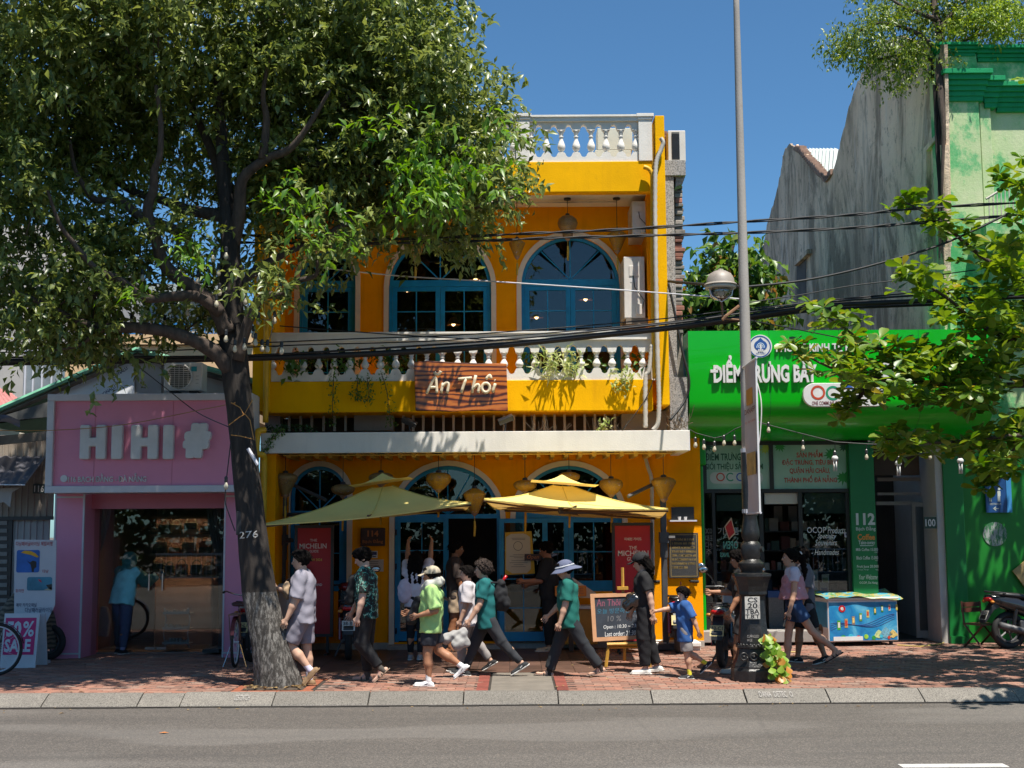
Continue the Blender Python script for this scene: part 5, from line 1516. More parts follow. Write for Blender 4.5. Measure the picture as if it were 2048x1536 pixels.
CL=[(80,30,260,130,16.05,2.73),(380,10,300,130,16.35,3.45),(680,50,240,130,17.20,1.75),(815,120,120,110,17.20,1.75),(100,190,220,120,16.45,2.73),(350,170,250,100,17.05,2.85),(600,190,220,110,17.20,1.75),(800,260,170,100,17.20,1.75),(915,190,75,90,17.20,1.75),(885,318,140,72,17.20,1.75),(965,378,80,60,17.20,1.50),(745,343,160,76,17.20,1.75),(855,428,150,51,17.20,1.65),(600,320,120,70,17.20,1.20),(50,350,150,120,16.45,2.47),(240,310,170,60,17.50,1.00),(80,490,150,90,16.25,1.95),(50,615,150,65,16.25,1.69),(195,570,95,50,15.60,0.90),(165,660,110,36,15.70,0.80),(330,490,60,40,16.00,0.90),(660,418,110,47,17.20,1.65),(570,590,50,50,16.00,0.70),(440,380,90,50,17.50,0.90),(380,625,90,24,16.60,0.60),(700,488,70,22,16.00,0.60),(240,470,60,40,16.60,0.70),(560,420,70,60,17.00,0.80),(420,540,60,40,17.30,0.60)]
CLO=[(300,-230,480,130,16.6,2.8),(720,-110,220,90,17.2,2.4),(640,60,200,150,18.6,.9),(780,200,130,130,18.7,.8),(-250,100,200,200,15.8,2.1),(-220,450,160,160,15.8,1.8)]
M_LEAF=leaf_mat('tree_leaf',(.05,.088,.02),(.22,.265,.07),.34,.36,(.16,.2,.03))
foliage('crown',CL,7200,13,.13,.059,M_LEAF,tree,3,twl=.40,droop=.3)
foliage('crown',CLO,1700,13,.17,.062,M_LEAF,tree,4,twl=.45)
M_LEAFY=leaf_mat('young_leaf',(.06,.17,.012),(.15,.27,.03),.4,.4)
foliage('young_shoots',[(860,260,110,90,15.0,.5),(870,380,120,70,14.8,.5),(600,430,80,60,15.2,.4),(640,400,30,30,15,.3),(400,480,40,30,15.4,.4),(300,560,60,40,15.2,.3)],110,9,.15,.055,M_LEAFY,tree,9)
rs=np.random.RandomState(5); P,u=crown_points(CL,420,rs,.6); m=MB()
for p,d in zip(P,u):
 p=Vector(p); d=Vector(d); q=p-Vector((d.x,d.y,d.z*.5))*.5+Vector((0,0,-.2)); m.tube([p,(p+q)/2+Vector((0,0,.05)),q],[.004,.007,.011],4,False)
obj('twigs',m,M_BARKB,tree,kind='stuff',fix=False)
def bark_digits():
 m=MB(); me=text_mesh('276',.0); co=np.array([v.co[:] for v in me.vertices]); a=co.min(0); b=co.max(0)
 c0=W(503,1069,16.35); r=58*.5*16.35/FPX
 for q in co:
  th=((q[0]-a[0])/(b[0]-a[0])-.5)*1.25; z=((q[1]-a[1])/(b[1]-a[1])-.5)*.085
  k=r*1.075
  m.v.append((c0.x+k*math.sin(th),c0.y-k*math.cos(th),c0.z+z+th*.015))
 for f in me.polygons: m.f.append(tuple(f.vertices)); m.m.append(0)
 bpy.data.meshes.remove(me); obj('painted_number',m,pm('worn_white_paint',(.5,.48,.45),.9,.3,30),up,fix=False)
bark_digits()
obj('cable_box',MB().pbox(472,1022,483,1070,16.2,.12),M_BLK,None,bev=.008,label='black cable box fixed to the left side of the tree trunk',cat='box',org=tuple(W(477,1070,16.2)))
obj('pale_conduit',MB().tube([W(496,897,15.95),W(516,930,15.95)],.022,8),M_ALU,None,label='short pale pipe offcut leaning against the tree trunk',cat='pipe',org=tuple(W(516,930,15.95)))
m=MB()
for pts in ([(462,805),(480,815),(488,830),(505,800)],[(458,850),(478,835),(490,828),(500,840),(508,880)],[(462,870),(480,872),(505,878)]):
 m.tube([W(a,b,15.98) for a,b in pts],.006,4)
obj('tied_rope',m,pm('orange_cord_paint',(.42,.20,.05),.7),None,label='orange rope tied round the tree trunk beside the pink sign',cat='rope',org=tuple(W(480,850,15.98)))
fig=thing('fig_tree',WX(1885,190,XW_),'small leaved fig tree rooted on top of the stained old wall','tree')
P=[W(1890,480,21.7),W(1884,380,21.6),W(1887,260,21.6),W(1880,170,21.7),W(1882,90,22),W(1870,20,22.4),W(1860,-60,22.5)]
Q,S=smooth(P,[.015,.025,.04,.08,.09,.07,.05],4,.1,rg); obj('trunk',MB().tube(Q,S,8),M_BARKB,fig,smooth=True)
for pts in ([(1882,110),(1840,70),(1790,50),(1740,50),(1690,90)],[(1880,150),(1850,110),(1800,110),(1750,120)],[(1878,60),(1910,20),(1950,-10)],[(1884,120),(1930,80),(1990,60),(2040,40)],[(1875,40),(1800,10),(1760,-20)]):
 P,Rr=ppath(pts,22,22.4,(12,3)); Q,S=smooth(P,Rr,3,.08,rg); obj('limb',MB().tube(Q,S,6),M_BARKB,fig,smooth=True)
m=MB(); rg=random.Random(40)
for k in range(16):
 a=1880+rg.uniform(-8,14); b=[W(a+rg.uniform(-5,5)+j*1.2,170+j*(60+10*rg.random()),21.75-.05*rg.random()) for j in range(6)]
 m.tube(b,[.03,.026,.02,.016,.012,.008],5,False)
obj('aerial_roots',m,M_BARK,fig,kind='stuff')
FG=[(1745,60,75,55,22.2,.9),(1830,30,90,60,22.4,1.1),(1930,20,90,55,22.5,1),(1700,75,45,30,22,.5),(1770,115,70,35,22,.7),(1830,140,50,35,21.8,.6),(1860,100,50,40,22,.7),(2020,30,70,60,23,1),(1840,-40,180,60,22.5,1.4),(1690,110,30,14,22,.3),(1960,60,60,30,22.4,.5)]
foliage('crown',FG,1500,10,.082,.036,leaf_mat('fig_leaf',(.05,.11,.012),(.19,.25,.03),.3,.4),fig,12,twl=.25,droop=.6)
foliage('crown',[(1980,20,60,60,21.9,.5),(1960,50,60,30,21.8,.3)],220,10,.085,.04,leaf_mat('fig_leaf_light',(.12,.2,.02),(.26,.34,.05),.4,.4),fig,13,twl=.25)
bt=thing('background_tree',W(1440,700,30)*1.0,'tree with reddish young leaves behind the lamp between the buildings','tree')
P=[W(1450,900,30),W(1445,700,30),W(1440,580,30),W(1470,480,30)]
obj('trunk',MB().tube(P,[.16,.13,.09,.03],7),M_BARKB,bt)
foliage('crown',[(1440,610,85,60,30,1.5),(1400,600,45,50,30,1),(1490,530,38,75,30,1),(1500,600,45,70,30.5,1),(1450,540,30,30,30,.6),(1380,590,25,30,29.5,.6),(1508,480,22,30,30,.5)],420,9,.26,.15,leaf_mat('back_leaf',(.03,.10,.015),(.13,.22,.03),.3,.4,(.35,.18,.05)),bt,21,twl=.5,droop=.7)
rt_tree=thing('almond_tree',(8.6,17.0,0),'broad leaved tree whose light green branches reach in from the right edge','tree')
P=[Vector((8.6,17.0,-.05)),Vector((8.55,17,1.5)),Vector((8.5,16.9,3.2)),Vector((8.6,16.8,5)),Vector((8.5,16.7,7))]
Q,S=smooth(P,[.2,.16,.14,.11,.06],4,.05,rg); obj('trunk',MB().tube(Q,S,10),M_BARKB,rt_tree,smooth=True)
RB=[[(2330,620),(2200,590),(2048,560),(1960,510),(1900,460),(1850,425),(1805,402)],[(2330,720),(2200,700),(2060,690),(1960,650),(1900,600),(1850,570),(1800,553)],[(2330,780),(2180,770),(2040,760),(1930,735),(1830,715),(1740,690),(1680,650),(1620,612)],[(2050,770),(1940,770),(1840,765),(1740,755),(1660,735),(1580,692)],[(2330,900),(2180,880),(2050,870),(1950,880),(1860,885),(1770,878)],[(2330,520),(2200,430),(2080,380),(2000,360)],[(1740,755),(1715,800),(1690,820)],[(2040,870),(2010,920),(1975,955)]]
rosettes=[]
rg=random.Random(77)
for pts in RB:
 P,Rr=ppath(pts,17.0,16.6+rg.uniform(-.5,.9),(14,3)); Q,S=smooth(P,Rr,4,.08,rg)
 obj('limb',MB().tube(Q,S,6),M_BARKB,rt_tree,smooth=True)
 for q in Q[3:]:
  for _ in range(2): rosettes.append(q+Vector((rg.uniform(-.12,.12),rg.uniform(-.35,.35),rg.uniform(-.15,.18))))
 rosettes+=[Q[-1],Q[-1]+Vector((.03,0,.03))]
for (px,py,rx,ry,n) in ((1760,720,90,45,16),(1860,740,90,60,26),(1960,720,80,80,28),(2020,600,60,110,28),(1930,600,60,60,12),(2030,480,50,60,12),(1830,790,90,25,12),(1960,800,80,30,14),(2030,870,40,60,12),(1900,890,90,22,12),(1800,885,45,25,7),(1990,930,40,30,8),(1700,740,40,40,6)):
 for i in range(int(n*1.9)):
  a=rg.uniform(0,6.28); r=rg.random()**.5
  rosettes.append(W(px+rx*r*math.cos(a),py+ry*r*math.sin(a),16.8+rg.uniform(-1.1,1.1)))
nvis=len(rosettes)
for i in range(330):
 y_=rg.uniform(13.8,19.0); rosettes.append(Vector((.40*y_+.35+rg.uniform(0,3.2),y_,rg.uniform(2.9,8.2))))
for i in range(60):
 y_=rg.uniform(13.6,15.2); rosettes.append(Vector((.40*y_+.3+rg.uniform(0,1.5),y_,rg.uniform(3,7.0))))
for i in range(170):
 y_=rg.uniform(18.8,21.3); rosettes.append(Vector((.395*y_+.1+rg.uniform(0,2.4),y_,rg.uniform(4.2,9.0))))
def obov(ln,wd):
 pr=[(0,0),(.16,.25),(.38,.5),(.5,.75),(.36,.95),(0,1.03)]
 m=MB(); n=len(pr)
 for i,(x,y) in enumerate(pr): m.v.append((0,y*ln,-.10*ln*y*y))
 for sg in (1,-1):
  o=len(m.v)
  for i,(x,y) in enumerate(pr[1:-1]): m.v.append((sg*x*wd,y*ln,-.10*ln*y*y+abs(x)*wd*.3))
  ch=[0]+[o+k for k in range(n-2)]+[n-1]
  for k in range(n-1):
   f=[k,k+1,ch[k+1],ch[k]]; f=list(dict.fromkeys(f))
   if len(f)>=3: m.f.append(tuple(f if sg>0 else reversed(f))); m.m.append(0)
 return m
M_ALM=leaf_mat('almond_leaf',(.045,.13,.012),(.19,.27,.03),.34,.38,(.30,.26,.04))
ME_AL=[mesh_of('leaf',obov(l,w),M_ALM,smooth=True) for l,w in ((.205,.118),(.175,.10),(.15,.086))]
VV=[np.array([v.co[:] for v in me.vertices]) for me in ME_AL]; FF=[]
for me in ME_AL:
 t=[]
 for p in me.polygons:
  v=list(p.vertices)
  for k in range(1,len(v)-1): t.append((v[0],v[k],v[k+1]))
 FF.append(np.array(t))
cnt=0; bV,bF,off=[],[],0
order=list(range(nvis)); rg.shuffle(order); order+=list(range(nvis,len(rosettes)))
for ri in order:
 q=rosettes[ri]; k=rg.randint(6,9); ph=rg.uniform(0,6.28); tiltx,tilty=rg.uniform(-.5,.5),rg.uniform(-.5,.5)
 for j in range(k):
  az=ph+j*2.4+rg.uniform(-.3,.3); el=rg.uniform(-.55,.65)
  rot=Euler((tiltx,tilty,0)).to_matrix() @ Euler((el,rg.uniform(-.4,.4),az)).to_matrix()
  v=rg.randint(0,2); s=rg.uniform(.75,1.15)
  if ri<nvis and cnt<300:
   inst('leaf',ME_AL[v],rt_tree,q,rot=rot.to_euler(),scale=(s,s,s)); cnt+=1
  else:
   X_=(VV[v]*s) @ np.array(rot).T+np.array(q[:])-np.array(ORG[rt_tree.name]); bV.append(X_); bF.append(FF[v]+off); off+=len(X_)
o=inst('foliage',tri_mesh('foliage',np.concatenate(bV),np.concatenate(bF),M_ALM),rt_tree,loc=ORG[rt_tree.name]); o['kind']='stuff'
M_FAR=leaf_mat('promenade_leaf',(.02,.05,.012),(.05,.09,.02),.15,.5)
prom=obj('promenade',MB().box(-60,60,-22,-9.1,-.2,.02),pm('promenade_paving',(.13,.115,.10),.85,.2,2),kind='structure')
for i,(x,h) in enumerate(((-13,6.5),(-6.2,5.6),(1.5,6.0),(8.0,5.4),(14.5,6.6))):
 t=thing('promenade_tree',(x,-11,0),('tall rounded tree on the far promenade, first from the left','bushy tree on the far promenade, second from left','broad tree on the far promenade behind the viewer','bushy tree on the far promenade, second from right','tall tree on the far promenade, last to the right')[i],'tree','trees on the far promenade')
 obj('trunk',MB().tube([(x,-11,0),(x+.1,-11,h*.6)],[.16,.09],7),M_BARKB,t)
 rs=np.random.RandomState(60+i); n=2600
 u=rs.normal(size=(n,3)); u/=np.linalg.norm(u,axis=1,keepdims=True); r=rs.random(n)**.4
 P=np.array([x,-11,h*.72])+u*r[:,None]*np.array([2.9,2.3,h*.38])
 me=leaves_mesh('crown',P,u+rs.normal(size=(n,3))*.8,rs.normal(size=(n,3))+np.array([0,0,1]),rs.uniform(.3,.5,n),rs.uniform(.2,.3,n),M_FAR,org=ORG[t.name])
 o=inst('crown',me,t,loc=ORG[t.name]); o['kind']='stuff'
hg_=thing('added_hedge',(0,-12,0),'unseen hedge added across the street to darken the window reflections','hedge')  # unseen hedge, added to keep bright horizon sky out of the glass
rs=np.random.RandomState(91); n=9000; P=np.stack([rs.uniform(-22,22,n),rs.uniform(-13.2,-11.6,n),rs.uniform(0,3.4,n)],1)
o=inst('foliage',leaves_mesh('foliage',P,rs.normal(size=(n,3)),rs.normal(size=(n,3)),rs.uniform(.3,.5,n),rs.uniform(.25,.35,n),M_FAR,org=ORG[hg_.name]),hg_,loc=ORG[hg_.name]); o['kind']='stuff'
rl=thing('promenade_railing',(0,-10.4,0),'white railing along the far promenade edge','railing')
m=MB()
for i in range(140): m.box(-14+i*.2,-13.97+i*.2,-10.42,-10.38,.1,1.0)
obj('uprights',m,M_ALU,rl,kind='stuff'); obj('top_rail',MB().box(-14.2,14.2,-10.45,-10.35,1.0,1.07),M_ALU,rl); obj('bottom_rail',MB().box(-14.2,14.2,-10.43,-10.37,.08,.12),M_ALU,rl)
# LAMP POST, CABLES, LIGHTS
YP_=16.75
M_IRON=pm('black_iron',(.015,.0145,.0145),.38,.4,6,dirt=.45,dirtcol=(.085,.078,.07),bmp=.5,bscale=40)
M_POLE=plaster('galvanised_pole',(.36,.33,.30),.3,.35,(.24,.15,.09))
lx=X(1507,1300,YP_)+.0
lp=thing('lamp_post',(lx,YP_,0),'tall street lamp post with ornate black cast iron base and grey pole','lamp post')
zz=lambda py: max(0,Z(1500,py,YP_))
k=YP_/FPX*.5
def lz(nm,prof,n,mat,**kw):
 return obj(nm,MB().lathe([(w*k/math.cos(math.pi/n) if n <= 8 else w*k,zz(py)) for w,py in prof],(lx,YP_,0),n),mat,lp,**kw)
lz('base_plinth',[(84,1370),(86,1362),(86,1338),(80,1334),(80,1330)],8,M_IRON,bev=.008)
lz('base_flare',[(80,1330),(70,1318),(62,1306),(60,1296),(66,1294),(66,1290),(56,1287)],8,M_IRON)
lz('base_shaft',[(56,1287),(54,1270),(48,1235),(44,1200),(46,1192),(54,1188),(54,1182),(58,1172),(66,1158),(72,1152),(72,1147),(50,1145)],8,M_IRON)
lz('neck',[(42,1146),(42,1140),(52,1134),(52,1126),(40,1122),(34,1118),(38,1112),(40,1100),(40,1090),(34,1085),(28,1082),(36,1072),(36,1062),(30,1045),(26,1030),(30,1026),(30,1018),(24,1015)],20,M_IRON,smooth=True,sharp=50)
lz('collar',[(30,1016),(30,908),(27,904)],20,M_IRON,smooth=True,sharp=40)
lz('pole',[(26,905),(24,800),(21,640),(18,420),(12.5,20),(11,-90)],20,M_POLE,smooth=True)
m=MB()
for i in range(26):
 a=2*math.pi*i/26; m.ell((lx+33*k*2*.96*math.cos(a)*.97,YP_+.2*1.02*math.sin(a),zz(1288)),(.018,.018,.018),6,4)
obj('bead_ring',m,M_IRON,lp,smooth=True,kind='stuff')
for px in (1487,1507,1526):
 p=W(px,1313,YP_-.20); obj('rosette',MB().tube([(p.x+.045*math.cos(q),p.y-.03,p.z+.045*math.sin(q)) for q in [j*math.pi/6 for j in range(13)]],.012,5).ell((p.x,p.y-.03,p.z),(.016,.016,.016),6,4),M_IRON,lp,smooth=True)
obj('clamp_knob',MB().tube([W(1515,1099,YP_-.02),W(1526,1098,YP_-.06)],.035,10),M_IRON,lp)
for py in (360,905,1026): obj('pole_band',MB().lathe([(16*k*(1+(py>500)*.9),0),(16*k*(1+(py>500)*.9),.05)],(lx,YP_,zz(py)),16),pm('rusty_band',(.16,.05,.02),.8,.3,9) if py<500 else M_ALU,lp)
pt=obj('number_sticker',MB().pbox(1490,1193,1520,1238,YP_-.185,.01),pm('worn_sticker',(.50,.48,.44),.8,.2,10,dirt=.7,dirtcol=(.10,.08,.07)),lp)
for s,y0,y1 in (('CS',1195,1205),('20',1206,1217),('TBA',1218,1228),('T.B.T',1229,1237)): ptext('lettering',s,1495 if len(s)<3 else 1491,y0,1515 if len(s)<3 else 1519,y1,YP_-.186,M_BLK,pt,bold=.02)
ptext('chalk_writing','CƯỜNGLED\nV4 2E',1494,1268,1518,1283,YP_-.178,M_CHALK,lp)
M_RUST=pm('rusty_arm',(.20,.10,.05),.8,.3,8)
lt=thing('street_lantern',W(1441,600,YP_),'domed street lantern with glass bowl on an arm left of the post','lantern')
obj('arm',MB().tube([W(1478,612,YP_),W(1452,632,YP_-.05),W(1445,640,YP_-.05)],.022,7).tube([W(1478,640,YP_),W(1446,637,YP_),W(1444,610,YP_),W(1441,600,YP_)],.016,6),M_RUST,lt)
p=W(1441,572,YP_)
obj('dome',MB().lathe([(.215,0),(.22,.01),(.20,.03),(.185,.035),(.175,.10),(.14,.16),(.08,.195),(.035,.205),(.03,.225),(.005,.23)],p,24),pm('lantern_grey',(.30,.26,.22),.5,.15,5,dirt=.4,dirtcol=(.15,.1,.08)),lt,smooth=True,sharp=50)
obj('rim',MB().lathe([(.20,-.035),(.205,0),(.19,0),(.185,-.03)],p,24),pm('lantern_cream',(.50,.46,.38),.5,.1),lt,smooth=True)
obj('glass_bowl',MB().lathe([(.14,-.03),(.15,-.08),(.135,-.14),(.09,-.185),(.03,-.2)],p,20),glass_mat('bowl_glass',(.9,.88,.8),2.0,.1,.75),lt,smooth=True)
obj('lamp_bulb',MB().ell(p+Vector((0,0,-.09)),(.045,.045,.06),10,8),M_LETW,lt,smooth=True)
obj('bowl_cage',MB().tube([p+Vector((-.16,-.05,-.02)),p+Vector((-.13,-.08,-.14)),p+Vector((0,-.06,-.22)),p+Vector((.13,-.08,-.14)),p+Vector((.16,-.05,-.02))],.008,5),M_ALU,lt)
fb=thing('street_banner',(lx-.02,16.2,zz(1025)),'narrow pale pink festival banner projecting from the lamp post','banner')
A_,B_=Vector((lx-.05,16.62,0)),Vector((lx-.06,15.75,0))
bz0,bz1=zz(1026),zz(738)
bw=(B_-A_).length
obj('cloth',MB().grid(lambda u,v: (A_.x+(B_.x-A_.x)*u+.012*math.sin(u*5+v*9),A_.y+(B_.y-A_.y)*u,bz0+(bz1-bz0)*v),10,24),pm('banner_cloth',(.58,.46,.44),.8,.06,3),fb,smooth=True,fix=False)
for z in (bz0-.01,bz1+.01): obj('rod',MB().tube([A_+Vector((0,.2,z)),B_+Vector((0,-.06,z))],.014,6),M_ALU,fb)
obj('edge_seam',MB().box(B_.x-.01,B_.x+.012,B_.y-.012,B_.y,bz0,bz1),M_LETW,fb)
def btxt(s,u0,u1,v0,v1,mat,bold=.01):
 H=bz1-bz0; M=Matrix.Translation(Vector((A_.x-.022,A_.y,0))) @ Matrix.Rotation(-math.pi/2,4,'Z')
 text('lettering',s,u0*bw,u1*bw,bz0+v0*H,bz0+v1*H,0,mat,fb,bold=bold,M=M)
def bpanel(u0,u1,v0,v1,mat,nm):
 H=bz1-bz0; xx=A_.x-.020
 obj(nm,MB().quad((xx,A_.y-u0*bw,bz0+v0*H),(xx,A_.y-u1*bw,bz0+v0*H),(xx,A_.y-u1*bw,bz0+v1*H),(xx,A_.y-u0*bw,bz0+v1*H)),mat,fb,fix=False)
M_BOR=pm('banner_orange',(.62,.24,.03),.7,.1); M_BBR=pm('banner_maroon',(.18,.05,.05),.7)
bpanel(.25,.75,.72,.83,M_BOR,'logo_square'); bpanel(.15,.85,.25,.40,pm('banner_photo',(.45,.25,.07),.7,.5,5),'printed_photo')
btxt('DANAFF',.1,.9,.665,.70,M_BBR,.02); btxt('02 - 06.7.2024',.12,.88,.60,.615,M_LR)
M_CAB=pm('black_cable',(.012,.012,.013),.6,.2,9)
cable_n=[0]
def cable(pts,Y,r,label,sag=0,mat=None,tw=False,nm='power_cable'):
 P=[]
 for q in pts: P.append(W(q[0],q[1],q[2] if len(q)>2 else Y))
 R_=[r]*len(P); Q,_=smooth(P,R_,8)
 m=MB()
 if tw:
  for ph in (0,math.pi):
   m.tube([q+Vector((0,math.sin(i*.9+ph),math.cos(i*.9+ph)))*r*.8 for i,q in enumerate(Q)],r*.75,5)
 else: m.tube(Q,r,5)
 c=P[len(P)//2]
 return obj(nm,m,mat or M_CAB,None,smooth=True,label=label,cat='cable',group='overhead street cables',org=tuple(c),fix=False)
YCB=17.6
cable([(-60,723),(250,720),(520,715),(760,706),(1000,690),(1180,672),(1330,656),(1490,634),(1640,612),(1760,606),(1900,600),(2110,590)],YCB,.036,'thickest black cable bundle crossing the whole street front')
cable([(-60,730),(300,724),(560,718),(800,708),(1000,694),(1330,660),(1490,640),(1640,620),(1800,612),(2110,600)],YCB+.05,.02,'black cable strapped just under the thickest bundle')
cable([(-60,715),(300,714),(520,710),(800,694),(1000,680),(1330,648),(1490,626),(1700,600),(2110,575)],YCB-.04,.015,'black cable riding on top of the thickest bundle')
cable([(-60,690),(260,690),(450,688),(700,678),(950,668),(1300,640),(1490,618),(1780,590),(2110,560)],YCB,.009,'thin wire a little above the thick bundle, level with the handrail')
cable([(-60,705),(300,702),(600,690),(900,680),(1300,648),(1490,622),(1700,596),(2110,566)],YCB-.02,.009,'thin wire hugging the top of the thick bundle')
cable([(-60,700),(200,690),(420,650),(520,620)],YCB+.3,.008,'thin wire rising from the left edge to the tree trunk',nm='service_wire')
cable([(560,652),(800,670),(1000,680),(1140,676)],YCB+.2,.008,'thin wire sagging from the tree to the white balcony rail',nm='service_wire')
cable([(480,470),(620,476),(800,478),(1060,467),(1240,459),(1480,444),(1700,430),(1850,416),(2110,402)],17.2,.016,'upper one of two twisted cables crossing in front of the upstairs lanterns',tw=True)
cable([(480,485),(700,487),(900,484),(1080,477),(1300,471),(1480,466),(1700,456),(1850,445),(2110,424)],17.2,.016,'lower one of two twisted cables crossing in front of the upstairs lanterns',tw=True)
cable([(1330,562,20.3),(1400,568,19),(1480,574,17.2)],17,.022,'short dark cable from the terrazzo pier to the lamp post')
cable([(1490,574),(1600,562),(1700,542),(1800,515),(1880,490),(1960,455),(2030,420)],17,.016,'dark cable sagging from the lamp post up to the right edge')
cable([(630,534,18),(800,552,19),(1000,564,18.5),(1240,580,18),(1480,598,17.2)],18,.010,'pale grey wire slanting across the upstairs windows to the lamp post',mat=M_ALU,nm='service_wire')
cable([(1490,606),(1600,590),(1700,572),(1800,560),(1950,540)],17.3,.008,'thin wire from the lamp post rising past the old stained wall',nm='service_wire')
cable([(1495,640,17),(1600,660,18.5),(1720,684,20.3)],17,.010,'dark wire running down from the post over the green sign',nm='service_wire')
cable([(1336,565,20.4),(1348,620,20.4),(1364,700,20.4),(1378,760,20.4),(1370,800,20.4),(1340,840,20.2)],20,.022,'dark cable hanging down the terrazzo pier')
cable([(1505,735,16.7),(1522,800,16.6),(1520,870,16.6),(1514,900,16.6)],16.6,.008,'pale looped cord hanging behind the festival banner',mat=M_LETW,nm='cord')
cable([(260,720,17.6),(330,775,18.2),(395,825,18.6),(460,855,16.6)],17,.007,'thin black wire slanting down across the pink sign',nm='service_wire')
cable([(0,861,19.4),(120,860,19.4),(250,849,19.2),(400,820,18),(470,806,16.1)],18,.006,'orange cord stretched across the pink sign to the tree',mat=MATS['orange_cord_paint'],nm='cord')
cable([(462,880,16.1),(455,940,16.1),(452,965,16.1),(450,1000,16.1),(455,1020,16.1),(470,1062,16.1)],16,.007,'black bulb flex hanging beside the tree trunk',nm='flex')
cable([(1245,860,20),(1290,800,20.1),(1308,755,20.1)],20,.007,'thin dark wire rising from the canopy to the balcony corner',nm='service_wire')
M_BULBW=pm('milky_bulb',(.50,.45,.34),.25,.08,9)
def bulb_proto(nm='light_bulb'):
 t=thing(nm,(0,0,0),'','light bulb')
 obj('socket',MB().lathe([(.018,.0),(.022,.01),(.022,.06),(.012,.075)],(0,0,.045),8),M_BLK,t)
 obj('globe',MB().lathe([(.014,.048),(.018,.03),(.027,.005),(.029,-.015),(.021,-.036),(.006,-.044)],(0,0,0),12),M_BULBW,t,smooth=True)
 return t
b0=bulb_proto(); b0['group']='bulbs strung in the big tree'; b0['label']='small milky bulb hanging among the branches of the big street tree'
bl_=[(285,556),(297,551),(452,512),(426,517),(437,546),(470,554),(485,549),(517,559),(413,583),(439,585),(396,562),(300,603),(374,614),(375,625),(329,648),(491,603),(561,583),(575,594),(452,678),(470,698),(489,694),(511,685),(535,698),(524,697),(563,702),(517,643),(549,641),(433,608),(263,645),(507,670)]
for i,(px,py) in enumerate(bl_):
 p=W(px,py,15.95 if 440<px<500 else 15.9+.25*(i % 3))
 if i==0: b0.location=p
 else: copy_tree(b0,None,p)
copy_tree(b0,None,W(452,972,16.1),label='single clear bulb hanging on a flex against the pink sign frame').__setitem__('group','bulbs strung in the big tree')
m=MB()
for a,b in ((0,1),(1,10),(10,8),(8,9),(9,15),(2,5),(5,7),(7,16),(16,17),(11,12),(12,14),(18,19),(20,21),(21,24),(25,26),(26,22)):
 P0,P1=[W(bl_[q][0],bl_[q][1]-11,15.95 if 440<bl_[q][0]<500 else 15.9+.25*(q % 3)) for q in (a,b)]
 m.tube(catenary(P0,P1,.06,6),.005,4)
tag(obj('bulb_string',m,M_CAB,None,label='thin black light string looped through the big tree branches',cat='light string',org=tuple(W(420,590,16)),fix=False),kind='stuff')
Yf=19.6
def cfl(p,label):
 t=thing('tube_lamp',p,label,'light bulb','tube lamps hung before the green shop')
 obj('socket',MB().lathe([(.022,.10),(.028,.11),(.026,.16),(.012,.18)],p,8),M_BLK,t)
 obj('ballast',MB().lathe([(.03,.03),(.048,.045),(.048,.075),(.03,.10)],p,12),M_LETW,t,smooth=True)
 for a in range(4): obj('tube',MB().tube([p+Vector((.024*math.cos(a*1.57+.6),.024*math.sin(a*1.57+.6),z)) for z in (-.13,.035)],.011,6),M_LETW,t,smooth=True)
fest=[(1391,890),(1408,894),(1429,898),(1448,886),(1469,886),(1537,860),(1606,896),(1733,914),(1860,914),(2003,905)]
fl=['first from the yellow building','second from the yellow building','third from the yellow building, lowest of the first five','fourth from the yellow building','fifth from the yellow building, nearest the post','high under the curved sign right of the post','before the red lettered window panel','before the green menu column','before the white passage wall','before the restroom sign']
for i,(px,py) in enumerate(fest):
 q=copy_tree(b0,None,W(px,py,Yf),label='white festoon bulb '+fl[i]); q['group']='bulbs on the green shop festoon'
for (px,py,lb) in ((1670,925,'white tube lamp hanging before the red lettered panel edge'),(1797,935,'white tube lamp hanging in the open passage'),(1921,930,'white tube lamp hanging before the right green pier'),(1985,912,'white tube lamp nearest the restroom sign')): cfl(W(px,py,Yf),lb)
m=MB()
lst=[(1378,858),(1391,866),(1429,876),(1448,872),(1470,858),(1490,850)]
m.tube([W(a,b,Yf) for a,b in lst],.007,4)
m.tube([W(a,b,Yf) for a,b in ((1510,842),(1537,850),(1606,868),(1670,884),(1733,888),(1797,890),(1860,886),(1921,880),(2003,870),(2080,860))],.008,4)
for (a,b),c in zip(fest,(866,870,876,872,859,850,868,888,886,870)): m.tube([W(a,c,Yf),W(a,b-11,Yf)],.005,4)
for a,c in ((1670,884),(1797,890),(1921,880),(1985,872)): m.tube([W(a,c,Yf),W(a,908,Yf)],.005,4)
obj('festoon_wire',m,M_CAB,None,label='black festoon wire strung along the green shop under its sign',cat='light string',org=tuple(W(1600,868,Yf)),fix=False)
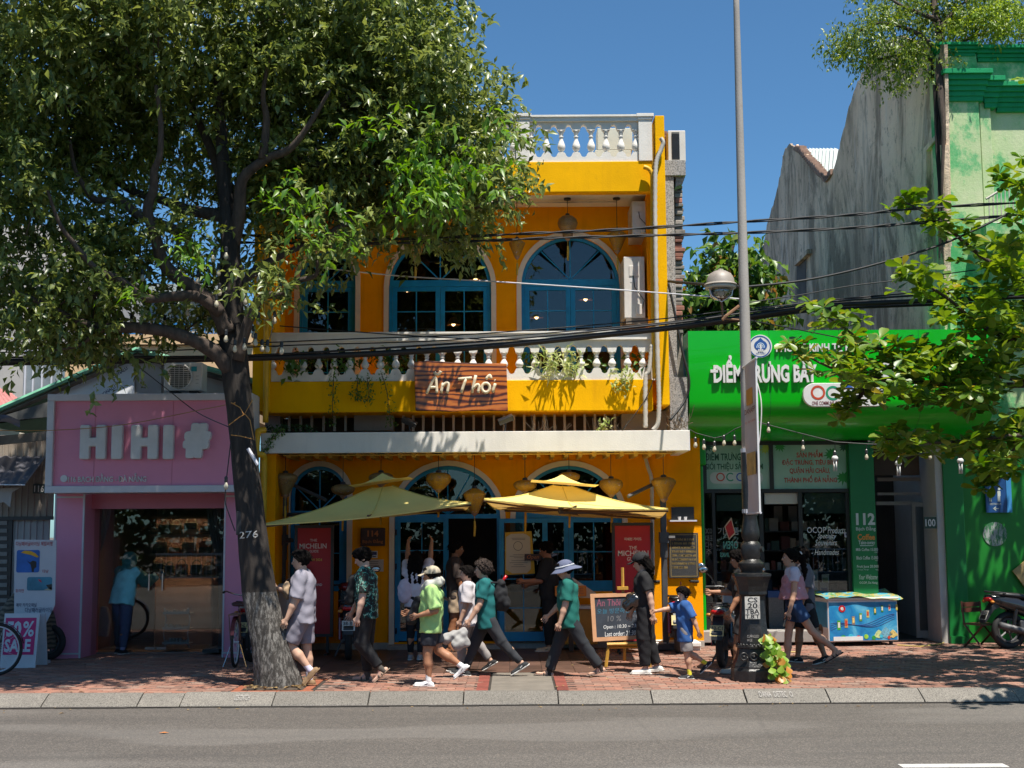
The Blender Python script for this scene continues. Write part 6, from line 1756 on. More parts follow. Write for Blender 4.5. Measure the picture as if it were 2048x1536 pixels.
# LANTERNS
def silk(name,a,b,c):
 m,nt,out=node_mat(name); p=N(nt,'ShaderNodeBsdfPrincipled')
 v=N(nt,'ShaderNodeTexVoronoi'); v.inputs['Scale'].default_value=14; L(nt,objco(nt,glob=True),v.inputs['Vector'])
 f=noise(nt,22,4,.6,objco(nt,glob=True),1.5)
 co=ramp(nt,f,[(.36,a),(.5,b),(.6,c),(.68,(.5,.42,.36))])
 L(nt,co,p.inputs['Base Color']); p.inputs['Roughness'].default_value=.45
 t=N(nt,'ShaderNodeBsdfTranslucent'); L(nt,co,t.inputs[0]); mx=N(nt,'ShaderNodeMixShader'); mx.inputs[0].default_value=.3
 L(nt,p.outputs[0],mx.inputs[1]); L(nt,t.outputs[0],mx.inputs[2]); L(nt,mx.outputs[0],out.inputs['Surface']); return m
M_SILK=silk('gold_silk',(.40,.22,.03),(.52,.27,.02),(.30,.14,.03)); M_SILKB=silk('brown_gold_silk',(.28,.17,.06),(.40,.26,.10),(.20,.10,.05))
M_TAS=pm('tassel_yellow',(.55,.34,.04),.8,.2,20)
LSH={'garlic': [(.16,0),(.5,-.03),(.86,-.16),(1,-.32),(.98,-.5),(.8,-.8),(.55,-1.25),(.3,-1.7),(.22,-1.78)],'onion': [(.2,0),(.62,-.04),(.92,-.2),(1,-.45),(.95,-.7),(.72,-1.0),(.42,-1.28),(.34,-1.34)],
       'squat': [(.2,0),(.6,-.06),(.92,-.22),(1,-.42),(.9,-.66),(.6,-.86),(.34,-.95)],'diamond': [(.14,0),(.42,-.1),(.8,-.32),(1,-.5),(.86,-.85),(.6,-1.5),(.36,-2.1),(.32,-2.16)],'round': [(.15,0),(.55,-.08),(.88,-.36),(1,-.78),(.9,-1.2),(.62,-1.52),(.55,-1.6),(.5,-2.1),(.3,-2.3)]}
def lantern(px,pyt,w,kind,Y,ztop,label,tas=0,mat=None,grp='silk lanterns under the canopy'):
 p=W(px,pyt,Y); r=w*.5*Y/FPX
 t=thing('silk_lantern',p,label,'lantern',grp)
 n=16; prof=LSH[kind]; m=MB(); N_=32
 def fn(u,v):
  i=min(len(prof)-2,int(u*(len(prof)-1))); s=u*(len(prof)-1)-i
  rr=prof[i][0]+(prof[i+1][0]-prof[i][0])*s; z=prof[i][1]+(prof[i+1][1]-prof[i][1])*s
  rr*=1-.045*abs(math.sin(v*math.pi*10)); a=2*math.pi*v
  return (p.x+r*rr*math.cos(a),p.y+r*rr*math.sin(a),p.z+r*z)
 m.grid(fn,(len(prof)-1)*3,40)
 obj('shade',m,mat or M_SILK,t,smooth=True)
 obj('top_cap',MB().lathe([(r*.2,-.01),(r*.24,.0),(r*.2,.03),(.01,.04)],p,10),M_BLK,t)
 zb=p.z+r*prof[-1][1]
 obj('bottom_cap',MB().lathe([(.012,-.05),(r*.3,-.01),(r*.33,.01)],(p.x,p.y,zb),10),M_SHELF,t)
 obj('cord',MB().tube([p+Vector((0,0,.02)),Vector((p.x,p.y,ztop))],.005,4),M_CAB,t)
 obj('ceiling_rose',MB().lathe([(.06,-.03),(.06,0)],(p.x,p.y,ztop),12),M_BLK,t)
 if tas:
  l=tas*Y/FPX; obj('tassel',MB().tube([(p.x,p.y,zb-.04),(p.x,p.y,zb-l*.35)],.005,4).tube([(p.x,p.y,zb-l*.35),(p.x+.004,p.y,zb-l*.6),(p.x-.004,p.y,zb-l)],[.014,.02,.016],6),M_TAS,t)
YL_=YS+.5; zL=zslab0+.03
for q in ((571,946,50,'garlic','garlic shaped gold lantern at the far left under the canopy',60,M_SILKB),(686,968,48,'squat','squat gold lantern left of the left parasol top',70,M_SILKB),(762,945,50,'squat','squat lantern half hidden behind the left parasol top',80,M_SILKB),(877,945,51,'onion','bright gold onion lantern before the middle arch',55,M_SILK),(949,976,46,'diamond','orange diamond lantern hanging in the doorway with long tassel',46,M_SILK),(1050,960,47,'squat','squat gold lantern left of the right parasol top',85,M_SILK),(1138,944,44,'squat','lantern hidden behind the right parasol top',90,M_SILK),(1222,957,48,'onion','plump gold lantern right of the right parasol top',75,M_SILK),(1327,954,50,'garlic','garlic shaped gold lantern at the far right under the canopy',0,M_SILK)):
 lantern(q[0],q[1],q[2],q[3],YL_,zL,q[4],q[5],q[6])
YU_=YB+.62
for q in ((1135,431,41,'round','round lantern with skirt before the right upstairs arch',46,M_SILKB),(1234,460,40,'diamond','diamond lantern hanging beside the upper air conditioners',40,M_SILK),(1034,478,34,'diamond','small diamond lantern between middle and right upstairs arches',38,M_SILK),(831,480,38,'diamond','gold lantern before the middle upstairs arch, partly behind leaves',40,M_SILK),(735,458,36,'diamond','lantern between left and middle upstairs arches behind leaves',40,M_SILK)):
 lantern(q[0],q[1],q[2],q[3],YU_,zroof0+.06,q[4],q[5],q[6],'silk lanterns in the upstairs loggia')
lantern(1120,505,36,'onion',Y2+.9,zroof0,'dark unlit lantern hanging behind the right fan light',60,M_DARK2,'silk lanterns in the upstairs loggia')
obj('ceiling_conduit',MB().tube([W(640,408,YB+.7),W(1234,404,YB+.7)],.012,6),M_BAR,yb)
# PIPES AND UNITS ON THE YELLOW FACADE
M_YPIPE=pm('yellow_pipe',(.66,.36,.01),.5,.1,4)
def pipe(nm,pts,Y,r,mat,label,cat='pipe'):
 P=[W(q[0],q[1],q[2] if len(q)>2 else Y) for q in pts]; Q,_=smooth(P,[r]*len(P),4)
 return obj(nm,MB().tube(Q,r,10),mat,None,smooth=True,label=label,cat=cat,org=tuple(P[-1]))
pipe('drain_pipe',[(536,335),(535,480),(533,640),(532,760),(531,845)],YB-.15,.045,M_YPIPE,'yellow drain pipe running down the left edge of the yellow facade')
pipe('drain_pipe',[(531,860,19.9),(518,862,19.85),(515,870,19.85),(513,900,19.85),(517,908,19.85),(527,912,19.9),(528,930,19.95),(527,1010,19.95),(525,1060,20.0)],20,.05,M_YPIPE,'yellow drain pipe bending round the left end of the white canopy')
pipe('drain_pipe',[(1287,334),(1296,337),(1303,346),(1305,370),(1305,520),(1307,660),(1309,757)],YB-.1,.036,M_YPIPE,'yellow drain pipe with elbow at the right end of the roof edge')
M_HOSE=pm('white_hose',(.50,.46,.40),.6,.1,6,dirt=.3,dirtcol=(.3,.27,.22))
def hose(pts,Y,r,label):
 P=[W(q[0],q[1],Y) for q in pts]; Q,_=smooth(P,[r]*len(P),14)
 obj('corrugated_hose',MB().tube(Q,[r*(1.12 if i % 2 else .92) for i in range(len(Q))],8),M_HOSE,None,smooth=True,label=label,cat='hose',org=tuple(P[-1]))
hose([(1321,276),(1326,285),(1322,300),(1312,330),(1310,400),(1311,500),(1313,620),(1316,740),(1318,800),(1316,845),(1306,860)],YB-.2,.034,'white corrugated hose running down the right yellow fin')
hose([(1304,690),(1298,740),(1291,760),(1291,855)],YB-.1,.036,'white corrugated hose crossing the balcony at its right end')
hose([(1290,912),(1296,935),(1303,960),(1304,1020),(1306,1150)],YG-.08,.03,'tan corrugated hose on the ground floor wall behind the right parasol')
def ac_side(px0,py0,px1,py1,Y,lab):
 a,b,c,d=R4(px0,py0,px1,py1,Y); t=thing('air_conditioner',((a+b)/2,Y,c),lab,'air conditioner','outdoor air conditioner units')
 obj('casing',MB().box(a,b,Y,Y+.75,c,d),M_ACW,t,bev=.012)
 obj('cover',MB().box(a+(b-a)*.25,a+(b-a)*.72,Y-.012,Y+.01,d-(d-c)*.32,d-(d-c)*.15),M_ACW,t,bev=.006)
 obj('label_sheet',MB().box(a+(b-a)*.3,a+(b-a)*.62,Y-.004,Y+.01,d-(d-c)*.42,d-(d-c)*.36),M_LETW,t)
 obj('valve_box',MB().box(a+(b-a)*.55,a+(b-a)*.85,Y-.05,Y+.01,c+(d-c)*.05,c+(d-c)*.22),M_ACW,t,bev=.008)
 obj('lead',MB().tube([(a+(b-a)*.45,Y-.015,d-(d-c)*.32),(a+(b-a)*.5,Y-.02,d-(d-c)*.5),(a+(b-a)*.95,Y-.02,d-(d-c)*.72),(a+(b-a)*.85,Y-.02,c+(d-c)*.15)],.007,5),M_CAB,t)
ac_side(1248,513,1290,636,YB+.35,'large cream air conditioner standing end-on in the upstairs loggia')
ac_side(1264,402,1294,470,YB+.45,'smaller cream air conditioner high in the loggia corner')
obj('unit_stand',MB().pbox(1252,636,1296,648,YB+.35,.7),MATS['old_timber'],None,label='timber stand under the large loggia air conditioner',cat='stand',org=tuple(W(1270,648,YB+.4)))
obj('white_cabinet',MB().pbox(1195,256,1265,300,YR+.9,.4).pbox(1190,300,1262,316,YR+.9,.4),plaster('cabinet_white',(.55,.54,.45),.1,.15,(.3,.28,.2)),None,label='pale cabinet standing behind the roof balustrade',cat='cabinet',bev=.01,org=tuple(W(1228,316,YR+.9)))
for px,py,lb in ((818,845,'black floodlight on the canopy left of the wooden sign'),(1012,840,'black floodlight on the canopy below the wooden sign')):
 p=W(px,py,YS+.12); t=thing('floodlight',p,lb,'floodlight','floodlights on the canopy'); M=Matrix.Translation(p) @ Matrix.Rotation(rad(-22 if px>900 else 25),4,'Y') @ Matrix.Rotation(rad(30),4,'X')
 obj('head',MB().box(-.12,.12,-.05,.04,-.03,.05,M=M),M_BLK,t,bev=.008); obj('bracket',MB().tube([p,W(px-(px-915)*.02,862,YS+.12)],.014,6),M_BLK,t)
# PARASOLS
def cloth_mat(name,col):
 m,nt,out=node_mat(name); p=N(nt,'ShaderNodeBsdfDiffuse'); t=N(nt,'ShaderNodeBsdfTranslucent')
 f=noise(nt,3,4,.5,objco(nt,glob=True)); c=ramp(nt,f,[(.3,tuple(x*.9 for x in col)),(.7,col)])
 L(nt,c,p.inputs[0]); t.inputs[0].default_value=(.95,.62,.2,1)
 mx=N(nt,'ShaderNodeMixShader'); mx.inputs[0].default_value=.22
 L(nt,p.outputs[0],mx.inputs[1]); L(nt,t.outputs[0],mx.inputs[2]); L(nt,mx.outputs[0],out.inputs['Surface']); return m
M_CAN=cloth_mat('parasol_cloth',(.95,.79,.27))
M_MAST=pm('grey_mast',(.085,.085,.09),.5,.15,6,metal=.3)
def parasol(cs,apex,vent,hub,mast,strut,label):
 t=thing('parasol',Vector((mast[0].x,mast[0].y,0)),label,'parasol','cantilever parasols before the restaurant')
 m=MB()
 for i in range(4):
  A,B=cs[i],cs[(i+1) % 4]
  def fn(u,v):
   e=A.lerp(B,u)-Vector((0,0,.05*math.sin(math.pi*u)))
   p=apex.lerp(e,.1+.9*v); return p-Vector((0,0,.10*math.sin(math.pi*v)*(.55+.45*math.sin(math.pi*u))))
  m.grid(fn,10,10)
 obj('canopy',m,M_CAN,t,smooth=True,fix=False)
 m=MB()
 for i in range(4):
  A,B=cs[i],cs[(i+1) % 4]
  m.grid(lambda u,v: (A.lerp(B,u)-Vector((0,0,.05*math.sin(math.pi*u)+.015*v))),10,1)
 obj('valance',m,M_CAN,t,smooth=True,fix=False)
 sm_=MB()
 for i in range(4):
  for u in (0,.5):
   A=cs[i].lerp(cs[(i+1) % 4],u)-Vector((0,0,.05*math.sin(math.pi*u)))
   sm_.tube([apex.lerp(A,.1+.9*v)-Vector((0,0,.10*math.sin(math.pi*v)*(.55+.45*math.sin(math.pi*u))-.004)) for v in [k/10 for k in range(11)]],.008,4)
 obj('seam',sm_,pm('seam_yellow',(.62,.47,.12),.8,.1),t)
 l,r,pk=vent; m=MB(); w=(r.x-l.x)/2; c=(l+r)/2
 q=[Vector((l.x,c.y-w,l.z)),Vector((r.x,c.y-w,r.z)),Vector((r.x,c.y+w,r.z)),Vector((l.x,c.y+w,l.z))]
 for i in range(4):
  A,B=q[i],q[(i+1) % 4]
  m.grid(lambda u,v: pk.lerp(A.lerp(B,u),v)-Vector((0,0,.05*math.sin(math.pi*v))),4,4)
 obj('vent_cap',m,M_CAN,t,smooth=True,fix=False)
 for i in range(4):
  for e in (cs[i],cs[i].lerp(cs[(i+1) % 4],.5)):
   obj('rib',MB().tube([hub,hub.lerp(e,.5)-Vector((0,0,.03)),e-Vector((0,0,.03))],.014,5),pm('rib_brown',(.10,.05,.03),.6,.2),t)
 obj('hub',MB().lathe([(.03,-.06),(.05,-.03),(.04,.10)],hub,10),M_MAST,t)
 b,tp=mast
 obj('mast',MB().box(tp.x-.045,tp.x+.045,tp.y-.045,tp.y+.045,.11,tp.z),M_MAST,t,bev=.008)
 obj('base_plate',MB().box(tp.x-.25,tp.x+.25,tp.y-.2,tp.y+.2,.02,.115),M_MAST,t,bev=.01)
 obj('strut',MB().tube([tp-Vector((0,.02,.05)),strut],.03,4),M_MAST,t)
 obj('arm',MB().tube([Vector((tp.x,tp.y-.03,hub.z-.03)),hub+Vector((0,.0,-.03))],.03,4),M_MAST,t)
 obj('crank',MB().box(tp.x-.07,tp.x+.07,tp.y-.1,tp.y+.08,1.68,1.85).tube([(tp.x+.06,tp.y-.08,1.76),(tp.x+.17,tp.y-.1,1.76)],.035,8),M_MAST,t)
 obj('sleeve',MB().box(tp.x-.055,tp.x+.055,tp.y-.055,tp.y+.055,1.45,1.68),M_MAST,t)
 return t
parasol([W(526,1049,18.3),W(942,1006,18.5),W(925,1016,20.8),W(575,1040,20.6)],W(768,968,19.6),(W(703,973,19.6),W(823,956,19.6),W(765,946,19.6)),W(770,1022,19.6),(W(570,1290,20.85),W(568,955,20.85)),W(652,1000,20.2),'pale yellow parasol on the left, half shaded by the tree')
parasol([W(968,998,18.5),W(1336,1018,18.6),W(1310,1034,20.8),W(1010,1018,20.7)],W(1122,968,19.6),(W(1062,962,19.5),W(1194,972,19.5),W(1124,949,19.5)),W(1122,1020,19.6),(W(1330,1290,20.85),W(1325,953,20.85)),W(1256,993,20.2),'sunlit pale yellow parasol on the right')
# SIGNS ON THE FACADE
def woodsign(name):
 m,nt,out=node_mat(name); p=N(nt,'ShaderNodeBsdfPrincipled')
 w=N(nt,'ShaderNodeTexWave'); w.bands_direction='Z'; w.inputs['Scale'].default_value=1.5; w.inputs['Distortion'].default_value=11; w.inputs['Detail'].default_value=4; w.inputs['Detail Scale'].default_value=1.2
 L(nt,objco(nt,(.5,1,2.4),glob=True),w.inputs['Vector'])
 L(nt,ramp(nt,w.outputs[1],[(.1,(.07,.014,.003)),(.35,(.32,.075,.010)),(.8,(.50,.15,.022))]),p.inputs['Base Color']); p.inputs['Roughness'].default_value=.3; p.inputs['Coat Weight'].default_value=.3
 L(nt,p.outputs[0],out.inputs['Surface']); return m
ys=YB-.16
sg=thing('wooden_sign',W(922,820,ys),'glossy wooden sign board with cream lettering hung on the balcony','sign')
top=[(828,723),(860,721),(900,724),(950,726),(1013,727)]; bot=[(1016,822),(960,821),(900,823),(831,821)]
obj('board',MB().prism([(W(a,b,ys).x,W(a,b,ys).z) for a,b in top+bot],ys,ys+.07),woodsign('sign_wood'),sg,bev=.012)
M_CRM=pm('cream_letter',(.68,.58,.42),.5,.05)
def zz6(a,b): return W(500+a/3.413,560+b/3.413,ys-.05)
STK={'letter': [[(1203,777),(1235,715),(1264,662),(1272,715),(1276,773)],[(1225,733),(1273,733)],[(1258,628),(1268,643),(1288,643),(1304,622)],[(1303,772),(1318,703)],[(1312,728),(1338,702),(1355,712),(1345,773)],[(1420,677),(1515,668)],[(1475,672),(1440,771)],[(1541,650),(1514,770)],[(1524,738),(1550,714),(1564,726),(1556,769)],[(1610+27*math.cos(q),735+31*math.sin(q)) for q in [k*math.pi/8 for k in range(17)]],[(1610,678),(1636,650),(1646,674)],[(1674,706),(1655,766)],[(1668,686),(1672,688)]]}
for st in STK['letter']:
 P=[zz6(a,b) for a,b in st]; Q,S=smooth(P,[.024]*len(P),3); obj('letter',MB().tube(Q,.024,8),M_CRM,sg,smooth=True)
obj('letter_pins',MB().box(zz6(1205,0).x,zz6(1206,0).x+.01,ys-.05,ys,zz6(0,760).z,zz6(0,758).z),M_CRM,sg)
pq=thing('number_plaque',W(745,1092,YG-.05),'dark brown wooden plaque with orange number 114','sign')
obj('board',MB().pbox(721,1056,770,1092,YG-.06,.04),pm('plaque_wood',(.045,.016,.012),.5,.25,12),pq,bev=.008)
M_PORG=pm('plaque_orange',(.42,.13,.03),.6)
ptext('lettering','114',735,1061,757,1073,YG-.0605,M_PORG,pq,bold=.03); ptext('lettering','Bạch Đằng',725,1078,766,1088,YG-.0605,M_PORG,pq,bold=.015)
sk2=thing('blue_sticker',W(748,1115,YG-.01),'small white sticker with blue mark below the number plaque','sticker'); obj('sheet',MB().pbox(742,1102,755,1116,YG-.012,.01),M_LETW,sk2); obj('mark',MB().pbox(743.5,1103.5,753.5,1110,YG-.014,.003),M_NAVY,sk2); obj('mark',MB().pbox(745,1112,752,1114,YG-.014,.003),M_NAVY,sk2)
pn=thing('paper_notice',W(750,1143,YG),'pale paper notice below the sticker on the shaded yellow wall','notice'); obj('sheet',MB().pbox(733,1119,767,1143,YG-.01,.008),pm('pale_paper',(.55,.45,.38),.8,.1),pn)
m=MB(); rg=random.Random(4)
for i in range(5): m.pbox(737,1123+i*4,737+rg.uniform(18,26),1124+i*4,YG-.012,.002)
obj('print',m,M_MAST,pn,kind='stuff')
M_BRED=pm('banner_red',(.40,.012,.018),.5,.08,2); M_BTX=pm('banner_white',(.68,.62,.58),.6); M_BYL=pm('banner_yellow',(.62,.42,.06),.6)
def rollup(px0,py0,px1,py1,Y,label,rows):
 t=thing('banner_stand',W((px0+px1)/2,py1,Y),label,'banner','red guide banners')
 a,b,c,d=R4(px0,py0,px1,py1,Y); c=max(c,.12)
 fr=MB(); leaf_frame(fr,a-.045,b+.045,c-.045,d+.045,Y-.01,Y+.05,.046); obj('frame',fr,M_BLK,t)
 obj('panel',MB().box(a,b,Y,Y+.03,c,d),M_BRED,t)
 for s in (a+.04,b-.04): obj('foot',MB().box(s-.02,s+.02,Y-.2,Y+.25,.005,.03).box(s-.02,s+.02,Y,Y+.04,.03,c),M_BLK,t)
 for s,x0,y0,x1,y1,mt,bd in rows: ptext('lettering',s,x0,y0,x1,y1,Y-.0012,mt,t,bold=bd)
rollup(594,1056,661,1268,20.5,'red guide banner on the left beside the left arched window',[('THE',620,1078,634,1083,M_BTX,.005),('MICHELIN',599,1087,653,1097,M_BTX,.012),('GUIDE',619,1100,637,1105,M_BTX,.005),('VIETNAM 2024',604,1117,644,1122,M_BYL,.015),('BIB\nGOURMAND',612,1160,644,1172,M_BTX,.012)])
rollup(1231,1051,1302,1282,20.4,'bright red guide banner on the right beside the chalkboard',[('미쉐린 가이드',1249,1075,1283,1081,M_BTX,.02),('THE',1258,1092,1274,1099,M_BTX,.005),('MICHELIN',1236,1101,1297,1112,M_BTX,.015),('GUIDE',1254,1114,1279,1122,M_BTX,.005)])
bp=thing('stone_plaque',W(1368,1155,YG),'black stone plaque with gold engraved lines on the sunlit yellow wall','plaque')
obj('slab',MB().pbox(1338,1066,1397,1156,YG-.05,.045),granite('black_stone',(.035,.035,.036),160),bp,bev=.004)
M_GOLD=pm('gold_engraving',(.34,.24,.08),.5,.2); m=MB(); a,b,c,d=R4(1341,1069,1394,1153,YG-.051)
leaf_frame(m,a,b,c,d,YG-.053,YG-.049,.008); obj('gold_border',m,M_GOLD,bp)
m=MB(); rg=random.Random(15)
for i in range(8):
 x=1344+(7 if i==0 else 0); e=(1388,1390,1390,1391,1391,1391,1391,1375)[i]
 while x<e:
  w=rg.uniform(1.2,2.2)
  for k in range(3): m.pbox(x+k*w*.33,1076.5+i*8+rg.choice((0,1.2)),x+k*w*.33+.45,1081+i*8,YG-.052,.002)
  m.pbox(x,1076.5+i*8+rg.choice((0,2,4)),x+w,1077.1+i*8+rg.choice((0,2)),YG-.052,.002); x+=w+(1.8 if rg.random()<.25 else .6)
obj('engraved_lines',m,M_GOLD,bp,kind='stuff')
ws=thing('wall_shelf',W(1366,1042,YG-.1),'small black wall shelf with two white cups above the stone plaque','shelf')
obj('back',MB().pbox(1343,1014,1388,1040,YG-.03,.025),M_BLK,ws); obj('board',MB().pbox(1340,1040,1394,1043,YG-.2,.2),M_ALU,ws)
for px,lb in ((1359,'left white cup on the small wall shelf'),(1371,'right white cup on the small wall shelf')):
 p=W(px,1040,YG-.12); q=thing('cup',p,lb,'cup','cups on the wall shelf'); obj('body',MB().lathe([(.02,.0),(.028,.05),(.025,.05),(.018,.006)],p+Vector((0,0,.003)),10),M_LETW,q)
mbx=thing('meter_box',W(534,1022,YS+.38),'small cracked white box on the left yellow pier','box'); obj('case',MB().pbox(526,1005,542,1023,YS+.3,.1),M_LETW,mbx,bev=.01); obj('dial',MB().lathe([(.035,0),(.03,.012)],W(534,1014,YS+.3),12,M=Matrix.Rotation(rad(90),3,'X')),M_MAST,mbx)
yn=YG-.185
nt_=thing('door_notice',W(1037,1150,yn),'tilted yellow notice with cream label shape on the open blue door','notice')
def rquad(px,mat,nm,par,Y,d=.004): obj(nm,MB().prism([(W(a,b,Y).x,W(a,b,Y).z) for a,b in px],Y,Y+d),mat,par)
rquad([(1010,1065),(1063,1062),(1070,1147),(1010,1150)],pm('notice_yellow',(.66,.40,.03),.7,.08),'sheet',nt_,yn)
rquad([(1012,1074),(1022,1068),(1050,1067),(1060,1074),(1062,1138),(1054,1146),(1025,1147),(1012,1139)],pm('notice_cream',(.62,.55,.42),.8,.05),'label_shape',nt_,yn-.003,.003)
ring(1036,1092,.075,.008,yn-.0045,M_MAST,nt_,nm='printed_ring')
m=MB(); rg=random.Random(9)
for i,y in enumerate((1076,1079,1109,1112,1115,1121,1125,1129,1133)): w=rg.uniform(9,19); m.pbox(1037-w,y,1037+w,y+.8,yn-.0045,.001)
obj('printed_lines',m,M_MAST,nt_,kind='stuff')
ot=thing('open_tag',W(1068,1122,yn-.02),'brown wooden tag with orange writing hung on the blue door','sign')
rquad([(1049,1108),(1084,1108),(1084,1121),(1049,1121)],MATS['plaque_wood'],'board',ot,yn-.05,.03)
ptext('lettering','Open',1054,1109.5,1078,1120,yn-.051,M_PORG,ot,shear=.3,bold=.01)
ob_=thing('orange_sign_box',W(1141,1192,20.6),'orange light box sign below the right arched window','sign')
obj('case',MB().pbox(1110,1172,1173,1193,20.6,.18),pm('orange_box',(.58,.17,.01),.5,.1),ob_,bev=.01); ptext('lettering','D',1114,1176,1124,1188,20.599,M_PORG,ob_,bold=.03); ptext('lettering','E',1158,1176,1167,1188,20.599,M_PORG,ob_,bold=.03)
obj('support',MB().pbox(1137,1193,1147,1302,20.7,.06),M_DARK2,ob_)
cab=thing('host_stand',W(1090,1290,20.9),'orange wooden cabinet under the window behind the staff member','cabinet')
obj('body',MB().pbox(1110,1218,1195,1289,20.95,.3),pm('cabinet_orange',(.52,.22,.02),.5,.15,4),cab,bev=.01); obj('top',MB().pbox(1105,1212,1198,1218,20.9,.38),M_CREAM,cab)
rquad([(1145,1155),(1192,1186),(1192,1196),(1145,1196)],M_CREAM,'leaflet_rack',cab,20.93,.03)
YE=18.5
cb_=thing('chalkboard',G(1225,1334),'wood framed chalkboard with opening hours on a yellow easel','chalkboard')
TL,TR_,BR_,BL=[W(a,b,y) for a,b,y in ((1180,1188,YE+.15),(1296,1184,YE+.15),(1296,1277,YE-.05),(1186,1283,YE-.05))]
M_PW=pm('pale_pine',(.42,.21,.10),.6,.15,8); M_SLATE=pm('chalk_slate',(.016,.022,.034),.85,.25,6,dirt=.2,dirtcol=(.06,.06,.07))
def onb(u,v,d=0): q=BL.lerp(BR_,u).lerp(TL.lerp(TR_,u),v); return Vector((q.x,q.y-d,q.z))
def bbox(u0,v0,u1,v1,d0,d1,mat,nm,par):
 m=MB(); m.add([onb(u,v,d) for d in (d0,d1) for u,v in ((u0,v0),(u1,v0),(u1,v1),(u0,v1))],[(0,3,2,1),(4,5,6,7),(0,1,5,4),(1,2,6,5),(2,3,7,6),(3,0,4,7)]); return obj(nm,m,mat,par)
for q in ((0,0,1,.08),(0,.92,1,1),(0,.08,.07,.92),(.93,.08,1,.92)): bbox(*q,-.01,.03,M_PW,'frame_rail',cb_)
sl_=bbox(.05,.06,.95,.94,-.005,.012,M_SLATE,'slate',cb_)
def chalk(s,u0,v0,u1,v1,mat,bold=.0,shear=.1):
 me=text_mesh(s,bold,0,2,shear); co=np.array([v.co[:] for v in me.vertices]); a=co.min(0); b=co.max(0); m=MB()
 for q in co: m.v.append(tuple(onb(u0+(u1-u0)*(q[0]-a[0])/(b[0]-a[0]),v0+(v1-v0)*(q[1]-a[1])/(b[1]-a[1]),.014)))
 for f in me.polygons: m.f.append(tuple(f.vertices)); m.m.append(0)
 bpy.data.meshes.remove(me); obj('chalk_writing',m,mat,sl_,fix=False)
M_CP=pm('pink_chalk',(.20,.055,.09),.9,.3,40); M_CB=pm('blue_chalk',(.03,.13,.20),.9,.3,40); M_CW=pm('white_chalk',(.55,.55,.55),.9,.1); M_CG=pm('grey_chalk',(.13,.13,.14),.9,.3)
chalk('Ăn Thôi',.1,.73,.52,.93,M_CP,.01); chalk('Restaurant',.62,.78,.9,.88,M_CB); chalk('오늘 방문하신 고객',.1,.57,.9,.68,M_CB); chalk('10 %',.28,.40,.52,.52,M_CG); chalk('할인',.66,.42,.8,.53,M_CG); chalk('Open : 10:30 ~ 23:00',.2,.23,.88,.33,M_CW,.004); chalk('Last order: 21:30',.22,.09,.78,.19,M_CW,.004)
M_EAS=pm('easel_yellow',(.50,.27,.04),.6,.15,8)
for (a,b,ya),(c_,d_,yb2) in (((1218,1284,YE-.05),(1212,1334,18.2)),((1296,1284,YE-.05),(1300,1334,18.2)),((1250,1200,YE+.2),(1249,1322,19.0))): obj('leg',MB().tube([W(a,b,ya),G(c_,d_)],.022,4),M_EAS,cb_)
obj('ledge',MB().tube([W(1214,1289,YE-.08),W(1300,1287,YE-.08)],.025,4),M_EAS,cb_); obj('crossbar',MB().tube([W(1215,1295,YE-.05),W(1300,1293,YE-.05)],.018,4),M_EAS,cb_)
obj('easel_top',MB().tube([W(1246,1186,YE+.16),W(1245,1135,YE+.2)],.02,4).box(W(1236,1184,YE).x,W(1258,1184,YE).x,YE+.1,YE+.2,W(0,1187,YE+.15).z,W(0,1181,YE+.15).z),M_EAS,cb_)
# LEFT PAVEMENT SIGNS
p=G(36,1336); yb0=p.y
sb=thing('sandwich_board',p,'white sandwich board with pink fifty percent sale poster','sign board')
a,b,c,d=R4(1,1228,72,1337,yb0); c=.0
sh_m=lambda mb,x0,x1,z0,z1,off,dd: mb.add([(x,yb0+off+.12*(z/d)+k,z) for k in (0,dd) for x,z in ((x0,z0),(x1,z0),(x1,z1),(x0,z1))],[(0,3,2,1),(4,5,6,7),(0,1,5,4),(1,2,6,5),(2,3,7,6),(3,0,4,7)])
obj('front_panel',sh_m(MB(),a,b,.0,d,0,.03),M_ALU,sb); m=MB()
m.add([(x,yb0+.42-.15*(z/d)+k,z) for k in (0,.03) for x,z in ((a,0),(b+.02,0),(b+.02,d-.01),(a,d-.01))],[(0,3,2,1),(4,5,6,7),(0,1,5,4),(1,2,6,5),(2,3,7,6),(3,0,4,7)]); obj('back_panel',m,M_ALU,sb)
ww=(b-a); obj('poster',sh_m(MB(),a+ww*.05,b-ww*.08,d*.24,d*.92,-.004,.003),pm('magenta_poster',(.52,.015,.14),.5,.06),sb)
def stxt(s,u0,v0,u1,v1,bold):
 me=text_mesh(s,bold); co=np.array([v.co[:] for v in me.vertices]); A=co.min(0); B=co.max(0); m=MB()
 for q in co:
  x=a+ww*(u0+(u1-u0)*(q[0]-A[0])/(B[0]-A[0])); z=d*(v0+(v1-v0)*(q[1]-A[1])/(B[1]-A[1])); m.v.append((x,yb0-.007+.12*z/d,z))
 for f in me.polygons: m.f.append(tuple(f.vertices)); m.m.append(0)
 bpy.data.meshes.remove(me); obj('lettering',m,pm('poster_pale',(.55,.60,.66),.6),sb,fix=False)
stxt('50',.10,.57,.52,.86,.05); stxt('%',.56,.57,.88,.86,.02); stxt('SALE',.08,.29,.82,.53,.035)
yr=19.3
rb2=thing('pull_up_banner',W(70,1290,yr),'white paragliding banner with two pictures beside the pink column','banner')
q=[W(*z,yr) for z in ((29,1079),(113,1080),(110,1210),(90,1250),(66,1262),(28,1262))]
obj('sheet',MB().prism([(v.x,v.z) for v in q],yr,yr+.012),pm('banner_pale',(.56,.55,.58),.6,.05),rb2)
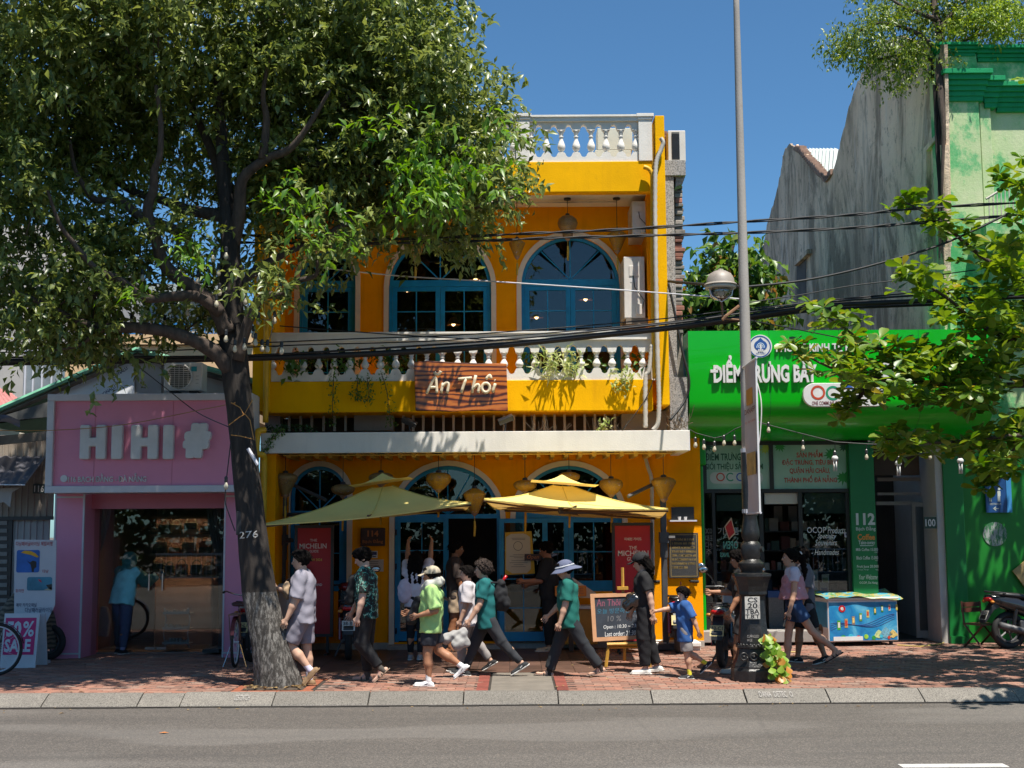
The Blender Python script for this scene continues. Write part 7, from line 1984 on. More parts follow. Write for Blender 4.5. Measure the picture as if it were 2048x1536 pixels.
obj('pole',MB().tube([W(70,1079,yr+.05),Vector((W(70,1079,yr).x,yr+.05,.02))],.014,6),M_ALU,rb2); obj('foot',MB().box(q[0].x+.1,q[1].x-.1,yr-.1,yr+.2,.0,.04),M_ALU,rb2)
def picture(px0,py0,px1,py1,ca,cb2,extra):
 a,b,c,d=R4(px0,py0,px1,py1,yr-.003); o=obj('picture',MB().prism(rrect(a,b,c,d,.03),yr-.004,yr-.001),pm('picture_sky_%d' % px0,ca,.5,.35,2.5),rb2)
 for pts,col in extra: obj('picture_shape',MB().prism([(W(u,v,yr).x,W(u,v,yr).z) for u,v in pts],yr-.006,yr-.0042),pm('pic_%s' % col,hexl(col),.6),o)
picture(33,1100,79,1145,(.02,.12,.42),0,[([(42,1105),(50,1101),(62,1102),(72,1107),(78,1114),(74,1115),(62,1110),(48,1107)],'#e8a828'),([(60,1125),(66,1121),(73,1123),(73,1134),(68,1138),(68,1144),(64,1144),(63,1136)],'#2a2320'),([(54,1121),(61,1126),(60,1128)],'#2a2320')])
picture(54,1154,104,1181,(.06,.24,.34),0,[([(76,1158),(82,1160),(84,1165),(79,1163)],'#c23a5a'),([(92,1170),(104,1168),(104,1180),(98,1178)],'#3a342c'),([(88,1180),(104,1173),(104,1181)],'#b8a88c')])
M_RT=pm('red_type',(.40,.03,.04),.6); M_NT=pm('navy_type',(.03,.04,.10),.6)
for s,x0,y0,x1,y1,mt in (('다낭패러글라이딩 체험비행',32,1083,105,1092,M_RT),('다낭',85,1139,97,1146,M_RT),('호이안',31,1178,48,1185,M_RT),('예약 카카오채널',32,1206,73,1214,M_NT),('다낭패러글라이딩',50,1215,104,1225,M_NT),('nefield1',73,1247,91,1252,M_NT),('0377.1',73,1255,89,1260,M_NT)): ptext('lettering',s,x0,y0,x1,y1,yr-.003,mt,rb2,bold=.012)
cv=thing('covered_motorbike',W(55,1300,19.9),'motorbike hidden under a brown striped cloth cover behind the banner','motorbike')
def stripes():
 m,nt,out=node_mat('striped_cover'); p_=N(nt,'ShaderNodeBsdfPrincipled'); w=N(nt,'ShaderNodeTexWave'); w.bands_direction='Z'; w.inputs['Scale'].default_value=5; w.inputs['Distortion'].default_value=5; L(nt,objco(nt,glob=True),w.inputs['Vector'])
 L(nt,ramp(nt,w.outputs[1],[(.2,(.05,.04,.03)),(.8,(.16,.125,.09))]),p_.inputs['Base Color']); p_.inputs['Roughness'].default_value=.9; L(nt,p_.outputs[0],out.inputs['Surface']); return m
hx=W(50,1250,19.9).x
def cvf(u,v):
 a=2*math.pi*v; s=u; prof=(.42+.55*math.sin(min(1,s*1.5)*1.57)) if s<.9 else 1
 x=hx+(.05+.42*(1-(1-s)**2.2))*math.cos(a)*1.0*(1+.06*math.sin(7*a)); y=19.9+(.05+.3*(1-(1-s)**2))*math.sin(a)*(1+.08*math.sin(9*a+s*4)); z=1.12-.95*s**1.3+.05*math.cos(a)*(1-s)
 return (x,y,z)
obj('cloth_cover',MB().grid(cvf,14,36),stripes(),cv,smooth=True)
def wheel(par,c,R,w,ax,spokes=10,tw=.045,rimmat=None,sp_r=.004,nm='wheel'):
 ax=Vector(ax); u=Vector((-ax.y,ax.x,0)); z=Vector((0,0,1)); c=Vector(c)
 P=lambda r,q: c+u*(r*math.cos(q))+z*(r*math.sin(q))
 o=obj('tyre',MB().tube([P(R-tw,k*math.pi/14) for k in range(29)],tw,8),M_RUB,par,smooth=True)
 m=MB().tube([P(R-tw*2.1,k*math.pi/14) for k in range(29)],tw*.4,6)
 for k in range(spokes): m.tube([c,P(R-tw*2.1,k*2*math.pi/spokes+.2)],sp_r,4)
 m.tube([c-ax*w,c+ax*w],.035,8); obj('rim',m,rimmat or M_CHROME,o)
 return o
wheel(cv,W(99,1290,19.9)*Vector((1,1,0)).length if False else Vector((W(96,1290,19.9).x,19.9,.27)),.27,.05,(0,1,0),6,.05,M_MAST,.012)
# MOTORBIKES AND BICYCLES
def loft(mb,rings,n=14):
 o=len(mb.v)
 for (x,z,ry,rz) in rings:
  for k in range(n):
   q=2*math.pi*k/n; c,s=math.cos(q),math.sin(q); e=.75
   mb.v.append((x,ry*math.copysign(abs(c)**e,c),z+rz*math.copysign(abs(s)**e,s)))
 for i in range(len(rings)-1):
  for k in range(n): mb.f.append((o+i*n+k,o+i*n+(k+1) % n,o+(i+1)*n+(k+1) % n,o+(i+1)*n+k)); mb.m.append(0)
 mb.f.append(tuple(o+k for k in range(n))); mb.m.append(0); e_=o+(len(rings)-1)*n; mb.f.append(tuple(e_+k for k in reversed(range(n)))); mb.m.append(0)
 return mb
M_PLT=pm('plate_white',(.55,.53,.48),.6,.05); M_PLY=pm('plate_yellow',(.52,.44,.20),.6,.05); M_TAIL=pm('tail_red',(.45,.01,.01),.25,.1)
def motorbike(loc,rz,label,body,accent,plate,pm_,wide=1.0,mirrors=True,seatmat=None):
 t=thing('motorbike',loc,label,'motorbike','motorbikes parked on the pavement',rz)
 K=dict(local=True)
 def o_(nm,mb,mat,par=t,**kw): return obj(nm,mb,mat,par,local=True,**kw)
 for nm,x in (('rear_wheel',-.60),('front_wheel',.66)):
  ww_=MB().tube([(x+.24*math.cos(k*math.pi/12),0,.285+.24*math.sin(k*math.pi/12)) for k in range(25)],.052,8); w_=o_(nm,ww_,M_RUB,smooth=True)
  r_=MB().tube([(x+.175*math.cos(k*math.pi/12),0,.285+.175*math.sin(k*math.pi/12)) for k in range(25)],.02,6)
  for k in range(5): r_.tube([(x,0,.285),(x+.17*math.cos(k*1.2566),0,.285+.17*math.sin(k*1.2566))],.016,4)
  r_.tube([(x,-.08,.285),(x,.08,.285)],.05,8); o_('rim',r_,M_MAST,w_)
 o_('rear_body',loft(MB(),[(-.98,.80,.03,.03),(-.92,.79,.09,.06),(-.75,.74,.14,.10),(-.5,.68,.16,.13),(-.25,.60,.15,.14),(-.1,.52,.13,.12),(.02,.45,.10,.10)]),body,smooth=True)
 o_('seat',loft(MB(),[(-.84,.845,.06,.02),(-.74,.85,.125,.035),(-.45,.82,.13,.045),(-.15,.77,.125,.045),(.02,.76,.09,.04),(.08,.74,.05,.03)]),seatmat or M_BLK,smooth=True)
 o_('floorboard',MB().box(.0,.42,-.13,.13,.33,.40),M_BLK,bev=.02)
 fs=MB(); fs.prism([(.34,.36),(.44,.34),(.60,.62),(.66,.92),(.60,1.0),(.52,.98),(.5,.7)],-.17*wide,.17*wide); o_('front_shield',fs,body,bev=.04)
 o_('front_fender',MB().grid(lambda u,v: (.66+.33*math.cos(-.3+2.3*u),(v-.5)*.17,.285+.33*math.sin(-.3+2.3*u)-.3*(v-.5)**2),12,4),body,smooth=True,fix=False)
 o_('rear_fender',MB().prism([(-.86,.74),(-1.04,.50),(-1.06,.40),(-1.02,.42),(-.88,.60),(-.75,.66)],-.075,.075),M_BLK,bev=.01)
 o_('fork',MB().tube([(.58,-.09,.55),(.66,-.08,.285)],.025,6),M_MAST); o_('fork',MB().tube([(.58,.09,.55),(.66,.08,.285)],.025,6),M_MAST)
 o_('handlebar',MB().tube([(.42,-.36,1.05),(.50,-.2,1.06),(.54,0,1.03),(.50,.2,1.06),(.42,.36,1.05)],.016,6),M_BLK)
 o_('handle_cover',loft(MB(),[(.46,1.02,.10,.05),(.54,1.03,.17,.07),(.62,1.0,.12,.06),(.67,.97,.05,.03)]),accent,smooth=True)
 o_('headlight',MB().ell((.655,0,.985),(.03,.09,.045),10,6),M_ACW,smooth=True)
 for s in (-1,1):
  o_('grip',MB().tube([(.43,s*.25,1.055),(.41,s*.38,1.05)],.022,8),M_RUB)
  o_('brake_lever',MB().tube([(.52,s*.2,1.05),(.50,s*.36,1.03)],.008,4),M_CHROME)
  if mirrors:
   k=o_('mirror',MB().ell((.46,s*.42,1.30),(.015,.075,.05),12,6),M_BLK,smooth=True); o_('mirror_glass',MB().ell((.447,s*.42,1.30),(.006,.063,.04),12,6),M_CHROME,k,smooth=True); o_('mirror_stem',MB().tube([(.5,s*.24,1.06),(.49,s*.32,1.2),(.46,s*.40,1.27)],.009,5),M_BLK,k)
  o_('shock',MB().tube([(-.52,s*.12,.62),(-.60,s*.12,.30)],.03,8),accent)
  o_('indicator',MB().ell((-.93,s*.12,.735),(.03,.04,.025),8,5),pm('amber_lens',(.5,.18,.02),.3),smooth=True)
 o_('tail_light',loft(MB(),[(-.99,.775,.05,.02),(-.96,.775,.085,.035),(-.9,.775,.10,.04)]),M_TAIL,smooth=True)
 o_('grab_rail',MB().tube([(-.7,-.14,.87),(-.9,-.13,.89),(-.98,0,.89),(-.9,.13,.89),(-.7,.14,.87)],.014,6),M_CHROME if accent is M_RUST else M_BLK)
 o_('exhaust',MB().tube([(-.1,-.13,.26),(-.4,-.16,.27),(-.85,-.17,.38)],[.025,.05,.055],10),M_MAST,smooth=True); o_('engine',MB().box(-.45,.1,-.10,.12,.22,.45),M_MAST,bev=.03)
 o_('stand',MB().tube([(-.2,.1,.25),(-.28,.2,.02)],.014,5).tube([(-.2,-.1,.25),(-.28,-.2,.02)],.014,5),M_MAST)
 pl_=o_('number_plate',MB().add([(-1.05,.095,.46),(-1.05,-.095,.46),(-.985,-.095,.60),(-.985,.095,.60),(-1.045,.095,.46),(-1.045,-.095,.46),(-.98,-.095,.60),(-.98,.095,.60)],[(0,1,2,3),(4,7,6,5),(0,4,5,1),(2,6,7,3),(1,5,6,2),(3,7,4,0)]),pm_)
 for s,v0,v1 in ((plate[0],.55,.9),(plate[1],.1,.45)):
  if not s: continue
  me=text_mesh(s,.02); co=np.array([v.co[:] for v in me.vertices]); A=co.min(0); B=co.max(0); m=MB()
  for q in co:
   u=(q[0]-A[0])/(B[0]-A[0]); v=v0+(v1-v0)*(q[1]-A[1])/(B[1]-A[1]); m.v.append((-1.053+.065*v,.08-.16*u,.46+.14*v))
  for f in me.polygons: m.f.append(tuple(f.vertices)); m.m.append(0)
  bpy.data.meshes.remove(me); o_('plate_digits',m,M_BLK,pl_,fix=False)
 return t
M_GLB=pm('gloss_black',(.015,.015,.017),.2,.1,coat=.6); M_GLW=pm('gloss_pale_blue',(.42,.48,.53),.25,.05,coat=.5); M_GLR=pm('gloss_red',(.20,.012,.015),.25,.1,coat=.5); M_SIL=pm('silver_paint',(.30,.29,.28),.3,.1,metal=.6); M_BEI=pm('beige_shell',(.40,.32,.27),.35,.1)
p=G(684,1322); motorbike((p.x-.0,p.y+.75,0),rad(97),'black motorbike seen from behind with white plate, beside the left red banner',M_GLB,M_GLR,('38-B1','210.87'),M_PLT)
p=G(1415,1338); motorbike((p.x+.42,p.y+.75,0),rad(72),'black and silver motorbike with yellow plate behind the boy in blue',M_SIL,M_GLB,('43-C1','465.64'),M_PLY)
p=G(1385,1310); motorbike((p.x-.12,p.y+.9,0),rad(84),'dark red motorbike parked deepest against the sunlit yellow wall',M_GLB,M_GLR,('',''),M_PLY)
p=G(500,1326); motorbike((p.x+.1,p.y+.75,0),rad(80),'pale blue and beige motorbike half hidden behind the tree trunk',M_BEI,M_GLW,('43-L1','00.87'),M_PLY,seatmat=M_GLR)
p=G(2018,1298); motorbike((p.x+.62,p.y+.2,0),rad(12),'black motorbike parked side-on at the right edge by the wooden chair',M_GLB,M_GLB,('43-C2','12.48'),M_PLT)
def bicycle(loc,rz,label,frame,tyrecol=None,mirror=False):
 t=thing('bicycle',loc,label,'bicycle',None,rz); K=dict(local=True); R=.33
 def o_(nm,mb,mat,par=t,**kw): return obj(nm,mb,mat,par,local=True,**kw)
 for nm,x in (('rear_wheel',-.52),('front_wheel',.54)):
  w=o_(nm,MB().tube([(x+R*math.cos(k*math.pi/18),0,R+.02+R*math.sin(k*math.pi/18)) for k in range(37)],.022,6),M_RUB,smooth=True); m=MB().tube([(x+(R-.03)*math.cos(k*math.pi/18),0,R+.02+(R-.03)*math.sin(k*math.pi/18)) for k in range(37)],.011,5)
  for k in range(20): m.tube([(x,(.03 if k % 2 else-.03),R+.02),(x+(R-.03)*math.cos(k*.31416),0,R+.02+(R-.03)*math.sin(k*.31416))],.0022,3)
  m.tube([(x,-.05,R+.02),(x,.05,R+.02)],.02,6); o_('rim',m,M_ALU,w)
  o_('mudguard',MB().grid(lambda u,v: (x+(R+.035)*math.cos(.2+2.6*u),(v-.5)*.055,R+.02+(R+.035)*math.sin(.2+2.6*u)),14,2),frame,smooth=True,fix=False)
 f=MB(); bb=(-.08,0,.30); st=(-.22,0,.78); hd=(.40,0,.82); hl=(.43,0,.66)
 for a,b in ((bb,st),(bb,hl),(st,(.41,0,.76)),(hd,hl)): f.tube([a,b],.017,6)
 for s in (-.05,.05): f.tube([bb,(-.52,s,R+.02)],.010,5).tube([st,(-.52,s,R+.02)],.010,5).tube([hl,(.54,s,R+.02)],.013,5)
 o_('frame',f,frame,smooth=True); o_('saddle',loft(MB(),[(-.36,.86,.07,.02),(-.30,.87,.10,.035),(-.2,.875,.07,.03),(-.05,.87,.02,.02)]),pm('brown_leather',(.07,.025,.018),.5,.2),smooth=True); o_('seat_post',MB().tube([st,(-.24,0,.86)],.013,6),M_CHROME)
 o_('handlebar',MB().tube([(.12,-.28,1.02),(.25,-.27,1.03),(.36,-.16,.98),(.40,0,.95),(.36,.16,.98),(.25,.27,1.03),(.12,.28,1.02)],.011,6).tube([hd,(.40,0,.96)],.012,6),M_CHROME,smooth=True)
 for s in (-1,1): o_('grip',MB().tube([(.18,s*.278,1.024),(.07,s*.28,1.018)],.017,6),M_RUB)
 o_('carrier',MB().box(-.72,-.33,-.075,.075,.735,.75).tube([(-.7,-.07,.74),(-.53,-.07,.38)],.007,4).tube([(-.7,.07,.74),(-.53,.07,.38)],.007,4),pm('carrier_copper',(.20,.11,.07),.5,.2)); o_('stand',MB().tube([(-.5,-.06,.32),(-.56,-.16,.01)],.008,4).tube([(-.5,.06,.32),(-.56,.16,.01)],.008,4),M_CHROME)
 o_('crank',MB().tube([(-.08,-.03,.30),(-.08,.03,.30)],.09,14).box(-.09,.08,-.1,-.08,.20,.22).box(-.2,-.06,.08,.1,.37,.39),M_MAST)
 if mirror: k=o_('mirror',MB().ell((.22,-.20,1.24),(.012,.075,.05),12,6),M_CHROME,smooth=True); o_('mirror_stem',MB().tube([(.3,-.24,1.02),(.26,-.28,1.12),(.22,-.25,1.2)],.006,4),M_BLK,k)
 return t
p=G(456,1340); bicycle((p.x,p.y+.85,0),rad(93),'dark red city bicycle parked rear first left of the tree trunk',pm('dark_red_paint',(.16,.03,.035),.35,.15),mirror=True)
p=G(-8,1352); bicycle((p.x-.56,p.y,0),rad(3),'bicycle entering at the left edge, only its front wheel showing',M_GLB)
# FREEZER, CHAIR, PLANTS
p=G(1720,1292); fz=thing('ice_cream_freezer',(p.x+.02,p.y+.3,0),'blue ice cream chest freezer with printed front and patterned lid','freezer',None,rad(9))
a_,h_=.60,.74
def fo(nm,mb,mat,par=None,**kw): return obj(nm,mb,mat,par or fz,local=True,**kw)
def poster(name,stops,sc,st=(1,1,1)):
 m,nt,out=node_mat(name); p_=N(nt,'ShaderNodeBsdfPrincipled'); L(nt,ramp(nt,noise(nt,sc,4,.6,objco(nt,st),1.2),stops),p_.inputs['Base Color']); p_.inputs['Roughness'].default_value=.35; L(nt,p_.outputs[0],out.inputs['Surface']); return m
fb_=fo('body',MB().box(-a_,a_,-.3,.3,.07,h_),M_LETW,bev=.02)
fo('front_print',MB().box(-a_+.02,a_-.02,-.306,-.3,.09,h_-.04),poster('ice_blue_print',[(.3,(.01,.13,.36)),(.5,(.02,.24,.48)),(.65,(.12,.42,.6)),(.75,(.35,.58,.66))],2.2),fb_)
fo('side_print',MB().box(-a_-.006,-a_,-.28,.28,.3,h_-.04),pm('side_blue_print',(.06,.25,.42),.4,.25,3),fb_)
fo('side_logo',MB().prism([(x_,z_) for x_,z_ in arc(.0,.25,.09,0,6.28,14)],-a_-.008,-a_-.006,axis='x'),pm('cone_brown',(.16,.08,.04),.6,.4,30),fb_)
fo('lid',MB().grid(lambda u,v: (-.64+1.32*u,-.36+.68*v,h_+.02+.10*v+.035*math.sin(u*5)*(1-v)+.05*max(0,u-.6)+.012*math.sin(u*19+v*7)),24,8),poster('lid_print',[(.3,(.02,.17,.33)),(.45,(.08,.38,.45)),(.52,(.5,.35,.08)),(.6,(.05,.25,.08)),(.7,(.55,.6,.58))],4.5),smooth=True)
fo('lid_edge',MB().box(-.62,.62,-.33,.3,h_-.0,h_+.035),M_ACW,bev=.012)
for x in (-.5,.5):
 for y in (-.22,.22): fo('castor',MB().tube([(x-.02,y,.036),(x+.02,y,.036)],.035,10).box(x-.012,x+.012,y-.02,y+.02,.04,.075),M_BLK)
fo('logo_disc',MB().prism([(-.36+.06*math.cos(q)*(1 if i % 2 else .93),.60+.055*math.sin(q)) for i,q in enumerate([k*math.pi/8 for k in range(16)])],-.312,-.306),M_TAIL,fb_)
def ft(s,x0,x1,z0,z1,mat,bold):
 me=text_mesh(s,bold); co=np.array([v.co[:] for v in me.vertices]); A=co.min(0); B=co.max(0); m=MB()
 for q in co: m.v.append((x0+(x1-x0)*(q[0]-A[0])/(B[0]-A[0]),-.314,z0+(z1-z0)*(q[1]-A[1])/(B[1]-A[1])))
 for f in me.polygons: m.f.append(tuple(f.vertices)); m.m.append(0)
 bpy.data.meshes.remove(me); fo('lettering',m,mat,fb_,fix=False)
ft('e',-.385,-.335,.575,.63,M_LETW,.03)
rg=random.Random(3)
for i in range(9):
 x=-.42+.125*i; z=.34+.11*(1-math.cos(i*.5))*.6+.02*i
 s_=1-.05*i; c_=('#3f9b2e','#b08a50','#8c7a6a','#5f8f3a','#c9bd6a','#2f6a3a','#3a7a30','#c9c4b8','#b8b03a')[i]
 o=fo('ice_cream_print',MB().box(x-.028*s_,x+.028*s_,-.310,-.306,z-.075*s_,z+.075*s_),pm('ice_%d' % i,hexl(c_),.5,.35,25),fb_); fo('ice_label',MB().box(x-.018*s_,x+.018*s_,-.312,-.310,z-.04*s_,z+.045*s_),pm('ice_label_%d' % (i % 3),hexl(('#d8d2c0','#c23a2a','#e0c070')[i % 3]),.5,.2,30),o)
w_=MB()
for k in range(4): w_.tube([(-.56+1.1*u/14,-.308,.26+.02*k+.05*math.sin(u*.5+k*.4)+.010*u) for u in range(15)],.0035,3)
fo('wave_lines',w_,pm('wave_navy',(.01,.05,.2),.5),fb_,kind='stuff')
for x,s_,c_ in ((.26,.09,'#b9c98a'),(.38,.12,'#6fa3b5'),(.5,.09,'#c9b26a')): fo('fan_print',MB().prism([(x-s_,.13+s_*.2),(x,.12),(x+s_,.14+s_*.3),(x+s_*.4,.14+s_),(x,.13+s_*1.4),(x-s_*.5,.13+s_)],-.311,-.306),pm('fan_%s' % c_[1:],hexl(c_),.5,.35,40),fb_)
for i in range(7): fo('fruit_print',MB().prism([(q[0],q[1]) for q in arc(-.35+.13*i,.13+.02*(i % 2),.05-.004*i,0,6,10)],-.3105-.0002*i,-.306),pm('fruit_%d' % (i % 4),hexl(('#2f8f3a','#3fb0c8','#c2402e','#8fc03a')[i % 4]),.5,.2,20),fb_)
fo('caption_strip',MB().box(-.52,-.02,-.314,-.306,.09,.155),M_LETW,fb_)
p=G(1968,1296); ch=thing('wooden_chair',(p.x,p.y+.05,0),'low brown wooden folding chair before the right green wall','chair',None,rad(25))
def co_(nm,mb): return obj(nm,mb,pm('chair_brown',(.09,.03,.018),.5,.2,9),ch,local=True)
co_('seat',MB().box(-.2,.2,-.2,.2,.36,.385))
for i in range(2): co_('back_slat',MB().box(-.2,.2,.2,.225,.55+i*.085,.62+i*.085))
for x in (-.19,.19): co_('leg',MB().tube([(x,.22,.72),(x,.18,.36),(x,-.2,.0)],.02,4)); co_('leg',MB().tube([(x*.85,-.18,.36),(x*.85,.24,.0)],.02,4))
m=MB()
for pts in ([(1500,1300),(1545,1303),(1600,1304)],[(1795,1290),(1840,1293),(1880,1288),(1895,1282)]): m.tube([G(a,b,.012) for a,b in pts],.01,5)
obj('yellow_cable',m,pm('cable_yellow',(.5,.4,.12),.6),None,label='pale yellow cable lying on the pavement near the freezer',cat='cable',org=tuple(G(1840,1293)),fix=False)
def plant(name,label,pts_px,Y,n,ln,wd,mat,seed,rad_=.09,up=.2,cat='plant',grp=None,stem=True):
 rs=np.random.RandomState(seed); P=[W(q[0],q[1],(q[2] if len(q)>2 else Y)) for q in pts_px]; t=thing(name,P[0],label,cat,grp)
 Q,_=smooth(P,[1]*len(P),6) if len(P)>1 else (P,None); Q=np.array([q[:] for q in Q]); b=Q[rs.randint(0,len(Q),n)]+rs.normal(size=(n,3))*rad_*np.array([1,.6,.7])
 d=rs.normal(size=(n,3))+np.array([0,-.3,up]); me=leaves_mesh('foliage',b,d,rs.normal(size=(n,3))*.5+np.array([0,-.5,1]),ln*rs.uniform(.6,1.2,n),wd*rs.uniform(.7,1.2,n),mat,droop=.3,org=ORG[t.name])
 o=inst('foliage',me,t,loc=ORG[t.name]); o['kind']='stuff'
 if stem and len(P)>1: obj('stem',MB().tube([tuple(q) for q in Q],.005,4),M_BARKB,t,smooth=True)
 return t
M_PLG=leaf_mat('balcony_leaf',(.03,.10,.015),(.10,.20,.03),.35,.4); M_PLV=leaf_mat('variegated_leaf',(.22,.32,.08),(.42,.45,.2),.35,.4); M_PLD=leaf_mat('deep_leaf',(.015,.055,.015),(.05,.12,.03),.3,.4)
YPb=YB-.03; gp='plants along the white balcony'
for i,(pts,Y,n,ln,wd,mat,r,lb) in enumerate((([(562,720),(572,690)],YB+.25,40,.15,.07,M_PLG,.1,'leafy plant behind the balcony balusters at the far left end'),([(590,750),(594,720)],YPb,45,.16,.08,M_PLG,.09,'broad leaved plant poking through the balusters, second from left'),([(622,740),(640,700)],YB+.25,60,.14,.07,M_PLD,.12,'dark leafy plant behind the balusters under the left arch'),([(676,735),(690,720)],YPb,45,.12,.05,M_PLG,.1,'small leafed plant between balusters above the long left trailer'),([(720,735),(724,700)],YB+.2,60,.11,.04,M_PLD,.12,'bushy dark plant behind the balusters, fourth from left'),([(752,720),(748,690)],YB+.2,60,.11,.05,M_PLG,.11,'tall plant with orange flowers behind the balusters'),([(778,735),(775,705)],YB+.15,45,.15,.08,M_PLG,.09,'broad leafed plant left of the wooden sign'),([(808,745),(806,710)],YB+.2,45,.13,.05,M_PLD,.09,'dark plant hard against the left edge of the wooden sign'),
  ([(1052,750),(1050,715)],YB+.2,50,.13,.06,M_PLG,.1,'green plant right of the wooden sign behind the balusters'),([(1098,745),(1108,715)],YPb-.04,90,.22,.032,M_PLV,.11,'bright spider plant bursting out between the balusters'),([(1145,745),(1142,715)],YPb,60,.15,.05,M_PLV,.09,'pale green plant just right of the spider plant'),([(1180,745),(1184,720)],YB+.2,45,.13,.05,M_PLG,.09,'green plant behind the balusters, third from the right end'),([(1212,748),(1212,730)],YB+.2,45,.13,.05,M_PLG,.09,'green plant behind the balusters, second from the right end'),([(1278,745),(1274,715)],YB+.2,60,.13,.06,M_PLG,.1,'green plant behind the last balusters on the right'),([(1245,745),(1252,760),(1238,775)],YPb-.06,80,.11,.045,M_PLV,.08,'variegated trailing plant hanging over the right of the yellow fascia'))):
 plant('balcony_plant',lb,pts,Y,n,ln,wd,mat,100+i,r,.4,'plant',gp)
for i,(pts,lb) in enumerate((([(668,745),(666,780),(665,815),(667,850)],'long trailing vine hanging below the balcony, furthest left'),([(716,755),(714,780),(716,797)],'short trailing vine, left of the pair beside the sign'),([(734,755),(738,785),(734,803)],'short trailing vine, right of the pair beside the sign'),([(762,745),(772,775),(778,815),(782,850)],'long trailing vine nearest the left edge of the wooden sign'),([(560,860,19.95),(540,880,19.95),(530,900,19.95)],'trailing vine hanging over the left end of the white canopy'))):
 plant('trailing_vine',lb,pts,YPb-.06,90,.06,.028,M_PLG,140+i,.04,-.4,'vine','vines trailing from the balcony')
plant('canopy_weeds','low green weeds growing along the left top of the white canopy',[(535,858),(580,858),(620,860)],YS+.25,160,.07,.03,M_PLD,160,.05,.5,'plant',None,False)
plant('canopy_weeds','small pale weed growing on the right part of the white canopy',[(1205,856),(1212,850)],YS+.2,26,.10,.05,M_PLV,161,.05,.6,'plant',None,False)
m=MB(); rg=random.Random(19)
for i in range(46): p=W(rg.choice((1080,1110,1190,1230))+rg.uniform(-25,25),862,YS+.3); m.tube([p,p+Vector((rg.uniform(-.14,.14),0,rg.uniform(.08,.26)))],.003,3)
obj('dry_grass',m,MATS['dry_stalk'],None,kind='stuff')
P0=G(1555,1352); vp=thing('potted_vine',P0,'heart leaved green and orange plant growing beside the lamp post base','plant')
ov=obov(.11,.105); VP=np.array(ov.v); FP=[]
for f in ov.f:
 for k in range(1,len(f)-1): FP.append((f[0],f[k],f[k+1]))
M_VG=leaf_mat('heart_leaf_green',(.10,.24,.02),(.26,.40,.05),.35,.4); M_VO=leaf_mat('heart_leaf_orange',(.42,.26,.06),(.52,.22,.04),.35,.4)
meg,meo=[mesh_of('leaf',ov,mm_,smooth=True) for mm_ in (M_VG,M_VO)]; rg=random.Random(6)
for i in range(92):
 t_=rg.random(); px=1535+28*t_+rg.uniform(-16,18)*(.5+t_); py=1268+80*t_+rg.uniform(-6,6)
 q=W(px,py,16.5+rg.uniform(-.2,.2)); inst('leaf',meo if rg.random()<.22 else meg,vp,q,rot=(rad(-60)+rg.uniform(-.5,.5),rg.uniform(-.4,.4),rad(180)+rg.uniform(-.9,.9)))
obj('stem',MB().tube([P0,W(1560,1320,16.6),W(1545,1280,16.65),W(1535,1262,16.7)],.012,6),M_BARKB,vp,smooth=True)
# PEOPLE
def quad_mesh(name,V,F,mats,mi=None):
 me=bpy.data.meshes.new(name)
 me.vertices.add(len(V)); me.vertices.foreach_set('co',V.astype(np.float32).ravel())
 me.loops.add(F.size); me.loops.foreach_set('vertex_index',F.astype(np.int32).ravel())
 me.polygons.add(len(F)); me.polygons.foreach_set('loop_start',np.arange(0,F.size,4,dtype=np.int32))
 me.polygons.foreach_set('use_smooth',np.ones(len(F),bool))
 for m in mats: me.materials.append(m)
 if mi is not None: me.polygons.foreach_set('material_index',mi.astype(np.int32))
 me.update(calc_edges=True); return me
def snet(D,o,h):
 s=D<0; n=np.array(D.shape); c=[]
 for i in (0,1):
  for j in (0,1):
   for k in (0,1): c.append(s[i:n[0]-1+i,j:n[1]-1+j,k:n[2]-1+k])
 act=np.any(c,0) & ~np.all(c,0); I=np.argwhere(act); idx=np.full(act.shape,-1,np.int64); idx[act]=np.arange(len(I))
 P=np.zeros((len(I),3)); Wt=np.zeros(len(I)); K=[(i,j,k) for i in (0,1) for j in (0,1) for k in (0,1)]
 for a in K:
  for ax in range(3):
   if a[ax]: continue
   b=list(a); b[ax]=1; A=I+np.array(a); B=I+np.array(b)
   va=D[A[:,0],A[:,1],A[:,2]]; vb=D[B[:,0],B[:,1],B[:,2]]; m=(va<0) != (vb<0)
   t=np.where(m,va/np.where(m,va-vb,1),0); P+=np.where(m[:,None],A+(B-A)*t[:,None],0); Wt+=m
 V=P/Wt[:,None]*h+o; F=[]
 for ax in range(3):
  u,v=(ax+1) % 3,(ax+2) % 3
  sl0=[slice(None)]*3; sl1=[slice(None)]*3; sl0[ax]=slice(0,-1); sl1[ax]=slice(1,None)
  e=s[tuple(sl0)] != s[tuple(sl1)]; E=np.argwhere(e); E=E[(E[:,u]>0) & (E[:,v]>0) & (E[:,u]<n[u]-1) & (E[:,v]<n[v]-1)]
  q=[]
  for du,dv in ((1,1),(0,1),(0,0),(1,0)):
   C=E.copy(); C[:,u]-=du; C[:,v]-=dv; q.append(idx[C[:,0],C[:,1],C[:,2]])
  Q=np.stack(q,1); fl=~s[E[:,0],E[:,1],E[:,2]]; Q[fl]=Q[fl][:,::-1]; F.append(Q)
 F=np.concatenate(F); return V,F[(F>=0).all(1)]
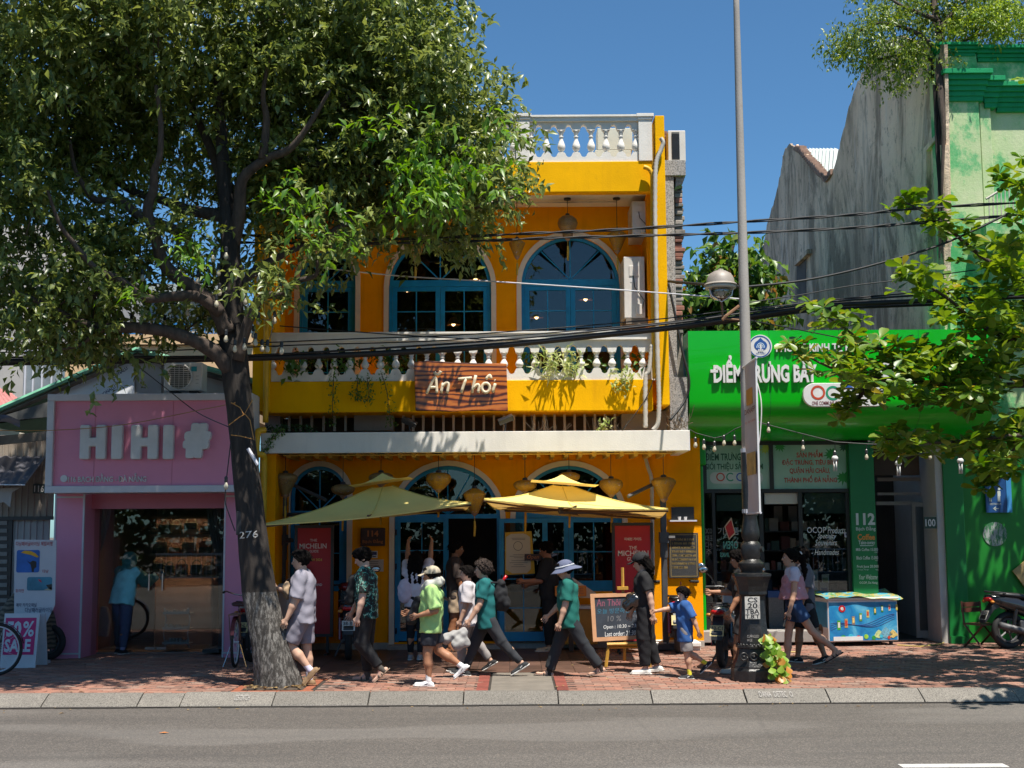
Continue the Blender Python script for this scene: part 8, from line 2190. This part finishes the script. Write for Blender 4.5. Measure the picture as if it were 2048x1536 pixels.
def sdf(prims,h,noise_=0,seed=0,fq=1):
 lo=np.full(3,9.); hi=np.full(3,-9.)
 for p in prims:
  if p[0]=='c': r=max(p[3],p[4]); lo=np.minimum(lo,np.minimum(p[1],p[2])-r); hi=np.maximum(hi,np.maximum(p[1],p[2])+r)
  elif p[0]=='e': r=max(p[2]); lo=np.minimum(lo,np.array(p[1])-r); hi=np.maximum(hi,np.array(p[1])+r)
 lo-=3*h; hi+=3*h; n=np.ceil((hi-lo)/h).astype(int)+1; D=np.full(n,.5)
 ax=[lo[i]+h*np.arange(n[i]) for i in range(3)]
 for p in prims:
  if p[0]=='x':
   nn,c=np.array(p[1],float),np.array(p[2],float); nn=nn/np.linalg.norm(nn)
   D=np.maximum(D,(ax[0][:,None,None]-c[0])*nn[0]+(ax[1][None,:,None]-c[1])*nn[1]+(ax[2][None,None,:]-c[2])*nn[2]); continue
  if p[0]=='c': a,b=np.array(p[1],float),np.array(p[2],float); r=max(p[3],p[4]); l,u=np.minimum(a,b)-r,np.maximum(a,b)+r; k=p[5]
  else: a=np.array(p[1],float); r=max(p[2]); l,u=a-r,a+r; k=p[4]
  m=k+3*h; i0=np.maximum(np.floor((l-m-lo)/h).astype(int),0); i1=np.minimum(np.ceil((u+m-lo)/h).astype(int)+1,n)
  X_,Y_,Z_=ax[0][i0[0]:i1[0],None,None],ax[1][None,i0[1]:i1[1],None],ax[2][None,None,i0[2]:i1[2]]
  if p[0]=='c':
   d=b-a; L2=max(d @ d,1e-9); x,y,z=X_-a[0],Y_-a[1],Z_-a[2]
   t0=(x*d[0]+y*d[1]+z*d[2])/L2; t=np.clip(t0,0,1)
   q=np.sqrt((x-t*d[0])**2+(y-t*d[1])**2+(z-t*d[2])**2)-(p[3]+(p[4]-p[3])*t)
   if len(p)>6: q=np.maximum(q,(t0-1)*math.sqrt(L2))
  else:
   Rm=np.array(p[3]) if p[3] is not None else np.eye(3); x,y,z=X_-a[0],Y_-a[1],Z_-a[2]
   w=[(x*Rm[0,i]+y*Rm[1,i]+z*Rm[2,i]) for i in range(3)]; rr=p[2]
   k0=np.sqrt(sum((w[i]/rr[i])**2 for i in range(3))); k1=np.sqrt(sum((w[i]/rr[i]**2)**2 for i in range(3)))+1e-9; q=k0*(k0-1)/k1
  S=D[i0[0]:i1[0],i0[1]:i1[1],i0[2]:i1[2]]; hh=np.maximum(k-np.abs(S-q),0)/max(k,1e-6)
  D[i0[0]:i1[0],i0[1]:i1[1],i0[2]:i1[2]]=np.minimum(S,q)-hh*hh*k*.25
 if noise_:
  X_,Y_,Z_=ax[0][:,None,None]*fq,ax[1][None,:,None]*fq,ax[2][None,None,:]*fq; s=seed
  D=D+noise_*(np.sin(X_*31+Z_*24+s+2*np.sin(Z_*9+s))*np.sin(Y_*23+s)+.6*np.sin(Z_*47-X_*38+Y_*30+1.7*s))
 return snet(D,lo,h)
def cloth(name,col,pat=None):
 if pat is None: return pm('cloth_'+col,hexl(col),.85,.10,9,bmp=.25,bscale=22)
 m,nt,out=node_mat('cloth_print'); p=N(nt,'ShaderNodeBsdfPrincipled'); f=noise(nt,17,3,.6,objco(nt),1.0)
 L(nt,ramp(nt,f,[(.50,(.008,.009,.010)),(.535,(.01,.16,.13)),(.58,(.05,.28,.24)),(.60,(.45,.52,.42)),(.63,(.01,.012,.012))]),p.inputs['Base Color']); p.inputs['Roughness'].default_value=.85; L(nt,p.outputs[0],out.inputs['Surface']); return m
def skin(c): return pm('skin_'+c,tuple(x*.82 for x in hexl(c)),.55,.07,14,dirt=.12,dirtcol=hexl('8a4a38'))
M_HAIR=pm('black_hair',(.007,.0055,.005),.75,.5,40,bmp=.9,bscale=130,spec=.06); M_HAIRG=pm('grey_brown_hair',(.045,.033,.028),.7,.7,70,bmp=1,bscale=90,spec=.08)
M_EYEW=pm('eye_white',(.6,.56,.52),.3); M_LIP=pm('lip',(.30,.10,.085),.5)
V3=lambda*a: np.array(a,float)
def person(px,py,H,face,label,legs,arms,lean,head,sk,hair,top,bot,shoe,fat=1.0,hat=None,group='pedestrians before the shops',dz=0):
 g=G(px,py,dz); t=thing('person',(g.x,g.y,dz),label,'person',group,rad(face)); seed=px*.37
 MS=skin(sk); f=fat; sx=lambda a: V3(math.sin(rad(a)),0,-math.cos(rad(a)))
 U=V3(math.sin(rad(lean)),0,math.cos(rad(lean))); FW=V3(math.cos(rad(lean)),0,-math.sin(rad(lean)))
 J=[]; low=9
 for s,(hp,kn,ft) in zip((1,-1),legs):
  h_=V3(0,s*.052*H,0); k_=h_+sx(hp)*.245*H; a_=k_+sx(hp-kn)*.235*H; td=V3(math.cos(rad(ft)),s*.08,math.sin(rad(ft))); td/=np.linalg.norm(td); dn=V3(td[2],0,-td[0])
  hl=a_+dn*.032*H-td*.026*H; toe=a_+dn*.036*H+td*.098*H
  low=min(low,(hl+dn*.012*H)[2],(toe+dn*.010*H)[2]); J.append([h_,k_,a_,hl,toe,td,dn])
 off=V3(0,0,-low)
 for j in J:
  for i in range(5): j[i]=j[i]+off
 pel=off.copy(); ch=pel+U*.20*H; nb=pel+U*.295*H; sh=pel+U*.270*H
 A=[]
 for s,(sw,ou,el) in zip((1,-1),arms):
  s0=sh+V3(0,s*.098*H*(.5+.5*f),0); d1=sx(sw+lean*0); d1=V3(d1[0],s*math.sin(rad(ou)),d1[2]*math.cos(rad(ou))); d1/=np.linalg.norm(d1); e_=s0+d1*.172*H
  d2=sx(sw+el); d2=V3(d2[0],s*math.sin(rad(ou*.45)),d2[2]); d2/=np.linalg.norm(d2); w_=e_+d2*.148*H; A.append([s0,e_,w_,d1,d2])
 hy,hp_=head; R_=(Matrix.Rotation(rad(hy),3,'Z') @ Matrix.Rotation(rad(hp_),3,'Y')); Rn=np.array(R_); hc=nb+U*.088*H+FW*.016*H; hs=H*(1 if H>1.4 else 1.12 if H<1.3 else 1.06)
 hpnt=lambda x,y,z: hc+Rn @ V3(x,y,z)*hs
 B=[]
 for j in J:
  B+=[('c',j[0]-V3(0,0,.0),j[1],.050*H*f,.033*H*f,.02),('c',j[1],j[1]*.6+j[2]*.4,.032*H*f,.034*H*f,.02),('c',j[1]*.6+j[2]*.4-V3(.006*H,0,0),j[2],.031*H*f,.0195*H,.02),('c',j[2],(j[3]+j[4])/2,.02*H,.016*H,.02),('c',j[3],j[4],.018*H,.014*H,.02)]
 B+=[('e',pel+U*.02*H,(.066*H*f,.088*H*f,.075*H),None,.03),('e',pel+U*.11*H+FW*.01*H*(f-1)*6,(.060*H*f*f,.078*H*f,.09*H),None,.04),('e',ch+U*.02*H,(.066*H*f,.090*H*f,.085*H),None,.04),('c',sh+V3(0,.085*H,0),sh-V3(0,.085*H,0),.036*H,.036*H,.04),('c',nb-U*.03*H,hc-U*.02*H,.034*H,.031*H,.02)]
 for a in A: B+=[('c',a[0],a[1],.031*H*f,.0245*H*f,.02),('c',a[1],a[1]*.65+a[2]*.35,.0245*H*f,.0245*H*f,.015),('c',a[1]*.65+a[2]*.35,a[2],.0235*H*f,.0165*H,.015)]
 Vs,Fs=[],[]
 def addp(prims,h,**k):
  v,q=sdf(prims,h,**k); Fs.append(q+sum(len(x) for x in Vs)); Vs.append(v)
 addp(B,.0125)
 hd=[('e',hpnt(-.008,0,.016),(.058*hs,.047*hs,.053*hs),Rn,.01),('e',hpnt(.012,0,-.018),(.042*hs,.036*hs,.050*hs),Rn,.03),('e',hpnt(.026,0,-.052),(.018*hs,.020*hs,.014*hs),Rn,.02),('c',hpnt(.050,0,.005),hpnt(.060,0,-.016),.005*hs,.009*hs,.010),('e',hpnt(.050,0,-.036),(.007*hs,.014*hs,.006*hs),Rn,.008),('e',hpnt(.044,0,.016),(.012*hs,.032*hs,.006*hs),Rn,.012),('c',hpnt(-.01,0,-.03),nb-U*.02*H,.029*hs,.034*H,.02)]
 for s in (1,-1): hd+=[('e',hpnt(-.006,s*.046,-.008),(.013*hs,.006*hs,.020*hs),Rn,.004)]
 addp(hd,.006)
 for i,a in enumerate(A):
  d=a[4]; s=1 if i==0 else-1; sd=np.cross(d,V3(0,1,0)); sd/=np.linalg.norm(sd)+1e-9; nn=np.cross(sd,d)*1.0; nn=-nn if nn[1]*s>0 else nn; w=a[2]; z_=H/1.7
  hp2=[('c',w-d*.05*z_,w,.028*z_,.026*z_,.01),('c',w,w+d*.07*z_+sd*.018*z_,.021*z_,.016*z_,.012),('c',w,w+d*.07*z_-sd*.018*z_,.021*z_,.016*z_,.012)]
  for q,ln in zip((-.033,-.011,.011,.033),(.060,.075,.08,.07)):
   b0_=w+(d*.072+sd*q)*z_; b1=b0_+(d*.85+nn*.5+sd*q*3)*ln*.55*z_; b2=b1+(d*.45+nn*.9)*ln*.5*z_; hp2+=[('c',b0_-d*.015,b1,.0092*z_,.0085*z_,.003),('c',b1,b2,.0085*z_,.007*z_,.002)]
  fwd=sd if sd[0]>0 else-sd; b0_=w+d*.02*z_+fwd*.02*z_; b1=b0_+(d*.6+fwd*.6+nn*.3)*.045*z_; hp2+=[('c',b0_,b1,.013*z_,.011*z_,.008),('c',b1,b1+(d*.8+nn*.5)*.03*z_,.010*z_,.008*z_,.003)]
  addp(hp2,.0065)
 body=inst('body',quad_mesh('body',np.concatenate(Vs),np.concatenate(Fs),[MS])); body.parent=t
 def part(nm,prims,h,mat,**k):
  par=k.pop('par',t); v,q=sdf(prims,h,**k); o=inst(nm,quad_mesh(nm,v,q,[mat])); o.parent=par; return o
 def lm(nm,mb,mat,par=body,**k): return obj(nm,mb,mat,par,local=True,**k)
 for s in (1,-1):
  lm('eye',MB().ell(hpnt(.0475,s*.019,.002),(.007*hs,.0085*hs,.005*hs),8,6,M=R_),M_EYEW,smooth=True); lm('pupil',MB().ell(hpnt(.0535,s*.019,.002),(.003*hs,.0045*hs,.0045*hs),8,6,M=R_),M_HAIR,smooth=True); lm('eyebrow',MB().tube([hpnt(.055,s*.010,.017),hpnt(.051,s*.03,.016)],.0026*hs,5),M_HAIR)
 lm('mouth',MB().ell(hpnt(.0555,0,-.036),(.003*hs,.012*hs,.0035*hs),8,6,M=R_),M_LIP,smooth=True)
 kind,hm=hair[0],M_HAIRG if hair[0]=='curly' else M_HAIR
 if kind != 'none':
  th=.011 if kind != 'curly' else .02; hr=[('e',hpnt(-.010,0,.018),((.060+th)*hs,(.048+th)*hs,(.053+th)*hs),Rn,.01),('x',Rn @ V3(.80,0,-.62),hpnt(.030 if kind != 'fringe' else .036,0,.016 if kind != 'fringe' else .004)),('x',Rn @ V3(.1,0,-1),hpnt(0,0,-.045))]
  if kind in ('fringe','short'): hr.append(('e',hpnt(.026,0,.056),(.036*hs,.044*hs,.022*hs),Rn,.015))
  if kind=='fringe': hr.append(('c',hpnt(.045,.03,.035),hpnt(.048,-.03,.035),.014*hs,.014*hs,.015))
  if kind=='long':
   for s in (-.034,0,.034): hr+=[('c',hpnt(-.05,s,.02),hpnt(-.066,s*1.15,-.06),.030*hs,.032*hs,.02),('c',hpnt(-.066,s*1.15,-.06),nb-FW*.07*H-U*hair[1]*H+V3(0,s*1.3*H,0),.032*hs,.016*hs,.02)]
  if kind=='pony': hr+=[('c',hpnt(-.06,0,.035),hpnt(-.10,0,.0),.024*hs,.028*hs,.02),('c',hpnt(-.10,0,.0),nb-FW*.10*H-U*.02*H,.028*hs,.022*hs,.02),('c',nb-FW*.10*H-U*.02*H,nb-FW*.095*H-U*.10*H,.022*hs,.008*hs,.02)]
  part('hair',hr,.0075,hm,noise_=.010 if kind=='curly' else .0055,seed=seed,fq=2.6)
  rs=np.random.RandomState(int(px)); n=240 if kind != 'curly' else 420; u=rs.normal(size=(n,3)); u/=np.linalg.norm(u,axis=1,keepdims=True); u=u[(u[:,2]>-.45) & (u[:,0]*.8-u[:,2]*.6<.28)]
  pts=np.array([hpnt(*(V3(-.010,0,.018)+q*V3(.060+th,.048+th,.053+th)*1.02)) for q in u]); dr=np.array([Rn @ V3(-.35 if q[0]<.2 else .6,q[1]*.5,-.75) for q in u])+rs.normal(size=(len(u),3))*(.45 if kind != 'curly' else 1.2)
  hl_=inst('hair_strands',leaves_mesh('hair_strands',pts,dr,np.array([Rn @ q for q in u]),rs.uniform(.03,.055,len(u))*hs/1.7,rs.uniform(.008,.016,len(u)),hm,.05,.1)); hl_.parent=t; hl_['kind']='stuff'
  if kind=='pony': part('scrunchie',[('e',hpnt(-.085,0,.03),(.018*hs,.024*hs,.026*hs),None,.01),('c',hpnt(-.085,.01,.02),hpnt(-.10,.02,-.04),.01,.006,.01)],.008,cloth('','d8d4d0'))
 if hat:
  hk,hcol=hat; HM=cloth('',hcol); cr=[('e',hpnt(-.010,0,.030),(.076*hs,.064*hs,.062*hs),Rn,.01),('x',Rn @ V3(0,0,-1),hpnt(0,0,.022))]
  if hk=='hood': part('hood',[('e',hpnt(-.016,0,.012),(.082*hs,.070*hs,.078*hs),Rn,.01),('c',hpnt(-.02,0,-.03),nb-U*.01*H-FW*.02*H,.056*hs,.06*hs,.03),('x',Rn @ V3(1,0,-.1),hpnt(.045,0,0))],.012,cloth('',hcol),noise_=.003)
  else:
   ho=part('hat',cr,.0075,HM)
   if hk=='cap': lm('brim',MB().grid(lambda u,v: hpnt(.050+.075*u*math.cos((v-.5)*2.0)-.01*u,.062*math.sin((v-.5)*2.4)*(1-.15*u),.030-.016*u-.03*(v-.5)**2),8,12),HM,ho,smooth=True,fix=False).modifiers.new('t','SOLIDIFY').thickness=.006
   else:
    lm('brim',MB().grid(lambda u,v: hpnt((.066+.07*u)*math.cos(v*6.2832)-.012,(.056+.07*u)*math.sin(v*6.2832),.030-.036*u+.004*math.sin(v*25)),6,32),HM,ho,smooth=True,fix=False).modifiers.new('t','SOLIDIFY').thickness=.005
    lm('hat_band',MB().tube([hpnt(.0775*math.cos(q)-.010,.0655*math.sin(q),.034) for q in [k*math.pi/12 for k in range(25)]],.009*hs,5),cloth('','a8aab0'),ho)
 tc,slv,hem,lo=top; TM=cloth('',tc,1 if tc=='print' else None)
 T=[('c',ch+V3(0,.035*H*f,0),pel-U*hem*H+V3(0,.040*H*f,0),.062*H*f+lo*.6,.058*H*f+lo,.04,1),('c',ch-V3(0,.035*H*f,0),pel-U*hem*H-V3(0,.040*H*f,0),.062*H*f+lo*.6,.058*H*f+lo,.04,1),('e',pel+U*.11*H+FW*.01*H*(f-1)*6,(.064*H*f*f+lo,.082*H*f+lo,.10*H),None,.05),('e',ch+U*.02*H,(.068*H*f+lo,.092*H*f+lo*.8,.09*H),None,.04),('c',sh+V3(0,.088*H,0),sh-V3(0,.088*H,0),.038*H+lo*.4,.038*H+lo*.4,.04),('c',nb-U*.05*H,nb+U*.006*H,.05*H,.043*H,.03,1),('x',-U,pel-U*hem*H)]
 for a in A:
  q=a[0]+(a[1]-a[0])*min(1,slv); T.append(('c',a[0],q,.037*H*f+lo*.5,.034*H*f+lo,.025,1))
  if slv>1: T+=[('c',a[1],a[1]+(a[2]-a[1])*(slv-1),.033*H+lo,.026*H+lo*.6,.02,1)]
 part('shirt',T,.0125,TM,noise_=.0048,seed=seed)
 bc,bl,lo2,flare=bot; BM=cloth('',bc)
 Q_=[('e',pel+U*.03*H,(.070*H*f+.012,.091*H*f+.010,.06*H),None,.03)]
 for j in J:
  k1=min(1,bl); e=j[0]+(j[1]-j[0])*k1; Q_+=[('c',j[0],e,.055*H*f+lo2*.5,(.055-.017*k1)*H*f+lo2,.025,1)]
  if bl>1: e2=j[1]+(j[2]-j[1])*(bl-1); Q_+=[('c',j[1],e2,.036*H*f+lo2,.026*H+lo2*.6+flare,.02,1)]
 part('trousers' if bl>1 else 'shorts',Q_,.0125,BM,noise_=.0035,seed=seed+2)
 sk_,sc_,so_=shoe
 for j in J:
  hl,toe,td,dn=j[3],j[4],j[5],j[6]
  if so_: part('sock',[('c',j[2]+(j[1]-j[2])*.22,j[2],.024*H,.024*H,.01),('c',j[2],hl+td*.03,.024*H,.022*H,.01)],.011,cloth('',so_))
  sole=[('c',hl-td*.008*H,toe+td*.008*H,.026*H,.025*H,.01),('x',dn,toe+dn*.014*H),('x',-dn,toe+dn*(.002 if sk_ != 'sandal' else .006)*H)]
  sm={'sneaker': 'd5d2cc','clog': sc_,'sandal': sc_}[sk_]
  if sk_=='sandal':
   o=part('sandal',sole,.008,cloth('',sc_)); c0=hl*.45+toe*.55; lm('strap',MB().tube([c0+V3(0,.024*H*math.cos(q),0)-dn*.019*H*math.sin(q)+dn*.008*H for q in [k*math.pi/8 for k in range(9)]],.009,6),cloth('',so_ or sc_),o); lm('strap',MB().tube([c0-td*.03*H+V3(0,.022*H*math.cos(q),0)-dn*.024*H*math.sin(q)+dn*.008*H for q in [k*math.pi/8 for k in range(9)]],.008,6),cloth('',sc_),o)
  else:
   o=part('shoe',[('c',hl,toe,.0235*H,.0205*H,.01),('c',j[2]+dn*.012*H,(hl+toe)/2,.025*H,.021*H,.02),('x',dn,toe+dn*.012*H)],.008,cloth('',sc_)); part('sole',sole,.008,cloth('',sm),par=o)
   if sk_=='sneaker': lm('swoosh',MB().tube([hl*.55+toe*.45+V3(0,.0245*H,0)-dn*.004*H,hl*.75+toe*.25+V3(0,.026*H,0)-dn*.012*H],.004,4),cloth('','1a1a1c' if sc_>'6' else 'e0e0e0'),o)
 Wm=Matrix.Translation(t.location) @ Matrix.Rotation(rad(face),4,'Z')
 return t,dict(hand=[Wm @ Vector(a[2]+a[4]*.07*H) for a in A],chest=Wm @ Vector(ch),pel=Wm @ Vector(pel),neck=Wm @ Vector(nb),head=Wm @ Vector(hc),M=Wm,U=U,FW=FW,H=H,J=J)
def carry(name,label,cat,prims,h,mat,wm=None,extra=()):
 v,q=sdf(prims,h,noise_=.006,fq=1.3); c=v.mean(0); t=thing(name,Vector(c),label,cat); o=inst('body',quad_mesh(name,v-c,q,[mat])); o.parent=t
 for nm,pts,r,m in extra: obj(nm,MB().tube(pts,r,6),m,t,smooth=True)
 return t
def phone(p,ang,label):
 t=thing('smartphone',p,label,'smartphone'); M=Matrix.Translation(p) @ Matrix.Rotation(rad(ang),4,'Y'); obj('case',MB().box(-.006,.006,-.037,.037,-.075,.075,M=M),M_BLK,t,bev=.004); obj('screen',MB().box(-.0075,-.006,-.033,.033,-.07,.07,M=M),pm('phone_glass',(.03,.04,.04),.1),t)
BLKC,WALK='15161a',((22,8,8),(-18,22,-38))
S1,S2,S3='c99a7e','d4a98f','b5805f'
t1,k1=person(606,1371,1.70,180,'man in grey short sleeved shirt and shorts looking at a phone by the tree',((22,62,-48),(-3,3,2)),((10,9,14),(22,4,92)),2,(0,6),S2,('short',),('8f8b96',.95,.075,.026),('7d7984',.92,.028,0),('clog','8a6f52','c9c4d8'),1.13)
phone(k1['hand'][1]+Vector((-.05,0,.06)),-25,'dark smartphone held up by the man in grey'); C=k1['chest']+Vector((-.21,.06,-.06))
carry('sling_bag','beige sling bag on the chest of the man in grey','bag',[('e',C,(.055,.085,.12),None,.02)],.012,cloth('','a88f74'),extra=[('strap',[C+Vector((0,0,.12)),k1['neck']+Vector((-.03,-.07,-.01)),k1['neck']+Vector((.10,-.05,-.07))],.014,M_BLK)])
t2,k2=person(733,1363,1.71,180,'man in black floral shirt and black cargo trousers looking down',((8,45,-42),(2,4,2)),((2,8,10),(14,6,14)),3,(0,22),'d9b09a',('fringe',),('print',.85,.07,.03),(BLKC,1.9,.03,0),('sandal','9a8874','4a443e'),1.05)
C=k2['chest']+Vector((-.18,-.04,-.09)); carry('sling_bag','black sling bag on the chest of the man in floral shirt','bag',[('c',C+Vector((.03,0,.13)),C+Vector((-.02,0,-.13)),.06,.07,.03)],.012,cloth('','15161a'),extra=[('strap',[C+Vector((0,0,.16)),k2['neck']+Vector((-.01,-.07,0)),k2['neck']+Vector((.11,-.05,-.08))],.014,M_BLK)])
t3,k3=person(832,1320,1.62,84,'long haired woman in white top photographing the restaurant with raised arms',((2,2,0),(-6,8,-6)),((128,4,34),(132,4,30)),2,(-6,-6),S3,('long',.12),('c8c4cc',.8,.05,.025),(BLKC,1.92,.008,0),('sneaker','8f8f92',None),.95)
phone((k3['hand'][0]+k3['hand'][1])/2+Vector((.02,.02,.06)),0,'black smartphone raised by the long haired woman'); C=k3['pel']+Vector((-.16,-.08,.16))
carry('tote_bag','pale lilac tote bag on the shoulder of the long haired woman','bag',[('e',C,(.11,.07,.19),None,.02)],.014,cloth('','c2bccb'),extra=[('strap',[C+Vector((0,0,.15)),k3['neck']+Vector((-.13,0,-.04))],.012,cloth('','c2bccb'))])
t4,k4=person(862,1371,1.47,180,'boy in beige cap and lime green shirt with a neck pillow',((6,8,3),(-14,42,-40)),((-12,14,86),(18,10,60)),-2,(0,4),S3,('short',),('a9cf80',.95,.085,.03),('23252e',.78,.025,0),('sneaker','d8d8d8','e0e0e0'),1.2,('cap','b3a68e'))
n=k4['neck']; carry('neck_pillow','pale grey travel pillow round the neck of the boy in lime green','pillow',[('c',n+Vector((-.10,-.02,-.02)),n+Vector((-.04,-.11,.02)),.05,.06,.02),('c',n+Vector((-.04,-.11,.02)),n+Vector((.07,-.09,.06)),.06,.06,.02),('c',n+Vector((.07,-.09,.06)),n+Vector((.10,.04,.07)),.06,.055,.02),('c',n+Vector((-.10,.02,-.02)),n+Vector((.02,.11,.03)),.05,.055,.02)],.01,cloth('','b4b2a8'))
C=k4['chest']+Vector((-.22,-.05,-.14)); carry('sling_bag','black printed sling bag on the belly of the boy in lime green','bag',[('c',C+Vector((.05,-.04,.13)),C+Vector((-.03,0,-.12)),.045,.07,.02)],.011,cloth('','15161a'),extra=[('strap',[C+Vector((.05,-.04,.13)),k4['neck']+Vector((.02,-.12,-.05)),k4['chest']+Vector((.20,-.02,-.02))],.016,M_BLK)])
person(910,1303,1.77,5,'tall man in brown shirt and beige shorts standing in the doorway',((2,3,0),(-4,3,0)),((4,8,12),(10,8,12)),0,(0,4),'a06a48',('short',),('3a2f2b',.9,.06,.025),('b09a80',.75,.02,0),('sandal','2a211c',None),1.0,dz=.0)
person(937,1343,1.45,180,'boy with glasses in white shirt and pale grey trousers',((12,6,5),(-16,20,-30)),((6,8,14),(-8,8,16)),0,(0,4),S2,('short',),('c9c3c6',.9,.10,.03),('948e8c',1.9,.018,0),('sneaker','1c1c1e',None),1.04)
t7,k7=person(974,1352,1.58,180,'woman with curly greying hair in teal shirt carrying a backpack',((-30,14,-30),(24,4,8)),((14,8,18),(-6,8,20)),3,(0,2),S2,('curly',),('0d6060',.75,.10,.026),('2a2c31',1.94,.012,.0),('sneaker','26282b',None),1.06)
C=k7['chest']+Vector((.19,0,-.06)); carry('backpack','black backpack on the woman in teal shirt','backpack',[('e',C,(.11,.15,.20),None,.02),('e',C+Vector((.07,0,-.09)),(.07,.12,.10),None,.03),('c',C+Vector((.02,-.08,.17)),C+Vector((.02,.08,.17)),.05,.05,.02)],.012,cloth('','15161a'),extra=[('strap',[C+Vector((-.03,-.09,.18)),k7['neck']+Vector((-.02,-.11,-.02)),k7['chest']+Vector((-.10,-.12,-.02)),k7['chest']+Vector((.02,-.15,-.16))],.016,M_BLK),('red_bottle',[C+Vector((.02,.05,.17)),C+Vector((.09,.05,.27))],.022,M_TAIL)])
C=k7['hand'][0]+Vector((-.05,0,-.07)); carry('cloth_bag','crumpled light grey cloth bag in the hand of the woman in teal','bag',[('c',C+Vector((.02,0,.02)),C+Vector((-.20,.02,-.08)),.04,.075,.03),('c',C+Vector((.03,0,.02)),C+Vector((-.05,-.03,-.15)),.04,.085,.03),('c',C+Vector((.02,0,.0)),C+Vector((.05,.02,-.14)),.04,.06,.03)],.011,cloth('','9c9a98'))
person(1100,1302,1.74,172,'staff member in black standing by the open blue door',((2,3,0),(-3,4,0)),((20,6,68),(15,8,60)),2,(-10,14),'a86f50',('short',),(BLKC,.95,.06,.03),('121216',1.94,.02,0),('sneaker','b09c84',None),1.06)
person(1140,1353,1.56,180,'woman in bucket hat, teal polo shirt and black trousers',((-26,10,-14),(23,4,6)),((8,6,10),(16,6,30)),3,(0,14),S2,('short',),('0f6258',.8,.09,.028),('22252a',1.95,.016,.02),('sandal','7a6a60','2a2626'),1.08,('bucket','5a6078'))
t10,k10=person(1292,1347,1.60,180,'woman in black cap, black shirt and black trousers leading a boy',((4,6,2),(-6,12,-8)),((-14,10,6),(10,8,14)),2,(-12,14),S2,('long',.06),('1a191b',.7,.02,.02),('17171b',1.92,.04,0),('clog','d6d2ca',None),1.04,('cap','17171a'))
C=k10['pel']+Vector((-.14,-.06,.12)); carry('hip_bag','shiny black bag at the hip of the woman in black cap','bag',[('e',C,(.13,.09,.11),None,.02),('e',C+Vector((-.09,0,-.06)),(.08,.07,.08),None,.02)],.011,M_GLB,extra=[('strap',[C+Vector((-.05,0,.08)),k10['neck']+Vector((-.04,-.05,0))],.006,M_BLK)])
person(1372,1356,1.17,180,'small boy in blue shirt and grey shorts with yellow socks',((-2,4,2),(-6,52,-44)),((-28,8,8),(74,-8,6)),0,(38,2),'d0a184',('fringe',),('2a5590',.9,.13,.026),('8a8482',.95,.03,0),('sneaker','2a2c30','d8cf3a'),1.05)
person(1491,1346,1.66,180,'man in black shirt and shorts walking behind the lamp post',((14,6,4),(-14,16,-20)),((14,8,16),(22,6,70)),3,(0,8),S3,('fringe',),('1a1a1c',.9,.06,.028),('2c2a2c',.9,.025,0),('clog','b8b2a8',None),1.0)
t13,k13=person(1592,1340,1.66,180,'girl in pink top and denim shorts with long dark ponytail',((-32,18,-28),(10,4,4)),((6,6,10),(-4,6,14)),1,(0,-2),'d2a488',('pony',),('c9c4d4',.45,-.12,.012),('27466e',.55,.025,0),('sandal','2a2426',None),.92)
part_top=carry('camisole_top','loose pink strappy top worn over the white shirt of the girl','top',[('e',k13['chest']+Vector((0,0,.01)),(.135,.165,.13),None,.02),('c',k13['chest']+Vector((0,0,-.02)),k13['chest']+Vector((0,0,-.25)),.15,.20,.03,1),('x',(0,0,1),k13['chest']+Vector((0,0,.07)))],.013,cloth('','c08a92'),extra=[('strap',[k13['chest']+Vector((-.09,-.08,.06)),k13['neck']+Vector((-.02,-.09,-.03)),k13['chest']+Vector((.09,-.08,.06))],.013,cloth('','c08a92'))])
phone(k13['hand'][0]+Vector((-.03,0,-.02)),15,'smartphone held low by the girl in pink')
person(1614,1327,1.66,180,'person in grey shirt and black shorts half hidden behind the girl in pink',((-12,10,-16),(10,4,4)),((4,6,12),(6,6,12)),2,(0,4),S3,('short',),('6a6870',.9,.09,.03),('18181b',.95,.03,0),('sneaker','1e1e20',None),1.02)
t15,k15=person(242,1307,1.62,62,'window cleaner in teal hooded jacket and jeans seen from behind at the pink shop',((4,4,0),(-2,4,0)),((42,14,34),(52,8,62)),13,(0,8),S3,('none',),('86cfd2',1.85,.06,.04),('46506a',1.93,.02,0),('sneaker','1a1a1c','8f8fb0'),1.12,('hood','86cfd2'),group=None)
h=k15['hand'][1]; sp=thing('spray_bottle',h,'blue spray bottle in the hand of the teal hooded cleaner','bottle'); obj('bottle',MB().lathe([(.03,-.12),(.035,-.1),(.035,-.02),(.015,.02)],h,10),pm('bottle_blue',(.05,.22,.42),.3),sp,smooth=True); obj('trigger',MB().box(h.x-.015,h.x+.015,h.y-.04,h.y+.02,h.z+.02,h.z+.05),M_LETW,sp)
